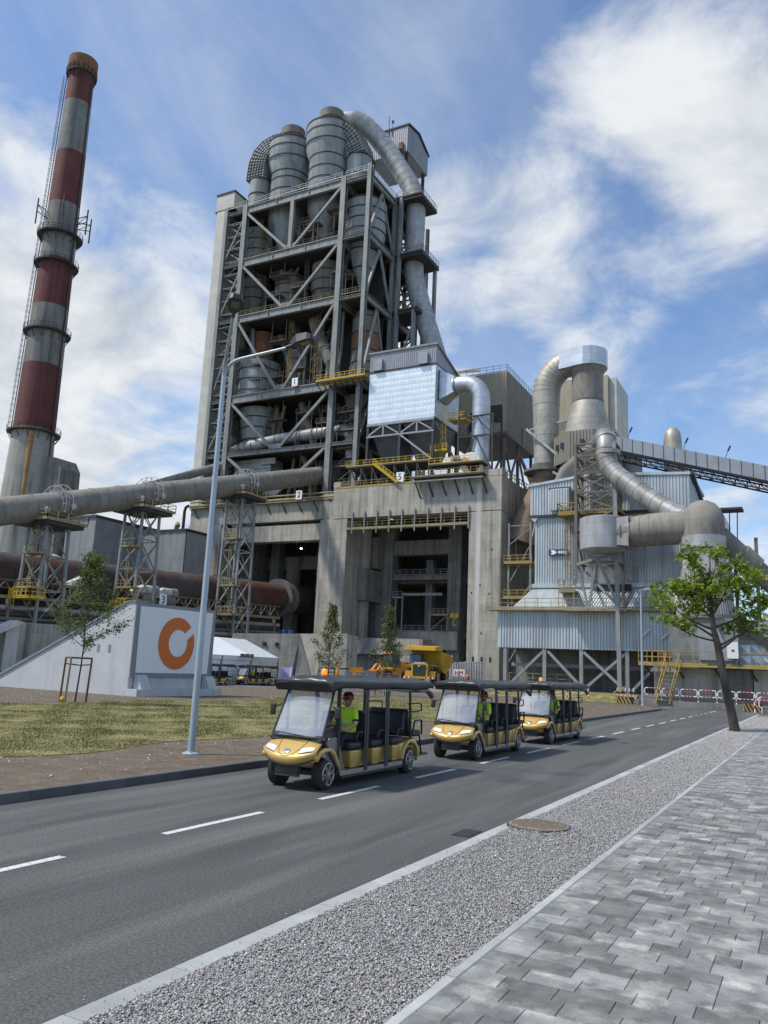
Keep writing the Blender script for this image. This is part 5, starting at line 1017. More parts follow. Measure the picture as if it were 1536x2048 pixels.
# legs and braces below
for x in (-31.2,-26.6,-22.5,-17.6,-13.2):
    MB().box(x-.2,x+.2,BY-2,BY-1.6,.8,5.3).build('leg', 'pipe_grey', bs)
for x0, x1, u in ((-30.8,-26.8,0),(-26.2,-22.3,1),(-22.2,-17.8,2),(-17.2,-13.6,0)):
    if u in (0,2): MB().beam((x0,BY-1.75,1.1), (x1,BY-1.75,5.0), .28).build('brace', 'pipe_grey', bs)
    if u in (1,2): MB().beam((x0,BY-1.95,5.0), (x1,BY-1.95,1.1), .28).build('brace', 'pipe_grey', bs)
MB().box(-31.9,-10,BY+4,BY+4.4,.8,5.4).build('undercroft_wall', 'concrete_grey', bs); MB().box(-31.5,-11,BY+1.2,BY+1.5,3.3,3.7).build('undercroft_beam', 'pipe_grey', bs)
MB().rail([(-31,BY-1.0,1.4),(-24,BY-1.0,1.4)], 1.1, 1.5, .07).build('undercroft_rail', 'dull_yellow', bs)
for x, z in ((-15.6,7.1),(-13.5,7.0)): MB().beam((x-.5,BY-2.3,z-.4), (x+.45,BY-2.3,z+.5), .12).build('strip_light', 'white_paint', bs)
# lattice tower with round drum, cross duct and dome in front of the shed
lt = thing('lattice_mast', 'rusty grey four-legged lattice mast in front of the blue shed', 'lattice tower', (-20.5,87,1))
legs = [((-22.4,86.2),(-22.6,86.2)),((-18.0,86.2),(-18.35,86.2)),((-18.0,89.2),(-18.35,89.0)),((-22.4,89.2),(-22.6,89.0))]
LZ = lambda i, z: V(legs[i][0][0]+(legs[i][1][0]-legs[i][0][0])*(z-1)/27, legs[i][0][1]+(legs[i][1][1]-legs[i][0][1])*(z-1)/27, z)
for i in range(4):
    z0 = 1.0 if i in (1,2) else 14.0
    MB().beam(LZ(i,z0), LZ(i,28), .42 if i == 1 else .3).build('leg', 'pipe_grey' if i == 1 else 'brown_steel', lt)
q = MB(); zz = [14.6,18.2,20.4,22.4,24.6,26.6,28]
for z in zz:
    for i in range(4): q.beam(LZ(i,z), LZ((i+1)%4,z), .2)
for z0, z1 in zip(zz, zz[1:]):
    for i in range(4):
        if i != 0 or z0 > 18: q.beam(LZ(i,z0), LZ((i+1)%4,z1), .16)
        if z0 > 20: q.beam(LZ((i+1)%4,z0), LZ(i,z1), .12)
q.build('bracing', 'brown_steel', lt)
q = MB(); q.beam((-22.4,86.2,14.4), (-18.2,86.2,15.6), .32); q.beam((-20.3,86.2,15.0), (-21.3,86.6,9.6), .24); q.beam((-20.3,86.2,15.0), (-18.2,86.2,10.2), .24); q.beam((-21.6,86.8,13.6), (-18.2,86.3,10.0), .24); q.beam((-22.3,86.3,14.2), (-21.4,86.8,9.7), .22); q.beam((-23.9,86.3,9.5), (-18,86.3,9.8), .24); q.build('lower_strut', 'pipe_grey', lt)
dr = thing('round_drum', 'short upright galvanised drum held inside the lattice mast', 'drum', (-19.4,84.6,15))
MB().lathe((-19.2,84.4,0), [(2.25,15.5),(2.4,15.6),(2.4,18.9),(2.2,19.0)], 40).build('shell', 'galvanised_soft', dr, 25)
cpx = [V(-17.8,84.3,17.3),V(-15.5,84.0,17.4),V(-13.6,83.8,17.5),V(-11.6,83.4,17.5),V(-9.9,83.2,17.4)]
xd = thing('cross_duct', 'thick dusty duct joining the round drum to the domed elbow', 'duct', (-13,83,16)); MB().sweep(cpx, [1.55,1.62,1.68,1.7,1.7], 32).build('shell', 'duct_dusty', xd, 50); seams(MB(), cpx, 1.66, .95, .035, 32).build('seam', 'duct_dusty', xd); MB().hexa([(-17.6,82.8,15.9),(-16.2,82.5,15.7),(-16.2,85.3,15.7),(-17.6,85.6,15.9)], [(-17.6,82.8,18.7),(-16.2,82.5,18.8),(-16.2,85.3,18.8),(-17.6,85.6,18.7)]).build('transition', 'galvanised_soft', xd)
dm_ = thing('domed_elbow', 'dome-topped elbow duct on a ribbed tapering stack behind the tree', 'duct', (-9.1,83,4))
MB().lathe((-9.1,83,0), [(2.04,15.2),(2.04,17.6),(1.95,18.4),(1.7,19.1),(1.2,19.7),(.6,20.0),(.01,20.05)], 40).build('dome', 'duct_dusty', dm_, 40); MB().lathe((-9.1,83,0), [(2.1,15.1),(2.1,16.35)], 40, False).build('silver_band', 'galvanised_soft', dm_, 40); MB().lathe((-9.1,83,0), [(2.16,15.0),(2.16,15.15)], 40, False).build('rim', 'dark_steel', dm_)
q = MB(); n_ = 64
for i in range(n_):
    a0, a1 = 2*math.pi*i/n_, 2*math.pi*(i+.5)/n_
    q.hexa([(-9.1+2.74*math.cos(a),83+2.74*math.sin(a),8.6) for a in (a0,a1)]+[(-9.1+2.6*math.cos(a),83+2.6*math.sin(a),8.6) for a in (a1,a0)], [(-9.1+2.1*math.cos(a),83+2.1*math.sin(a),13.2) for a in (a0,a1)]+[(-9.1+1.95*math.cos(a),83+1.95*math.sin(a),13.2) for a in (a1,a0)])
q.build('stack_rib', 'stack_sheet', dm_); MB().lathe((-9.1,83,0), [(2.66,8.6),(2.0,13.2),(1.98,15.2)], 40).build('tapered_stack', 'stack_sheet', dm_, 25); MB().lathe((-9.1,83,0), [(2.85,8.3),(2.85,8.65)], 40).build('base_ring', 'duct_dusty', dm_); MB().hexa([(-12.0,81.4,3.8),(-6.4,81.4,3.8),(-6.4,85,3.8),(-12,85,3.8)], [(-12.4,80.8,8.3),(-6.0,80.8,8.3),(-6.0,85.6,8.3),(-12.4,85.6,8.3)]).build('base_casing', 'duct_grey', dm_); MB().hexa([(-9.6,80.9,4.4),(-6.6,80.9,4.4),(-6.6,81.3,4.4),(-9.6,81.3,4.4)], [(-9.6,80.5,7.8),(-8.1,80.5,7.8),(-8.1,81.2,7.8),(-9.6,81.2,7.8)]).build('chute_plate', 'galvanised_soft', dm_)
pp = [V(-30.2,108,25.5),V(-24.8,97,29.0),V(-21.2,90.0,31.2)]
t = thing('dust_pipe', 'long thin dusty pipe slanting up behind the lattice mast', 'pipe', pp[0]); MB().sweep([(-28.9,100,24.4),(-28.6,100,26.4),(-27.6,100,28.6),(-23.3,100,32.1),(-21.8,97,33.0)], .8, 18).build('tube', 'duct_dusty', t, 50)
ep = [V(-20.4,88.6,28.6),V(-19.7,87.4,28.9),V(-19.35,86.8,28.2),V(-19.3,86.6,26.6),V(-18.9,86.4,25.2),V(-18.0,86.0,24.0),V(-16.5,85.5,22.7),V(-14.4,84.8,20.9),V(-12.5,84.2,19.5),V(-10.6,83.5,18.3)]
el = thing('elbow_pipe', 'galvanised elbow pipe dropping from the mast top down to the domed duct', 'pipe', (-15,85,18)); MB().sweep(ep, [1.05,1.08]+[1.08]*8, 28).build('tube', 'duct_grey', el, 50); seams(MB(), ep, 1.08, 1.15, .03, 28).build('seam', 'duct_grey', el); MB().lathe((-19.1,86.7,0), [(1.12,26.6),(1.3,26.65),(1.3,27.1),(1.12,27.15)], 28).build('collar', 'galvanised_soft', el)
rp = [V(-7.6,81,16.6),V(-4.5,83,13.4),V(-1.0,85.4,10.0)]
rr = thing('right_pipe', 'stepped grey pipe running down off the right edge behind the tree', 'pipe', (-3,84,10)); MB().sweep(rp, 1.0, 24).build('tube', 'duct_dusty', rr, 50); MB().tube(rp[0].lerp(rp[1],.55), rp[0].lerp(rp[1],.95), 1.2, n=24).build('sleeve', 'duct_dusty', rr, 50)
for x in (-6.3,-4.4): MB().beam((x,82.5,3.8), (x,82.5,16.5), .32).build('post', 'brown_steel', rr)
q = MB(); q.beam((-7.2,81.6,3.8), (-6.6,81.6,19.2), .1); q.beam((-6.4,81.6,3.8), (-5.9,81.6,19.2), .1); q.box(-7.4,-5.4,81,83,19.2,19.4); q.build('service_mast', 'dark_steel', rr)
b2 = thing('slanted_casing', 'silver diamond-pressed sheet casing under the slanting pipe at the right edge', 'casing', (-3.4,80.5,3.8))
bme = MB().add([(0,0,0),(.95,0,0),(.95,0,.95),(0,0,.95),(.475,-.12,.475)], [(0,1,4),(1,2,4),(2,3,4),(3,0,4)]).mesh('pressed_panel', 'sheet_bright')
MB().box(-6.2,1.2,80.6,83,3.9,8.3).build('casing', 'galvanised_soft', b2)
for i in range(8):
    for j in range(4):
        if j < 2 or i > j: o = link('pressed_panel', bme, b2); o.location = (-6.2+i*.95, 80.58, 4.0+j*1.0)
MB().beam((-6.6,80.2,8.6), (-1.6,80.2,4.0), .8).build('slant_pipe', 'machine_dark', b2)

# ---------------------------------------------------------------- raised service platform at the right
sp = thing('service_platform', 'concrete plinth with a yellow railed service platform behind the tree', 'platform', (-9,79,0))
part(sp, 'plinth_wall', 'concrete', (-13.6,-11.0,79.9,84,.3,3.6)); part(sp, 'plinth_wall', 'concrete', (-10.95,-7.2,79.7,84,.3,3.6)); part(sp, 'plinth_wall', 'concrete_grey', (-7.15,-4.9,80.2,84,.3,3.6)); part(sp, 'plinth_wall', 'concrete', (-4.8,3,79.9,84,.3,3.6))
part(sp, 'rear_block', 'concrete_grey', (-14.4,4,84.1,88,.3,4.2))
d_ = part(sp, 'deck', 'yellow_rail', (-14.8,3,78,79.6,3.66,3.85)); MB().rail([(-14.8,78.05,3.85),(-8.6,78.05,3.85)], 1.25, 1.25, .055).build('railing', 'yellow_rail', d_); MB().rail([(-6.9,78.05,3.85),(3,78.05,3.85)], 1.25, 1.25, .055).build('railing', 'yellow_rail', d_)
q = MB(); q.rail([(-14.8,79.5,3.85),(-11.6,79.5,3.85)], 1.25, .5, .06); q.build('rear_rail', 'yellow_rail', d_)
for x in (-14.2,-11.4,-8,-5): MB().beam((x,78.3,3.6), (x+.5,79.7,2.6), .14).build('bracket', 'dark_steel', d_)
for dx in (0,1.2): q = MB(); q.beam((-12.2+dx,78,4.9), (-13.0+dx,76.6,.9), .06); q.beam((-12.2+dx,78,3.7), (-13.0+dx,76.6,.2), .06, .14); q.beam((-12.5+dx,77.4,4.3-.1), (-12.5+dx,77.4,2.6), .07); q.beam((-12.8+dx,76.9,1.6), (-12.8+dx,76.9,.7), .07); q.build('stair_stringer', 'yellow_rail', sp)
for i in range(9): f = (i+.5)/9; MB().box(-12.2-.8*f,-11-.8*f,78-1.4*f-.1,78-1.4*f+.1,3.7-3.4*f-.02,3.7-3.4*f+.02).build('tread', 'dull_yellow', sp)
mtr = thing('blower', 'grey round blower with motor on the service platform behind the railing', 'blower', (-9.6,79.3,3.9)); MB().tube((-9.9,79.0,4.75), (-9.9,79.5,4.75), .85, n=28).build('casing', 'pipe_grey', mtr, 50); MB().tube((-9.9,78.97,4.75), (-9.9,79.0,4.75), .4, n=20).build('inlet', 'machine_dark', mtr, 50); MB().box(-9.0,-8.5,79.0,79.6,4.0,5.2).build('motor', 'machine_dark', mtr); MB().hexa([(-10.2,79,5.5),(-8.9,79,5.5),(-8.9,79.6,5.5),(-10.2,79.6,5.5)], [(-10,79,6.1),(-8.6,79,6.1),(-8.6,79.6,6.1),(-10,79.6,6.1)]).build('chute', 'cladding_grey', mtr)
cbx = thing('control_cabinet', 'white control cabinet mounted on the yellow platform railing', 'cabinet', (-6.4,77.9,4)); MB().box(-6.9,-5.95,77.7,78.0,4.55,6.05).build('box', 'white_paint', cbx); MB().box(-6.5,-6.3,77.66,77.7,5.2,5.35).build('latch', 'black_paint_and_holes', cbx)
for x in (-6.7,-6.15): MB().beam((x,78,3.85), (x,78,4.55), .06).build('leg', 'pipe_grey', cbx)
scr = thing('steel_scrap_stack', 'rusty stacked steel beams on the platform beside the yellow steps', 'steel stack', (-12.6,79.8,3.9)); 
for i in range(4): MB().box(-13.2,-10.8,79.8,80.2,3.95+i*.28,4.15+i*.28).build('beam', 'rust', scr)
for t_, xc in ((sp,-9),(mtr,-9.6),(cbx,-6.4),(scr,-12.6),(b2,-3.4),(rr,-4)):
    t_.location = (t_.location.x+xc*.037, t_.location.y+3.0, t_.location.z+.06)
# raised terrace under the plant and its low wall
struct('terrace', MB().hexa([(-200,124.5,-.05),(-30,124.5,-.05),(-30,260,-.05),(-200,260,-.05)], [(-200,131.5,.95),(-30,131.5,.95),(-30,260,.95),(-200,260,.95)]), 'yard')
struct('terrace_right', MB().box(-34,30,82.5,130,-.05,.8), 'yard')
struct('verge_grass', MB().hexa([(-34,80.0,-.05),(-15.5,80.0,-.05),(-15.5,84,-.05),(-34,84,-.05)], [(-34,83,.85),(-15.5,82.6,.85),(-15.5,84,.86),(-34,84,.86)]), 'lawn')
lwl = thing('low_wall', 'low weathered concrete kerb wall across the end of the road', 'wall', (-8,80,0)); MB().box(-15.3,8,79.8,80.25,-.03,.52).build('wall', 'concrete_grey', lwl); MB().box(-15.3,8,80.26,82.6,-.03,.5).build('ledge', 'yard', lwl)
# ---------------------------------------------------------------- logo sign
sg = thing('logo_sign', 'grey wedge-shaped sign wall with an orange broken-ring logo on a white panel', 'sign', (-36,37,.1))
SX = -34.4
MB().prism([(-47.2,.05),(SX-.02,.05),(SX-.02,5.42),(SX-.6,5.42)], 'y', 34.0, 34.6).build('wedge_wall', 'sign_wall', sg)
MB().prism([(-47.3,.12),(-47.0,.05),(SX-.55,5.43),(SX+.05,5.43),(SX+.05,5.5),(SX-.6,5.5)], 'y', 33.92, 34.68).build('coping', 'sign_grey', sg)
MB().box(-35.0,SX-.03,34.61,41.0,.05,5.4).build('rear_wall', 'sign_wall', sg)
MB().prism([(34.0,1.15),(34.0,5.44),(41.0,5.5),(41.0,1.2)], 'x', SX-.02, SX+.06).build('frame', 'sign_grey', sg)
MB().prism([(34.38,1.42),(34.3,5.22),(40.7,5.3),(40.55,1.44)], 'x', SX+.062, SX+.1).build('panel', 'sign_panel', sg)
LY, LZ_, LR = 37.52, 3.22, 1.56
ring = []; gap = R(33); n_ = 72
o0 = math.asin(.24/LR); iC = (LY+.12, LZ_+.02); iR = .82; i0 = math.asin(.24/iR)
outer = [(LY+LR*math.cos(gap+o0+(2*math.pi-2*o0)*k/n_), LZ_+LR*math.sin(gap+o0+(2*math.pi-2*o0)*k/n_)) for k in range(n_+1)]
inner = [(iC[0]+iR*math.cos(gap+i0+(2*math.pi-2*i0)*k/n_), iC[1]+iR*math.sin(gap+i0+(2*math.pi-2*i0)*k/n_)) for k in range(n_+1)]
lg = MB(); vs = []
for xx in (SX+.102, SX+.13): vs += [(xx,y,z) for y, z in outer]+[(xx,y,z) for y, z in inner]
m1 = n_+1; fs = []
for k in range(n_): fs += [(2*m1+k,2*m1+k+1,3*m1+k+1,3*m1+k), (k,m1+k,m1+k+1,k+1), (k,k+1,2*m1+k+1,2*m1+k), (m1+k,3*m1+k,3*m1+k+1,m1+k+1)]
fs += [(0,2*m1,3*m1,m1),(n_,m1+n_,3*m1+n_,2*m1+n_)]
lg.add(vs, fs).build('ring_logo', 'sign_orange', sg)
MB().box(SX-.3,SX+.75,33.95,41.3,.05,.52).build('plinth', 'sign_wall', sg); MB().prism([(SX+.06,.52),(SX+.7,.52),(SX+.3,1.3),(SX+.06,1.3)], 'y', 34.35, 35.1).build('cheek', 'sign_wall', sg); MB().prism([(SX+.06,.52),(SX+.7,.52),(SX+.3,1.3),(SX+.06,1.3)], 'y', 40.2, 40.95).build('cheek', 'sign_wall', sg)
for x in (-37.05,-36.15): MB().box(x-.11,x+.11,33.985,34.05,2.5,2.95).build('vent', 'sign_grey', sg)
for k in range(13): MB().tube((SX+.09,34.36+k*.51,1.33), (SX+.12,34.36+k*.51,1.33), .025, n=6).build('fixing', 'cart_metal', sg)

# ---------------------------------------------------------------- number boards
def board(txt, x, y, z, w, h, label, axis='y'):
    t = thing('number_board', label, 'board', (x,y,z-h/2), 'numbered boards on the plant'); me = text_mesh(txt, h*.95)
    if axis == 'y': MB().box(x-w/2,x+w/2,y-.08,y,z-h/2,z+h/2).build('plate', 'board_white', t)
    else: MB().box(x-.0,x+.08,y-w/2,y+w/2,z-h/2,z+h/2).build('plate', 'board_white', t)
    me.materials.clear(); me.materials.append(MATS['board_ink']); M4 = Matrix.Translation((x,y-.1,z)) if axis == 'y' else Matrix.Translation((x+.1,y,z))
    M4 = M4 @ Matrix.Rotation(math.pi/2, 4, 'X') if axis == 'y' else M4 @ Matrix.Rotation(math.pi/2, 4, 'Z') @ Matrix.Rotation(math.pi/2, 4, 'X')
    me.transform(M4); o = link('numeral', me, t)
board('1', -98.6, YF-.3, 63.75, 1.5, 1.9, 'white board with the number 1 on the fourth floor railing')
board('2', -93.3, F2-1.0, 37.1, 1.5, 1.9, 'white board with the number 2 on the yellow edge pipe')
board('3', -92.6, 97.2, 11.6, 1.5, 1.9, 'white board with the number 3 on the kiln walkway', 'x')
board('5', -69.4, 133.9, 39.0, 1.6, 1.9, 'white board with the number 5 at the edge of the block roof')

# ---------------------------------------------------------------- marquee, flag and poster
mq = thing('marquee', 'white event marquee with a pitched roof behind the sign', 'tent', (-58,66,0))
def mp(a, b, z): return V(-54.3-b, 76.4-a, z)
for i in range(4):
    a0, a1 = i*5, (i+1)*5
    MB().hexa([mp(a0,0,2.9),mp(a1,0,2.9),mp(a1,0,2.96),mp(a0,0,2.96)][:2]+[mp(a1,5,4.9),mp(a0,5,4.9)], [mp(a0,0,2.96),mp(a1,0,2.96),mp(a1,5,4.96),mp(a0,5,4.96)]).build('roof_bay', 'tent_shaded' if i == 0 else 'tent_white', mq)
    MB().hexa([mp(a0,10,2.9),mp(a1,10,2.9),mp(a1,5.02,4.9),mp(a0,5.02,4.9)], [mp(a0,10,2.96),mp(a1,10,2.96),mp(a1,5.02,4.96),mp(a0,5.02,4.96)]).build('roof_bay', 'tent_white', mq)
    MB().hexa([mp(a0,-.02,2.5),mp(a1,-.02,2.5),mp(a1,.02,2.5),mp(a0,.02,2.5)], [mp(a0,-.02,2.9),mp(a1,-.02,2.9),mp(a1,.02,2.9),mp(a0,.02,2.9)]).build('valance', 'tent_shaded' if i == 0 else 'tent_white', mq)
    if i: MB().hexa([mp(a0+.15,.1,0),mp(a1-.15,.1,0),mp(a1-.15,.16,0),mp(a0+.15,.16,0)], [mp(a0+.15,.1,2.5),mp(a1-.15,.1,2.5),mp(a1-.15,.16,2.5),mp(a0+.15,.16,2.5)]).build('side_sheet', 'tent_white', mq)
    MB().beam(mp(a0,.05,0), mp(a0,.05,2.9), .14).build('post', 'pipe_grey', mq)
MB().beam(mp(0,10,0), mp(0,10,2.9), .14).build('post', 'pipe_grey', mq); MB().beam(mp(5,9,0), mp(19,9,0), .1).build('ground_bar', 'pipe_grey', mq)
g_ = MB(); g_.add([mp(0,0,2.9),mp(0,10,2.9),mp(0,5,4.9)], [(0,1,2)]); g_.build('gable', 'tent_shaded', mq)
for a in (5.4,6.2,7.0): MB().box(*[mp(a,-.25,0).x-.18,mp(a,-.25,0).x+.18,mp(a,-.25,0).y-.15,mp(a,-.25,0).y+.15,2.85,3.2]).build('floodlight', 'machine_dark', mq)
ff = thing('feather_flag', 'dark feather flag on a slim pole beside the marquee', 'flag', (-54.2,79.2,0))
MB().beam((-54.2,79.2,0), (-54.1,79.2,4.5), .06).build('pole', 'pipe_grey', ff); MB().prism([(-54.15,1.0),(-53.8,1.0),(-53.55,3.6),(-53.6,4.6),(-53.8,3.9),(-54.08,2.2)], 'y', 79.17, 79.23).build('cloth', 'flag_dark', ff)
ps = thing('poster_stand', 'lilac printed poster stand at the foot of the dark flag', 'sign', (-53.0,77.2,0))
MB().hexa([(-54.3,76.8,.4),(-53.1,77.2,.4),(-53.1,77.26,.4),(-54.3,76.86,.4)], [(-54.2,77.0,1.95),(-53.0,77.4,1.95),(-53.0,77.46,1.95),(-54.2,77.06,1.95)]).build('poster', 'purple_print', ps)
for x, y in ((-54.2,76.8),(-53.15,77.15)): MB().beam((x,y,0), (x+.1,y+.2,2.0), .07).build('leg', 'board_white', ps)

# ---------------------------------------------------------------- machines in the yard (front towards -y, placed by the root)
def wheel_part(root, x, y, z, r, w, tm='tyre', rim='truck_yellow', name='wheel'):
    t_ = MB().sweep([(x-w/2,y,z),(x-w/2+.06*w,y,z),(x+w/2-.06*w,y,z),(x+w/2,y,z)], [r*.88,r,r,r*.88], 28).build(name, tm, root, 50)
    MB().sweep([(x-w/2-.015,y,z),(x+w/2+.015,y,z)], [r*.52,r*.52], 22).build('rim', rim, t_, 50); MB().sweep([(x-w/2-.05,y,z),(x+w/2+.05,y,z)], r*.2, 14).build('hub', 'machine_dark', t_, 50)
    lug = MB()
    for i in range(22):
        a = 2*math.pi*i/22; c = V(x,y+r*math.cos(a),z+r*math.sin(a)); lug.beam(c+V(-w*.46,0,0), c+V(w*.46,0,0), .09*r, .07*r)
    lug.build('tread', tm, t_); return t_
dt = thing('dump_truck', 'yellow quarry dump truck with a broad canopy over its cab parked in the yard', 'truck', (0,0,0))
MB().box(-1.1,1.1,-3.2,4.2,1.1,1.9).build('chassis', 'machine_dark', dt)
MB().hexa([(-1.25,-4.0,1.25),(1.25,-4.0,1.25),(1.25,-1.4,1.25),(-1.25,-1.4,1.25)], [(-1.2,-3.9,3.1),(1.2,-3.9,3.1),(1.2,-1.4,3.1),(-1.2,-1.4,3.1)]).build('hood', 'truck_yellow', dt)
gr = MB().box(-.95,.95,-4.06,-3.95,1.35,2.95).build('grille', 'machine_dark', dt)
q = MB()
for i in range(7): q.box(-.9,.9,-4.1,-4.06,1.42+i*.21,1.48+i*.21)
q.build('slat', 'glass_dark', gr); MB().lathe((0,-4.08,2.75), [(.16,-.08),(.16,.08)], 14).build('badge', 'board_white', dt)
MB().box(-2.3,2.3,-4.2,-3.5,.95,1.25).build('bumper', 'truck_yellow', dt)
for sx in (-1,1):
    for i in range(4):
        x0 = sx*(1.0+i*.33); MB().prism([(x0,.97),(x0+sx*.17,.97),(x0+sx*.27,1.23),(x0+sx*.1,1.23)], 'y', -4.23, -4.2).build('warning_stripe', 'red_paint' if i % 2 == 0 else 'board_white', dt)
    MB().box(min(sx*1.3,sx*2.3),max(sx*1.3,sx*2.3),-3.6,-2.2,1.26,2.05).build('fender', 'truck_yellow', dt)
    MB().rail([(sx*2.25,-3.6,2.95),(sx*2.25,-1.6,2.95)], .8, .8, .05).build('handrail', 'machine_dark', dt)
    MB().box(min(sx*1.25,sx*2.3),max(sx*1.25,sx*2.3),-3.4,-1.3,2.85,2.95).build('deck', 'truck_yellow', dt)
MB().hexa([(-.2,-2.9,2.96),(-2.0,-2.9,2.96),(-2.0,-1.4,2.96),(-.2,-1.4,2.96)][::-1], [(-.3,-2.6,4.5),(-1.9,-2.6,4.5),(-1.9,-1.4,4.5),(-.3,-1.4,4.5)][::-1]).build('cab', 'glass_dark', dt)
MB().hexa([(-.9,-3.9,3.12),(.9,-3.9,3.12),(.9,-2.3,3.12),(-.9,-2.3,3.12)], [(-.8,-3.8,3.25),(.8,-3.8,3.25),(.8,-2.3,3.5),(-.8,-2.3,3.5)]).build('engine_cover', 'pipe_grey', dt)
MB().prism([(-4.2,5.0),(-4.15,5.5),(-1.0,5.75),(-.6,5.5),(-.6,4.6),(-1.0,5.0)], 'x', -2.4, 2.4).build('canopy', 'truck_yellow', dt)
bd = MB(); bd.prism([(-1.0,5.0),(-.6,2.2),(1.6,1.7),(5.4,3.2),(5.6,3.6),(4.9,4.5),(-1.0,5.0)][:-1], 'x', -2.4, 2.4); bd.build('dump_body', 'truck_yellow', dt)
for i in range(4):
    for sx in (-1,1): MB().beam((sx*2.46,-.2+i*1.25,2.2+i*.18), (sx*2.46,-.2+i*1.25,4.75-i*.06), .16).build('body_rib', 'truck_yellow', dt)
for k in range(4): MB().box(2.41,2.5,5.0-.12+k*.13,5.08+k*.13-.12,4.35-k*.28,4.6-k*.28).build('rear_stripe', 'red_paint' if k % 2 else 'board_white', dt)
for x, y in ((-1.9,-2.2),(1.9,-2.2),(-1.9,2.6),(1.9,2.6)): wheel_part(dt, x, y, 1.22, 1.22, .95)
q = MB(); q.ladder((1.75,-4.3,.4), (1.75,-3.9,2.9), V(1,0,0), .5); q.build('ladder', 'machine_dark', dt); MB().box(1.0,1.6,-3.4,-3.0,0,.35).build('wheel_chock', 'yellow_bright', dt)
dt.location = (-55.2,118.8,0); dt.rotation_euler.z = R(8); dt.scale = (1.08,1.08,1.08)
wl = thing('wheel_loader', 'orange-yellow wheel loader with a dark glass cab beside the dump truck', 'loader', (0,0,0))
MB().box(-1.2,1.2,-.6,4.4,1.2,2.3).build('rear_frame', 'machine_orange', wl); MB().hexa([(-1.1,1.6,2.3),(1.1,1.6,2.3),(1.1,4.6,2.2),(-1.1,4.6,2.2)], [(-.9,1.6,3.3),(.9,1.6,3.3),(.9,4.3,3.0),(-.9,4.3,3.0)]).build('engine_hood', 'machine_orange', wl)
MB().box(-.8,.8,-3.6,-.7,1.0,1.9).build('front_frame', 'machine_orange', wl); MB().hexa([(-.9,-.6,2.3),(.9,-.6,2.3),(.9,1.5,2.3),(-.9,1.5,2.3)], [(-.8,-.3,4.3),(.8,-.3,4.3),(.8,1.4,4.3),(-.8,1.4,4.3)]).build('cab', 'glass_dark', wl); MB().box(-.95,.95,-.5,1.6,4.3,4.5).build('cab_roof', 'machine_orange', wl)
for sx in (-.55,.55): MB().sweep([(sx,-1.0,2.7),(sx,-2.4,2.6),(sx,-3.6,1.4),(sx,-4.4,.9)], .2, 8).build('lift_arm', 'machine_orange', wl)
MB().prism([(-4.3,.3),(-5.6,.25),(-5.9,.5),(-4.7,.7),(-4.3,1.7),(-4.1,1.7)], 'x', -1.6, 1.6).build('bucket', 'machine_dark', wl)
for x, y in ((-1.35,-2.0),(1.35,-2.0),(-1.35,2.6),(1.35,2.6)): wheel_part(wl, x, y, 1.0, 1.0, .75, rim='machine_orange')
for k in range(3): MB().tube((-.7+k*.7,-.4,4.5), (-.7+k*.7,-.4,4.75), .12, n=10).build('work_lamp', 'board_white', wl)
wl.location = (-64.0,122.4,0); wl.rotation_euler.z = R(-14); wl.scale = (1.12,1.12,1.12)
bl = thing('boom_lift', 'compact orange boom lift folded up beside the mesh fence', 'lift', (0,0,0))
MB().box(-1.0,1.0,-1.5,1.5,.35,1.0).build('chassis', 'machine_dark', bl)
for x, y in ((-1.0,-1.0),(1.0,-1.0),(-1.0,1.0),(1.0,1.0)): wheel_part(bl, x, y, .42, .42, .34, rim='board_white')
MB().box(-.9,.9,.5,2.2,1.0,1.6).build('turntable', 'machine_dark', bl); MB().box(-.8,.8,.7,2.3,1.6,2.1).build('counterweight', 'machine_orange', bl); MB().hexa([(-.25,-.2,2.1),(.25,-.2,2.1),(.25,2.4,1.9),(-.25,2.4,1.9)], [(-.25,-.2,2.75),(.25,-.2,2.75),(.25,2.4,2.9),(-.25,2.4,2.9)]).build('lower_boom', 'machine_orange', bl); MB().beam((0,-2.4,2.55), (0,.2,2.6), .3, .22).build('upper_boom', 'machine_dark', bl); MB().hexa([(-.3,-2.9,.9),(.3,-2.9,.9),(.3,-2.3,.9),(-.3,-2.3,.9)], [(-.18,-2.6,3.3),(.18,-2.6,3.3),(.18,-2.3,3.3),(-.18,-2.3,3.3)]).build('knuckle', 'machine_orange', bl)
q = MB(); q.box(-.9,.9,-4.6,-3.0,.55,.75); q.build('basket_floor', 'machine_orange', bl); q = MB(); q.rail([(-.9,-4.6,.7),(.9,-4.6,.7),(.9,-3,.7),(-.9,-3,.7)], 1.15, .4, .06, True); q.build('basket_rail', 'machine_orange', bl)
bl.location = (-51.8,88.6,0); bl.rotation_euler.z = R(-40); bl.scale = (.66,.66,.80)
mf = thing('mesh_fence', 'low grey site mesh fence standing in front of the wheel loader', 'fence', (-46,83,0))
for k in range(3):
    a, b = V(-47.6+k*1.3,80.0+k*2.2,0), V(-46.35+k*1.3,82.1+k*2.2,0); q = MB()
    for z in (.1,.9,1.75): q.beam(a+V(0,0,z), b+V(0,0,z), .06)
    q.beam(a, a+V(0,0,1.8), .07); q.beam(b, b+V(0,0,1.8), .07)
    for i in range(1,22): c = a.lerp(b, i/22); q.beam(c+V(0,0,.1), c+V(0,0,1.75), .025)
    for i in range(1,12): q.beam(a+V(0,0,.1+i*.14), b+V(0,0,.1+i*.14), .02)
    q.build('panel', 'pipe_grey', mf)
hf = thing('hoarding', 'curved-top grey corrugated hoarding between dump truck and corner pillar', 'fence', (-53,131,.9))
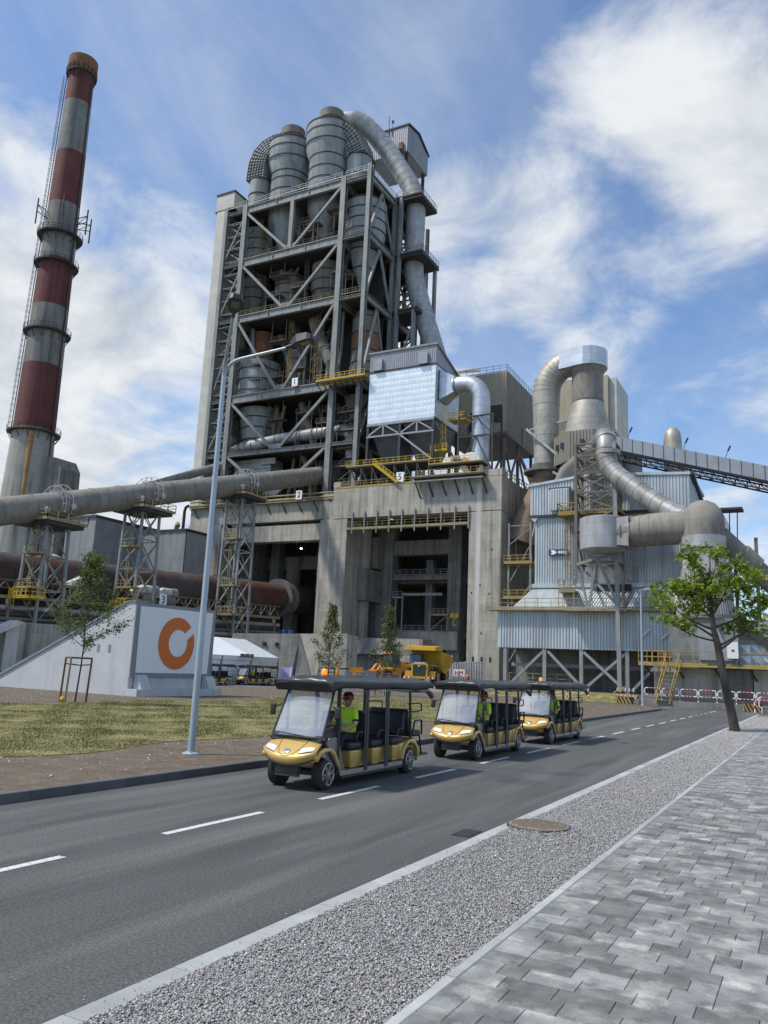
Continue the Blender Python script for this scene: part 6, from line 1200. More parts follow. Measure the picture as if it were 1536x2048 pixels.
for k in range(8):
    x = -57.5+k*.95; h = 2.9+.5*math.sin(min(1,k/6)*math.pi/2); q = MB(); q.corr((x,130.6), (x+.93,130.6), .8, .8+h, .45, .12); q.build('sheet', 'galvanised_soft', hf)
sgn = thing('lettered_board', 'small white board with two maroon letters beside the corner pillar', 'board', (-52.6,126,.8))
MB().box(-53.7,-51.7,126.0,126.08,1.6,2.75).build('plate', 'board_white', sgn); me = text_mesh('HM', 1.05); me.transform(Matrix.Translation((-52.7,125.97,2.15)) @ Matrix.Rotation(math.pi/2,4,'X')); me.materials.clear(); me.materials.append(MATS['maroon']); link('letters', me, sgn)
for x in (-53.5,-51.9): MB().beam((x,126.04,.6), (x,126.04,1.6), .08).build('leg', 'pipe_grey', sgn)
hk = thing('crane_hook', 'yellow crane hook block hanging in front of the inner column', 'hook', (-61.2,143.6,12)); MB().tube((-61.2,143.6,13.2), (-61.2,143.6,31), .05, n=6).build('cable', 'dark_steel', hk)
for dx in (-.45,.35): MB().tube((-61.2+dx,143.4,13.0), (-61.2+dx,143.8,13.0), .5, n=16).build('sheave', 'yellow_bright', hk, 50)
MB().sweep([(-61.2,143.6,12.4),(-61.5,143.6,11.9),(-61.6,143.6,11.4),(-61.2,143.6,11.0),(-60.8,143.6,11.3)], .16, 8).build('hook', 'yellow_bright', hk, 50)
dr2 = thing('blue_drums', 'blue drums standing under the kiln end in the left bay', 'drums', (-93,128,6))
for k in range(3): MB().lathe((-91.5+k*1.5,128,7.2), [(.5,0),(.55,.05),(.55,1.5),(.5,1.55)], 16).build('drum', 'blue_drum', dr2, 30)
lb = thing('bay_lamp', 'small lit lamp glowing under the beam of the left bay', 'lamp', (-93.5,137,26)); MB().box(-93.7,-93.3,136.9,137.2,26.3,26.5).build('bracket', 'dark_steel', lb); mk('lit_lamp', (.9,.9,.85), None, 1, emit=((1,.97,.9), 14)); MB().lathe((-93.5,136.9,26.0), [(.12,0),(.2,.12),(.12,.28)], 12).build('bulb', 'lit_lamp', lb, True)
# ---------------------------------------------------------------- golf cart (front towards -y, front axle at the origin)
def grid_mesh(fn, nu, nv):
    mb = MB(); vs = [fn(i/nu, j/nv) for i in range(nu+1) for j in range(nv+1)]
    return mb.add(vs, [(i*(nv+1)+j, (i+1)*(nv+1)+j, (i+1)*(nv+1)+j+1, i*(nv+1)+j+1) for i in range(nu) for j in range(nv)])
def subsurf(o, lv=2):
    m = o.modifiers.new('s', 'SUBSURF'); m.levels = lv; m.render_levels = lv; return o
def solid(o, t=.02):
    m = o.modifiers.new('t', 'SOLIDIFY'); m.thickness = t; m.offset = -1; return o
def rounded(o, w=.03, seg=3):
    m = o.modifiers.new('b', 'BEVEL'); m.width = w; m.segments = seg; m.limit_method = 'ANGLE'; o.data.polygons.foreach_set('use_smooth', [True]*len(o.data.polygons)); return o
def make_cart():
    t = thing('golf_cart', 'golf cart', 'golf cart')
    # nose: near-vertical front lip with a smile-shaped lower edge, a crease, then the hood sloping up to the windscreen
    NP = [(0,-.555),(.10,-.60),(.24,-.612),(.34,-.595),(.5,-.51),(.7,-.385),(.86,-.28),(1,-.20)]
    def nose(u, v):
        s_ = (u-.5)*2; a = abs(s_); x = s_*(.61-.05*v); lip = .44+.17*a**2.2
        for (v0,y0),(v1,y1) in zip(NP, NP[1:]):
            if v0 <= v <= v1+1e-9: y = y0+(y1-y0)*(v-v0)/(v1-v0); break
        y += (.20*a**2.6)*(1-.55*v)
        z = lip+(.925-.03*a**3-lip)*v
        return (x, y, z)
    def on_nose(u, v, o_=.01):
        p = Vector(nose(u,v)); d1 = Vector(nose(min(1,u+.01),v))-Vector(nose(max(0,u-.01),v)); d2 = Vector(nose(u,min(1,v+.02)))-Vector(nose(u,max(0,v-.02))); return p+d1.cross(d2).normalized()*o_
    o = grid_mesh(nose, 24, 21).build('nose', 'cart_gold', t, 38); solid(o, .022)
    path = [(.22,1),(.25,.8),(.29,.6),(.36,.44),(.43,.36),(.5,.335),(.57,.36),(.64,.44),(.71,.6),(.75,.8),(.78,1)]
    MB().sweep([on_nose(u,v,.001) for u, v in path], .006, 6).build('panel_seam', 'cart_black', o, True)
    MB().sweep([on_nose(u/20,0,.002) for u in range(21)], .014, 6).build('lip_trim', 'cart_black', o, True)
    c0 = on_nose(.5,.50,.004); nn = (on_nose(.5,.50,.02)-c0).normalized(); rq = nn.to_track_quat('Z','Y').to_matrix().to_4x4()
    bme = MB().lathe((0,0,0), [(.072,0),(.072,.01),(.055,.014),(.01,.016)], 24).mesh('badge', 'cart_chrome', 30); bme.transform(Matrix.Translation(c0) @ rq @ Matrix.Diagonal((1.0,.72,1,1))); link('badge', bme, o)
    wg = MB().prism([(-.045,.012),(0,-.012),(.045,.012),(.0,.004)], 'z', .012, .02).mesh('badge_wing', 'cart_black'); wg.transform(Matrix.Translation(c0) @ rq); link('badge_wing', wg, o)
    for sx in (-1,1):
        f = MB()                                     # front fender sweeping back from the nose over the wheel
        prof = [(-.44,.60),(-.34,.70),(-.18,.76),(.02,.76),(.20,.68),(.34,.50),(.44,.30)]
        inn = [(-.40,.52),(-.30,.62),(-.15,.68),(.01,.68),(.16,.60),(.28,.44),(.38,.28)]
        a0, a1 = sx*.50, sx*.625
        f.prism([*prof, *reversed(inn)], 'x', min(a0,a1), max(a0,a1)); rounded(f.build('fender', 'cart_gold', t), .02)
        u0, u1 = (.735,.955) if sx > 0 else (.045,.265)
        hl = grid_mesh(lambda u, v: tuple(on_nose(u0+(u1-u0)*u, .40+.02*math.sin(u*3)+(.21-.05*abs(u-.5))*v, .010+.010*math.sin(math.pi*u)*math.sin(math.pi*v))), 10, 5).build('headlight', 'cart_headlight', t, True); solid(hl, .02)
        MB().sweep([on_nose(u0+(u1-u0)*k/10, .395+.02*math.sin(k*.3), .008) for k in range(11)], .007, 6).build('lamp_trim', 'cart_black', hl, True)
        # front wheels and suspension
        MB().beam((0,.0,.26), (sx*.42,0,.27), .07).build('axle_arm', 'machine_dark', t)
    MB().box(-.25,.25,-.50,-.42,.24,.42).build('bumper', 'machine_dark', t); MB().box(-.24,.24,-.515,-.5,.30,.33).build('bumper_slot', 'cart_black', t)
    # dash cowl, windscreen and its frame
    MB().hexa([(-.56,-.25,.86),(.56,-.25,.86),(.56,.35,.70),(-.56,.35,.70)], [(-.55,-.22,.97),(.55,-.22,.97),(.54,.30,1.02),(-.54,.30,1.02)]).build('dashboard', 'cart_black', t)
    def ws(u, v): s_ = (u-.5)*2; return (s_*(.565-.045*v), -.27+.42*v**1.0+.06*abs(s_)**2, .93+.88*v)
    w = grid_mesh(ws, 8, 6).build('windscreen', 'windscreen', t, True)
    q = MB()
    for u in (0,1): q.sweep([ws(u, v/6) for v in range(7)], .022, 8)
    q.sweep([ws(u/8, 0) for u in range(9)], .022, 8); q.sweep([ws(u/8, 1) for u in range(9)], .018, 8); q.build('windscreen_frame', 'cart_black', t, True)
    MB().beam((-.46,-.30,1.0), (.22,-.33,.955), .012, .02).build('wiper', 'cart_black', t)
    MB().prism([(-.25,.62),(.45,.30),(.62,.30),(.30,.93),(-.02,.93)], 'x', -.60, -.575).build('leg_shield', 'clear_film', t); MB().prism([(-.25,.62),(.45,.30),(.62,.30),(.30,.93),(-.02,.93)], 'x', .575, .60).build('leg_shield', 'clear_film', t)
    for sx in (-1,1): q = MB(); q.sweep([(sx*.59,-.22,.92),(sx*.60,.05,.60),(sx*.60,.38,.32)], .028, 8); q.build('cowl_edge', 'cart_black', t, True)
    # chassis, sills, seats
    MB().box(-.56,.56,.35,3.9,.24,.31).build('floor', 'cart_black', t)
    for sx in (-1,1):
        MB().box(sx*.585-.03,sx*.585+.03,.40,3.05,.22,.30).build('sill', 'cart_metal', t); MB().box(sx*.60-.02,sx*.60+.03,.42,3.0,.17,.22).build('sill_trim', 'cart_black', t)
    for k, y in enumerate((.95,1.85,2.75)):
        b = MB(); b.hexa([(-.53,y-.02,.31),(.53,y-.02,.31),(.53,y+.52,.31),(-.53,y+.52,.31)], [(-.56,y-.10,.64),(.56,y-.10,.64),(.56,y+.52,.64),(-.56,y+.52,.64)]); rounded(b.build('seat_base', 'cart_gold', t), .02)
        rounded(MB().box(-.57,.57,y-.14,y+.46,.655,.80).build('seat', 'cart_seat', t), .05)
        for sx in (-1,1):
            rounded(MB().hexa([(sx*.29-.25,y+.40,.82),(sx*.29+.25,y+.40,.82),(sx*.29+.25,y+.52,.82),(sx*.29-.25,y+.52,.82)], [(sx*.29-.23,y+.50,1.34),(sx*.29+.23,y+.50,1.34),(sx*.29+.23,y+.60,1.34),(sx*.29-.23,y+.60,1.34)]).build('backrest', 'cart_seat', t), .05)
            q = MB(); q.sweep([(sx*.56,y+.42,.84),(sx*.575,y+.38,.98),(sx*.575,y+.15,.98),(sx*.57,y+.08,.84)], .022, 8); q.build('armrest', 'cart_black', t, True)
    rounded(MB().hexa([(-.57,3.0,.31),(.57,3.0,.31),(.55,3.75,.42),(-.55,3.75,.42)], [(-.58,2.95,.66),(.58,2.95,.66),(.56,3.80,.74),(-.56,3.80,.74)]).build('rear_body', 'cart_gold', t), .03)
    for sx in (-1,1):
        f = MB(); aa = [math.pi*(.02+.96*i/10) for i in range(11)]
        f.prism([(3.45+.44*math.cos(a), .30+.44*math.sin(a)) for a in aa]+[(3.45+.36*math.cos(a), .30+.36*math.sin(a)) for a in reversed(aa)], 'x', min(sx*.5,sx*.63), max(sx*.5,sx*.63)); rounded(f.build('rear_fender', 'cart_gold', t), .015)
    rounded(MB().box(-.54,.54,3.62,4.10,.76,.90).build('rear_seat', 'cart_seat', t), .05); rounded(MB().hexa([(-.52,3.50,.86),(.52,3.50,.86),(.52,3.62,.86),(-.52,3.62,.86)], [(-.5,3.42,1.38),(.5,3.42,1.38),(.5,3.52,1.38),(-.5,3.52,1.38)]).build('rear_backrest', 'cart_seat', t), .05)
    for sx in (-1,1):
        MB().sweep([(sx*.53,3.65,.80),(sx*.55,3.75,1.12),(sx*.55,4.10,1.12),(sx*.53,4.16,.80)], .024, 8).build('grab_rail', 'cart_black', t, True)
        MB().sweep([(sx*.5,4.1,.80),(sx*.5,4.2,.45),(sx*.5,4.25,.36)], .022, 8).build('footrest_strut', 'cart_black', t, True)
        MB().sweep([(sx*.52,3.40,1.32),(sx*.52,3.95,1.32),(sx*.52,4.13,1.34),(sx*.52,4.13,1.48),(sx*.52,3.95,1.5),(sx*.52,3.40,1.5)], .018, 6).build('hand_rail', 'cart_black', t, True)
    MB().box(-.55,.55,4.05,4.48,.33,.37).build('footrest', 'cart_black', t)
    # posts, roof with a dark fabric cover
    for sx in (-1,1):
        for y0, y1, w_ in ((.33,.30,.07),(1.40,1.36,.10),(2.28,2.26,.10),(3.45,3.36,.07)):
            q = MB(); q.sweep([(sx*.595,y0,.28 if y0 < 3 else .60),(sx*.60,(y0+y1)/2,1.1),(sx*.585,y1,1.90)], .03 if w_ < .09 else .036, 8); q.build('post', 'cart_black', t, True)
            if w_ > .09: MB().beam((sx*.612,y0,.24), (sx*.60,y1,1.88), .022, .15).build('rolled_curtain', 'cart_vinyl', t)
        q = MB(); q.sweep([(sx*.63,.30+i*.33,1.80+.014*math.sin(i*2.1)) for i in range(13)], [.03+.012*math.sin(i*1.7) for i in range(13)], 8); q.build('curtain_roll', 'clear_film', t, True)
    def rf(u, v):
        s_ = (u-.5)*2; y = -.10+4.50*v; wob = .014*math.sin(7*v+2*s_)+.012*math.sin(17*v+4*u*6)+.008*math.sin(41*v-9*u)
        edge = abs(s_)**6; ef = max(0, 1-v*16)**2+max(0, (v-.965)/.035)**2*1.0
        return (s_*.70, y, 2.05-.085*edge-.10*ef*.9+wob*(1-edge)-.02*abs(s_)**2)
    o = grid_mesh(rf, 20, 44).build('roof', 'cart_vinyl', t, True); solid(o, .03)
    def vl(u, v):
        k = u*4; x0, x1, y0, y1 = -.70,.70,-.11,4.40
        if k < 1: p = (x0+(x1-x0)*k, y0)
        elif k < 2: p = (x1, y0+(y1-y0)*(k-1))
        elif k < 3: p = (x1-(x1-x0)*(k-2), y1)
        else: p = (x0, y1-(y1-y0)*(k-3))
        drop = .20 if k <= 1 else (.13+.02*math.sin(u*60))
        return (p[0]*(1-.03*v), p[1]+(.10*v if k < 1 else 0), 1.965-drop*v)
    o2 = grid_mesh(vl, 64, 3).build('roof_skirt', 'cart_black', t, True); solid(o2, .012)
    q = MB(); q.sweep([(-.5,4.34,1.80),(0,4.38,1.78),(.52,4.36,1.80),(.62,4.42,1.70),(.66,4.44,1.62)], [.06,.065,.06,.06,.05], 10); q.build('rear_curtain_roll', 'cart_vinyl', t, True)
    bc = MB().lathe((.0,.62,2.05), [(.06,0),(.06,.03)], 16).build('beacon_base', 'cart_black', t); MB().lathe((.0,.62,2.08), [(.055,0),(.062,.05),(.045,.10),(.01,.125)], 16).build('beacon', 'amber', t, True)
    for sx in (-1,1):
        m_ = rounded(MB().box(sx*.74-.06,sx*.74+.06,-.03,.02,1.28,1.50).build('mirror', 'cart_black', t), .02); MB().beam((sx*.58,.10,1.50), (sx*.72,.0,1.42), .02).build('mirror_arm', 'cart_black', m_)
    # steering wheel
    c = V(.27,.52,1.0); ax = V(0,-.55,.6).normalized(); u_ = V(1,0,0); w_ = ax.cross(u_)
    ring = [c+u_*(.17*math.cos(a))+w_*(.17*math.sin(a)) for a in [2*math.pi*i/20 for i in range(21)]]; q = MB(); q.sweep(ring, .014, 8, False); q.beam(c-u_*.17, c+u_*.17, .02); q.beam(c, c-w_*.17, .02); q.tube(c, c-ax*-.0+V(0,-.22,-.3), .025, n=8); q.build('steering_wheel', 'cart_black', t, True)
    # wheels
    for x, y in ((-.49,0),(.49,0),(-.49,3.45),(.49,3.45)):
        s_ = 1 if x > 0 else -1; r, w = .283, .23
        wh = MB().sweep([(x-w/2,y,r),(x-w/2+.02,y,r),(x-w/2+.045,y,r),(x+w/2-.045,y,r),(x+w/2-.02,y,r),(x+w/2,y,r)], [r*.68,r*.9,r,r,r*.9,r*.68], 36).build('wheel', 'tyre', t, 50)
        g_ = MB()
        for k in range(5): xx = x-.07+k*.035; g_.tube((xx-.008,y,r), (xx+.008,y,r), r+.004, n=36)
        g_.build('tread', 'tyre', wh, 50)
        rm = MB(); xo = x+s_*(w/2-.005)
        rm.tube((xo-s_*.03,y,r), (xo,y,r), r*.70, n=30); rm.build('rim_dish', 'cart_black', wh, 50)
        rg = MB(); rg.sweep([(xo+s_*.004,y+.70*r*math.cos(a),r+.70*r*math.sin(a)) for a in [2*math.pi*i/28 for i in range(29)]], .009, 6, False); rg.build('rim', 'cart_metal', wh, True)
        sp_ = MB()
        for k in range(6):
            a = 2*math.pi*k/6+.2; d = V(0,math.cos(a),math.sin(a)); e = V(0,-math.sin(a),math.cos(a)); b0 = V(xo,y,r)
            for o_ in (-.017,.017): sp_.hexa([b0+d*.045+e*(o_-.009), b0+d*.045+e*(o_+.009), b0+d*.045+e*(o_+.009)+V(s_*.014,0,0), b0+d*.045+e*(o_-.009)+V(s_*.014,0,0)], [b0+d*r*.69+e*(o_*1.6-.011), b0+d*r*.69+e*(o_*1.6+.011), b0+d*r*.69+e*(o_*1.6+.011)+V(s_*.014,0,0), b0+d*r*.69+e*(o_*1.6-.011)+V(s_*.014,0,0)])
        sp_.tube((xo,y,r), (xo+s_*.022,y,r), .045, n=16); sp_.build('spoke', 'cart_metal', wh)
    return t
# ---------------------------------------------------------------- seated driver
def skin_mesh(name, verts, edges, rad, lv=2):
    me = bpy.data.meshes.new(name); me.from_pydata(verts, edges, []); ob = bpy.data.objects.new(name, me); COL.objects.link(ob)
    ob.modifiers.new('k', 'SKIN'); sv = me.skin_vertices[0].data
    for i, r in enumerate(rad): sv[i].radius = (r, r) if not isinstance(r, tuple) else r
    sv[0].use_root = True
    s_ = ob.modifiers.new('s', 'SUBSURF'); s_.levels = lv
    bpy.context.view_layer.update(); out = bpy.data.meshes.new_from_object(ob.evaluated_get(bpy.context.evaluated_depsgraph_get()))
    bpy.data.objects.remove(ob); return out
def make_driver(turn=-.35, lean=0.0, arm=0.0):
    t = thing('person', 'driver', 'person')
    X = .27
    q_ = lean
    J = dict(pelvis=(X,1.22,.90), waist=(X,1.24,1.06), chest=(X,1.22,1.26), neck=(X+q_*.8,1.20,1.42), nk2=(X+q_,1.185,1.49), head=(X+q_,1.16,1.57), crown=(X+q_,1.15,1.68),
             shL=(X+.16,1.20,1.38), elL=(X+.25,1.08-arm,1.13+arm*.5), wrL=(X+.15,.80,1.03), haL=(X+.13,.72,1.045),
             shR=(X-.16,1.20,1.38), elR=(X-.26,1.06,1.13), wrR=(X-.13,.79,1.05), haR=(X-.11,.71,1.06),
             hiL=(X+.09,1.18,.88), knL=(X+.12,.77,.90), anL=(X+.11,.68,.46), toL=(X+.11,.54,.36),
             hiR=(X-.09,1.18,.88), knR=(X-.12,.77,.90), anR=(X-.11,.66,.46), toR=(X-.11,.52,.36))
    rad = dict(pelvis=.145, waist=.135, chest=(.165,.125), neck=.07, nk2=.058, head=.09, crown=.075, shL=.075, elL=.05, wrL=.033, haL=.034, shR=.075, elR=.05, wrR=.033, haR=.034,
               hiL=.10, knL=.072, anL=.047, toL=.04, hiR=.10, knR=.072, anR=.047, toR=.04)
    E = [('pelvis','waist'),('waist','chest'),('chest','neck'),('neck','nk2'),('nk2','head'),('head','crown'),('chest','shL'),('shL','elL'),('elL','wrL'),('wrL','haL'),('chest','shR'),('shR','elR'),('elR','wrR'),('wrR','haR'),
         ('pelvis','hiL'),('hiL','knL'),('knL','anL'),('anL','toL'),('pelvis','hiR'),('hiR','knR'),('knR','anR'),('anR','toR')]
    ks = list(J); me = skin_mesh('body', [J[k] for k in ks], [(ks.index(a), ks.index(b)) for a, b in E], [rad[k] for k in ks])
    bm = bmesh.new(); bm.from_mesh(me)
    def addtube(pts, rs, n=8):
        mb = MB().sweep(pts, rs, n); vs = [bm.verts.new(v) for v in mb.v]; bm.verts.ensure_lookup_table()
        for f in mb.f: bm.faces.new([vs[i] for i in f])
    for sx, h in ((1,'haL'),(-1,'haR')):             # fingers curled round the wheel rim, thumb on the inner side
        b = V(*J[h])
        for k, l_ in enumerate((.030,.035,.033,.025)):
            o_ = b+V(sx*(.020-.013*k), -.028, .010-.006*k); addtube([o_, o_+V(0,-l_*.9,.010), o_+V(0,-l_*1.2,-.016), o_+V(0,-l_*.7,-.032)], [.009,.0085,.008,.006], 6)
        o_ = b+V(-sx*.026,-.006,.012); addtube([b, o_, o_+V(-sx*.012,-.026,.006), o_+V(-sx*.006,-.044,-.004)], [.012,.011,.0095,.007], 6)
    hd = V(X+q_,1.155,1.60)                              # face: turned a little to the driver's right
    fd = V(turn,-.94,0).normalized(); sd_ = V(fd.y*-1,fd.x,0)
    addtube([hd+fd*.075+V(0,0,.02), hd+fd*.112+V(0,0,-.012), hd+fd*.085+V(0,0,-.022)], [.008,.016,.008], 8)
    for s_ in (-1,1):
        e_ = hd+sd_*s_*.088; addtube([e_+V(0,0,.03), e_+sd_*s_*.012, e_+V(0,0,-.03)], [.01,.018,.01], 8)
    bm.to_mesh(me); bm.free()
    for m in ('skin','hivis','navy_cloth','machine_dark'): me.materials.append(MATS[m])
    for p in me.polygons:
        c = p.center; d = math.hypot(c.x-X, 0); k = 0
        if c.z > 1.45: k = 0
        elif c.y > .93 and c.z > 1.0 and not (c.z < 1.17 and abs(c.x-X) > .19): k = 1
        elif c.y > 1.0 and c.z > .99: k = 0 if abs(c.x-X) > .19 else 1
        elif c.z < .40: k = 3
        elif c.z < .99: k = 2
        if c.y < .93 and c.z > .985 and abs(c.x-X) < .30 and c.z < 1.16: k = 0
        if c.y > 1.0 and c.z < 1.02 and c.z > .90 and abs(c.x-X) < .2: k = 1 if c.z > .97 else 2
        p.material_index = k; p.use_smooth = True
    body = link('body', me, t)
    hm = MB().lathe(((X+q_),1.165,0), [(.108,1.60),(.116,1.63),(.113,1.68),(.095,1.725),(.06,1.755),(.01,1.765)], 24).build('helmet', 'helmet_red', t, True)
    MB().prism([((X+q_)-.10,1.09),((X+q_)-.09,1.02),((X+q_),.985),((X+q_)+.09,1.02),((X+q_)+.10,1.09)], 'z', 1.612, 1.625).build('peak', 'helmet_red', hm)
    for s_ in (-1,1): MB().sweep([((X+q_)+s_*.105,1.16,1.62),((X+q_)+s_*.085,1.12,1.53),((X+q_)+s_*.02,1.085,1.475)], .006, 6).build('chin_strap', 'navy_cloth', hm)
    band = MB().lathe((0,0,0), [(1.0,-.025),(1.012,-.02),(1.012,.02),(1.0,.025)], 24, False).mesh('reflective_band', 'reflective', True)
    band.transform(Matrix.Translation((X,1.235,1.15)) @ Matrix.Diagonal((.172,.146,1,1))); link('reflective_band', band, t)
    for s_ in (-1,1):
        cf_ = MB().sweep([V(X+s_*.222,1.12,1.21), V(X+s_*.235,1.10,1.17)], .062, 14, False).build('sleeve_cuff', 'navy_cloth', t, True)
    return t
cart0 = make_cart(); drv0 = make_driver(); drvs = {1: make_driver(.25,.03,.05), 2: make_driver(-.75,-.025,-.03)}
bpy.context.view_layer.update()
CG, PG = 'golf carts driving in convoy', 'cart drivers in yellow hi-vis shirts'
spots = [(-8.70,13.22,0,1,'nearest gold golf cart with black roof leading the three on the road','person in red helmet and yellow hi-vis shirt driving the nearest golf cart'),
         (-8.56,20.50,.9,1,'middle gold golf cart of the three on the road, dark unlit beacon on its roof','person in yellow hi-vis shirt driving the middle golf cart on the road'),
         (-8.62,27.45,-.8,1,'rear gold golf cart of the three on the road','person in yellow hi-vis shirt driving the rear golf cart on the road'),
         (-52.8,60.8,-12,1,'left of two distant golf carts beside the white marquee','person in yellow vest driving the left distant golf cart by the marquee'),
         (-53.0,68.3,-12,1,'right of two distant golf carts beside the lilac poster','person in yellow vest driving the right distant golf cart by the poster')]
for i, (x, y, a, sc, l1, l2) in enumerate(spots):
    c_ = cart0 if i == 0 else copy_tree(cart0); d_ = drv0 if i == 0 else drvs[i] if i in drvs else copy_tree(drvs[i-2])
    for o_, l_, g_ in ((c_, l1, CG), (d_, l2, PG)):
        o_.location = (x, y, .005 if i < 3 else .0); o_.rotation_euler.z = R(a); o_['label'] = l_; o_['group'] = g_
    if i in (1,4):
        for ch_ in c_.children:
            if ch_.name.startswith('beacon') and not ch_.name.startswith('beacon_base'): ch_.material_slots[0].link = 'OBJECT'; ch_.material_slots[0].material = MATS['amber_unlit']
# ---------------------------------------------------------------- street lamps
def lamp_head(parent, p, d, ln, w):
    # luminaire box from p along direction d (unit, slightly rising)
    d = Vector(d).normalized(); s_ = d.cross(V(0,0,1)).normalized(); n_ = s_.cross(d)
    prof = [(0,.32,.10),(.12,.55,.16),(.35,1.0,.20),(.8,1.0,.17),(.95,.8,.12),(1.0,.5,.08)]
    vs = []
    for t, wf, h in prof:
        c = p+d*(t*ln); a = s_*(w/2*wf); vs += [c-a-n_*.02, c+a-n_*.02, c+a*.8+n_*h, c-a*.8+n_*h]
    fs = [(0,1,2,3), tuple(4*(len(prof)-1)+j for j in (3,2,1,0))]+[(4*i+j,4*i+(j+1)%4,4*i+4+(j+1)%4,4*i+4+j) for i in range(len(prof)-1) for j in range(4)]
    h_ = MB().add(vs, fs).build('lamp_head', 'lamp_head', parent); c0 = p+d*(.42*ln)-n_*.03; c1 = p+d*(.82*ln)-n_*.03; a = s_*w*.27
    MB().hexa([c0-a-n_*.015, c0+a-n_*.015, c1+a-n_*.015, c1-a-n_*.015], [c0-a+n_*.02, c0+a+n_*.02, c1+a+n_*.02, c1-a+n_*.02]).build('lens', 'lamp_glass', h_); return h_
def street_lamp(x, y, h, d1, d2, a1, a2, label, rb, rt_):
    t = thing('street_lamp', label, 'street lamp', (x,y,.1), 'twin-arm street lamps')
    MB().lathe((x,y,.12), [(.21,0),(.21,.02),(.14,.05),(rb,.06)], 24).build('base_plate', 'lamp_pole', t, 30)
    for k in range(4): a = math.pi/4+k*math.pi/2; MB().tube((x+.17*math.cos(a),y+.17*math.sin(a),.13), (x+.17*math.cos(a),y+.17*math.sin(a),.19), .014, n=6).build('bolt', 'cart_metal', t)
    MB().tube((x,y,.12), (x,y,h), rb, rt_, n=24).build('pole', 'lamp_pole', t, 50)
    for d, ln in ((d1, a1), (d2, a2)):
        d = Vector(d).normalized(); b = V(x,y,h-.05); pts = [b]+[b+d*(.55*(1-math.cos(a)))+V(0,0,.42*math.sin(a)) for a in (.4,.8,1.15,1.45)]; e = pts[-1]+d*ln+V(0,0,.10*ln); pts += [pts[-1].lerp(e,.5), e]
        MB().sweep(pts, [rt_,rt_*.95,rt_*.88,rt_*.82,rt_*.78,rt_*.68,rt_*.6], 14).build('arm', 'lamp_pole', t, 50); MB().sweep([e-d*.05, e+d*.16+V(0,0,.05)], rt_*.8, 10).build('spigot', 'lamp_head', t, 50); lamp_head(t, e+d*.1+V(0,0,.03), d+V(0,0,.16), .62, .33)
    return t
street_lamp(-12.9, 14.93, 9.42, (1,.08,0), (.68,-.73,0), 1.35, 1.9, 'tall pale-blue twin-arm street lamp on the soil strip in the foreground', .087, .056)
street_lamp(-13.5, 73.9, 9.9, (1,.08,0), (.68,-.73,0), 1.35, 1.9, 'distant twin-arm street lamp at the lawn corner before the blue shed', .12, .075)

# ---------------------------------------------------------------- trees
def limb(mb, p, d, ln, r, depth, tips, bend=.25, kids=3, up=.15, minr=.004, segs=5):
    pts = [p.copy()]; rs = [r]; dd = d.normalized(); q = p.copy()
    for i in range(segs):
        dd = (dd+V(random.uniform(-bend,bend), random.uniform(-bend,bend), random.uniform(-bend,bend)+up)*.45).normalized(); q = q+dd*(ln/segs); pts.append(q.copy()); rs.append(max(minr, r*(1-.75*(i+1)/segs)))
    mb.sweep(pts, rs, 7 if r > .02 else 5, False)
    for k in range(2, segs+1): tips.append((pts[k], dd, depth))
    if depth > 0:
        for j in range(kids):
            i = random.randint(2, segs); a = random.uniform(0, 6.28); sd = V(math.cos(a), math.sin(a), random.uniform(-.1,.5))
            limb(mb, pts[i], (dd*.6+sd).normalized(), ln*random.uniform(.45,.65), rs[i]*.75, depth-1, tips, bend, kids, up, minr, max(3,segs-1))
def maple_leaf(s):
    pr_ = [(0,-.5),(.10,-.12),(.46,-.25),(.34,-.02),(.52,.14),(.24,.18),(.30,.40),(.10,.30),(0,.58),(-.10,.30),(-.30,.40),(-.24,.18),(-.52,.14),(-.34,-.02),(-.46,-.25),(-.10,-.12)]
    return np.array(pr_)*s
def leaves(name, pos, out, size, mat, parent, shape='oval', droop=.5, label=None):
    n = len(pos); rg = RNG
    poly = maple_leaf(1.0) if shape == 'maple' else np.array([(0,-.5),(.26,-.22),(.32,.08),(.16,.38),(0,.55),(-.16,.38),(-.32,.08),(-.26,-.22)])
    m = len(poly); nrm = rg.normal(0,1,(n,3)); nrm[:,2] = np.abs(nrm[:,2])+droop; nrm /= np.linalg.norm(nrm,axis=1)[:,None]
    t = rg.normal(0,1,(n,3)); t -= nrm*(t*nrm).sum(1)[:,None]; t /= np.linalg.norm(t,axis=1)[:,None]; b = np.cross(nrm, t)
    s = rg.uniform(size*.65, size*1.25, n)
    v = pos[:,None]+t[:,None]*poly[None,:,0:1]*s[:,None,None]+b[:,None]*poly[None,:,1:2]*s[:,None,None]
    curl = (poly[:,0]**2)[None,:,None]*s[:,None,None]*-.55*nrm[:,None]; v = v+curl
    fs = np.arange(n*m).reshape(n,m)
    o = npmesh(name, v.reshape(-1,3), fs, mat, label, None, parent); return o
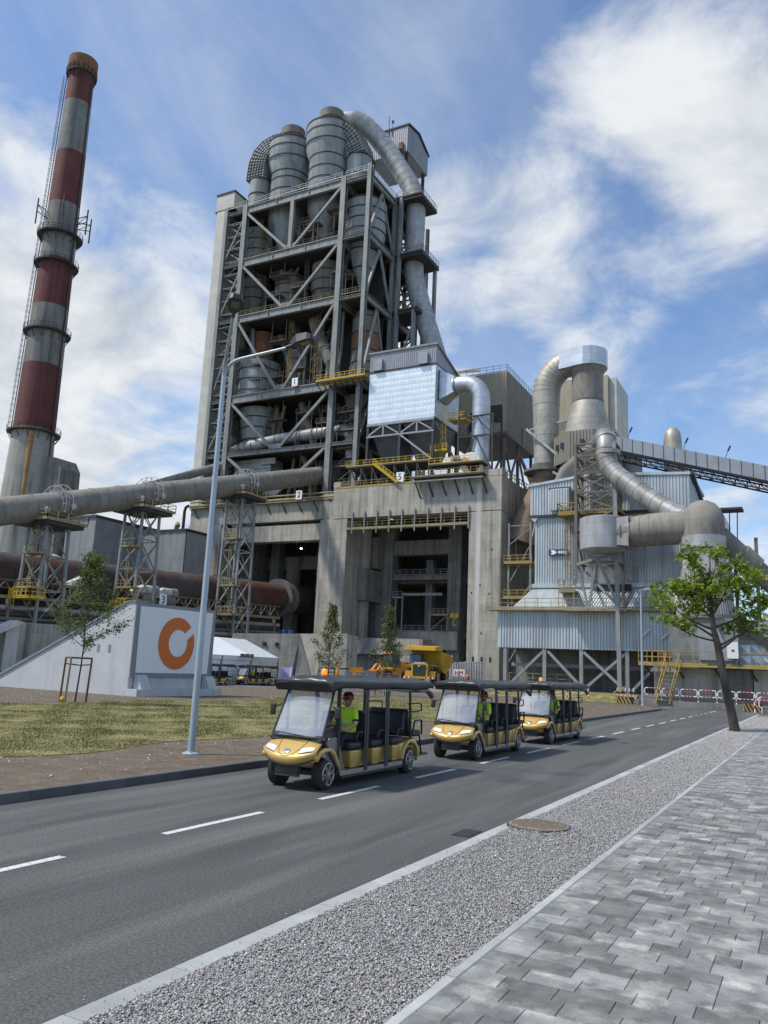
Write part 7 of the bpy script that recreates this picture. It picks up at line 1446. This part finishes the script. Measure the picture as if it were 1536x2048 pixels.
# maple on the gravel strip
mt = thing('maple_tree', 'young leafy maple with a leaning trunk on the gravel strip at the right', 'tree', (-3.67,43.5,0))
mb = MB(); tr = [V(-3.62,43.5,-.05),V(-3.72,43.5,.7),V(-3.92,43.45,1.9),V(-4.12,43.4,3.1),V(-4.27,43.4,4.2),V(-4.42,43.4,4.9),V(-4.50,43.4,5.9),V(-4.52,43.4,7.0),V(-4.50,43.4,8.0),V(-4.48,43.4,8.6)]
mb.sweep([p+V(random.uniform(-.012,.012),random.uniform(-.012,.012),0) for p in tr], [.25,.215,.20,.185,.17,.135,.10,.07,.04,.015], 16)
mb.build('trunk', 'bark', mt, True)
random.seed(21); tips = []; br = MB()
for i, (dx, dy, dz, ln, r) in enumerate(((1,-.2,.55,2.6,.07),(.9,.5,.5,2.3,.07),(-1,.1,.06,2.6,.055),(-.8,-.4,.55,2.6,.07),(-.9,.3,.35,2.5,.07),(1,.2,.35,2.5,.07),(-.7,.2,.8,2.2,.06),(.5,-.5,.8,2.2,.06),(-.3,.6,.8,1.8,.05),(.75,.1,.7,2.0,.05),(-.9,-.2,.5,2.0,.05),(.3,.3,1,1.5,.04),(-.4,-.2,1,1.5,.04),(.95,-.1,.6,1.9,.04))):
    b0 = [V(-4.22,43.4,3.9),V(-4.25,43.4,4.1),V(-4.27,43.4,4.35),V(-4.33,43.4,4.5),V(-4.36,43.4,4.9),V(-4.42,43.4,5.0),V(-4.45,43.4,5.4),V(-4.46,43.4,5.6),V(-4.48,43.4,5.9),V(-4.50,43.4,6.3),V(-4.50,43.4,6.4),V(-4.5,43.4,7.0),V(-4.5,43.4,7.1),V(-4.5,43.4,6.0)][i]
    limb(br, b0, V(dx,dy,dz), ln, r, 2, tips, .28, 3, .10)
br.build('branches', 'bark', mt, True)
P_ = []
for p, d, dep in tips:
    if dep == 2 and random.random() < .75: continue
    for k in range(random.choice((6,10,14)) if dep < 2 else 4): P_.append((p.x+random.gauss(0,.15), p.y+random.gauss(0,.15), p.z+random.gauss(-.08,.13)))
P_ = np.array(P_); leaves('crown', P_, None, .24, 'leaf_maple', mt, 'maple', .35)
# staked saplings
def sapling(x, y, h, crown0, wid, label, seed, nleaf, lsize, posts=True):
    random.seed(seed); t = thing('sapling', label, 'tree', (x,y,.1), 'staked saplings on the lawn')
    mb = MB(); pts = [V(x,y,.1)]
    for i in range(1,9): f = i/8; pts.append(V(x+.25*f+random.uniform(-.05,.05)*f, y+random.uniform(-.06,.06), .1+h*f))
    mb.sweep(pts, [.045*(1-.85*i/8) for i in range(9)], 8, False).build('trunk', 'bark', t, True)
    br = MB(); tips = []; k = 26
    for i in range(k):
        f = crown0+(1-crown0)*(i/k)**.95; p = pts[int(f*8)].lerp(pts[min(8,int(f*8)+1)], f*8-int(f*8)); a = i*2.4+random.uniform(-.4,.4)
        g = (f-crown0)/(1-crown0); ln = wid*(.75+.5*math.sin(math.pi*min(1,g*1.15+.12)))*(1-.72*g)
        limb(br, p, V(math.cos(a), math.sin(a), .45+.5*g), ln, .016*(1-.6*g)+.004, 1, tips, .3, 3, .08, .003, 4)
    br.build('branches', 'bark', t, True)
    P_ = []
    per = max(1, round(nleaf/len(tips)))
    for p, d, dep in tips:
        for _ in range(per): P_.append((p.x+random.gauss(0,.13), p.y+random.gauss(0,.13), p.z+random.gauss(-.03,.12)))
    leaves('crown', np.array(P_), None, lsize, 'leaf_linden', t, 'oval', .2)
    if posts:
        st = thing('tree_stake_frame', 'three-post timber stake frame round the '+label.split(',')[0].split(' sapling')[0]+' sapling', 'stakes', (x,y,.1), 'timber stake frames of the saplings')
        cs = [(x-.85,y-.35),(x+.12,y+.0),(x+.55,y+.45)]; cs = [(x-.72,y-.22),(x-.05,y-.5),(x+.42,y+.28)]
        for k2, (a, b) in enumerate(cs): MB().tube((a-.04,b,.05), (a+.06,b,2.15), .05, .045, n=10).build('post', 'wood' if k2 == 1 else 'wood_dark', st, True)
        q = MB()
        for (a, b), (c, d) in zip(cs, cs[1:]+cs[:1]): q.beam((a+.06,b,2.13), (c+.06,d,2.13), .05, .08)
        q.build('top_rail', 'wood_dark', st); q = MB()
        for (a, b) in cs: q.beam((a+.05,b,1.85), (x+.05,y,1.8), .012, .05)
        q.build('strap', 'black_paint_and_holes', st)
sapling(-30.0, 26.5, 6.7, .32, 1.55, 'leafy left sapling in front of the grey sign wedge', 5, 6500, .095)
sapling(-33.4, 53.6, 6.8, .26, 1.15, 'slender middle sapling beyond the lawn behind the nearest cart roof', 9, 3600, .125)
sapling(-31.3, 59.2, 7.2, .26, 1.15, 'slender right sapling beyond the lawn in front of the wheel loader', 14, 3600, .125)
by = thing('yellow_ball', 'small yellow ball lying in the grass by the sapling stakes', 'ball', (-30.3,26.1,.2)); MB().lathe((-30.25,26.0,.27), [(.01,-.13),(.09,-.095),(.13,0),(.09,.095),(.01,.13)], 16).build('shell', 'yellow_bright', by, True)
fl_ = thing('fallen_leaf', 'fallen green maple leaf lying on the asphalt', 'leaf', (-6.3,30.5,.01)); lv = maple_leaf(.34); MB().add([(-6.3+a,30.6+b,.03+.07*abs(a)/.2*0+.05*(abs(a)+abs(b))) for a, b in lv], [tuple(range(len(lv)))]).build('blade', 'leaf_maple', fl_)
# sparse taller grass tufts by the lamp base
# ---------------------------------------------------------------- barriers at the road end
def striped_post(parent, x, y, z, h, r=.045):
    for k in range(5): MB().tube((x,y,z+h*k/5), (x,y,z+h*(k+1)/5), r, n=10).build('post_band', 'white_paint' if k % 2 == 0 else 'red_paint', parent, 50)
PXS = [-34.0,-31.6,-29.2,-26.8,-24.4,-22.0,-19.9]
for i, x in enumerate(PXS):
    t = thing('chain_post', 'red and white chain post, '+['first','second','third','fourth','fifth','sixth','seventh'][i]+' from the left along the verge', 'post', (x,80.6,0), 'red and white posts hung with chain'); striped_post(t, x, 80.6, 0, 1.25, .06); MB().lathe((x,80.6,1.25), [(.06,0),(.05,.05),(.01,.07)], 10).build('cap', 'white_paint', t)
for i, (a, b) in enumerate(zip(PXS, PXS[1:])):
    o_ = MB().sweep([(a+(b-a)*f,80.6,1.0-.28*4*f*(1-f)) for f in [k/8 for k in range(9)]], .022, 6).build('barrier_chain', 'white_paint', None, True); tag(o_, 'white sagging chain between the '+['first and second','second and third','third and fourth','fourth and fifth','fifth and sixth','sixth and seventh'][i]+' red and white posts', 'chain', 'chains between the posts')
def hoop(t, x0, x1, y, z0, h, r=.045):
    c = .16; pts = [(x0,z0+c),(x0,z0+h-c)]+[(x0+c-c*math.cos(a),z0+h-c+c*math.sin(a)) for a in (.5,1.1)]+[(x0+c,z0+h),(x1-c,z0+h)]+[(x1-c+c*math.sin(a),z0+h-c+c*math.cos(a)) for a in (.5,1.1)]+[(x1,z0+h-c),(x1,z0+c)]+[(x1-c+c*math.cos(a),z0+c-c*math.sin(a)) for a in (.5,1.1)]+[(x1-c,z0),(x0+c,z0)]+[(x0+c-c*math.sin(a),z0+c-c*math.cos(a)) for a in (.5,1.1)]+[(x0,z0+c)]
    MB().sweep([(p,y,q) for p, q in pts], r, 8, False).build('hoop', 'white_paint', t, True); q = MB()
    for f in (.3,.5,.7):
        for zz in (z0,z0+h): q.tube((x0+(x1-x0)*f-.11,y,zz), (x0+(x1-x0)*f+.11,y,zz), r+.004, n=8)
    q.build('red_band', 'red_paint', t, True)
for i in range(8):
    x0 = -14.6+i*1.62; t = thing('hoop_barrier', 'white hoop barrier with red bands, '+['first','second','third','fourth','fifth','sixth','seventh','eighth'][i]+' from the left on the low wall', 'barrier', (x0,80.6,.5), 'white and red hoop barriers on the low wall')
    hoop(t, x0+.08, x0+1.54, 80.6, 1.0, .62); striped_post(t, x0, 80.6, .5, .9, .05)
    MB().beam((x0+.1,80.6,1.3), (x0+1.5,80.6,1.3), .03).build('mid_bar', 'dark_steel', t)
gt = thing('gate_barrier', 'white and yellow barrier gate angled beside the lamp foot', 'barrier', (-16.2,80,0))
for k in range(5): striped_post(gt, -17.0+k*.42, 80.2-.2*k, 0, 1.5, .05)
q = MB(); q.beam((-17.4,80.3,1.0), (-16.2,79.8,1.6), .09); q.beam((-17.4,80.3,.9), (-16.0,79.7,.6), .09); q.build('gate_bar', 'yellow_rail', gt)
def block(x, y, label):
    t = thing('striped_block', label, 'block', (x,y,0), 'black and yellow striped concrete blocks'); MB().box(x-.75,x+.75,y,y+.5,0,.72).build('body', 'black_paint_and_holes', t)
    for k in range(5):
        x0 = x-.75+k*.32; poly = [(max(x-.75,min(x+.75,a)), b) for a, b in ((x0,.02),(x0+.15,.02),(x0-.2,.7),(x0-.35,.7))]
        if poly[0][0] != poly[1][0]: MB().prism(poly, 'y', y-.012, y-.002).build('stripe', 'yellow_rail', t)
block(-15.9, 78.0, 'black and yellow striped concrete block behind the distant lamp foot'); block(-5.0, 77.6, 'black and yellow striped concrete block right of the maple trunk')
bg_ = thing('white_gate_frame', 'small white tubular gate frame with a red band right of the maple', 'gate', (-4.4,76.6,0)); hoop(bg_, -4.4, -3.2, 76.4, .45, .85, .05); striped_post(bg_, -4.75, 76.4, 0, 1.5, .06); MB().beam((-4.2,76.4,0), (-4.2,76.4,.5), .07).build('leg', 'white_paint', bg_)
bpy.context.view_layer.update()
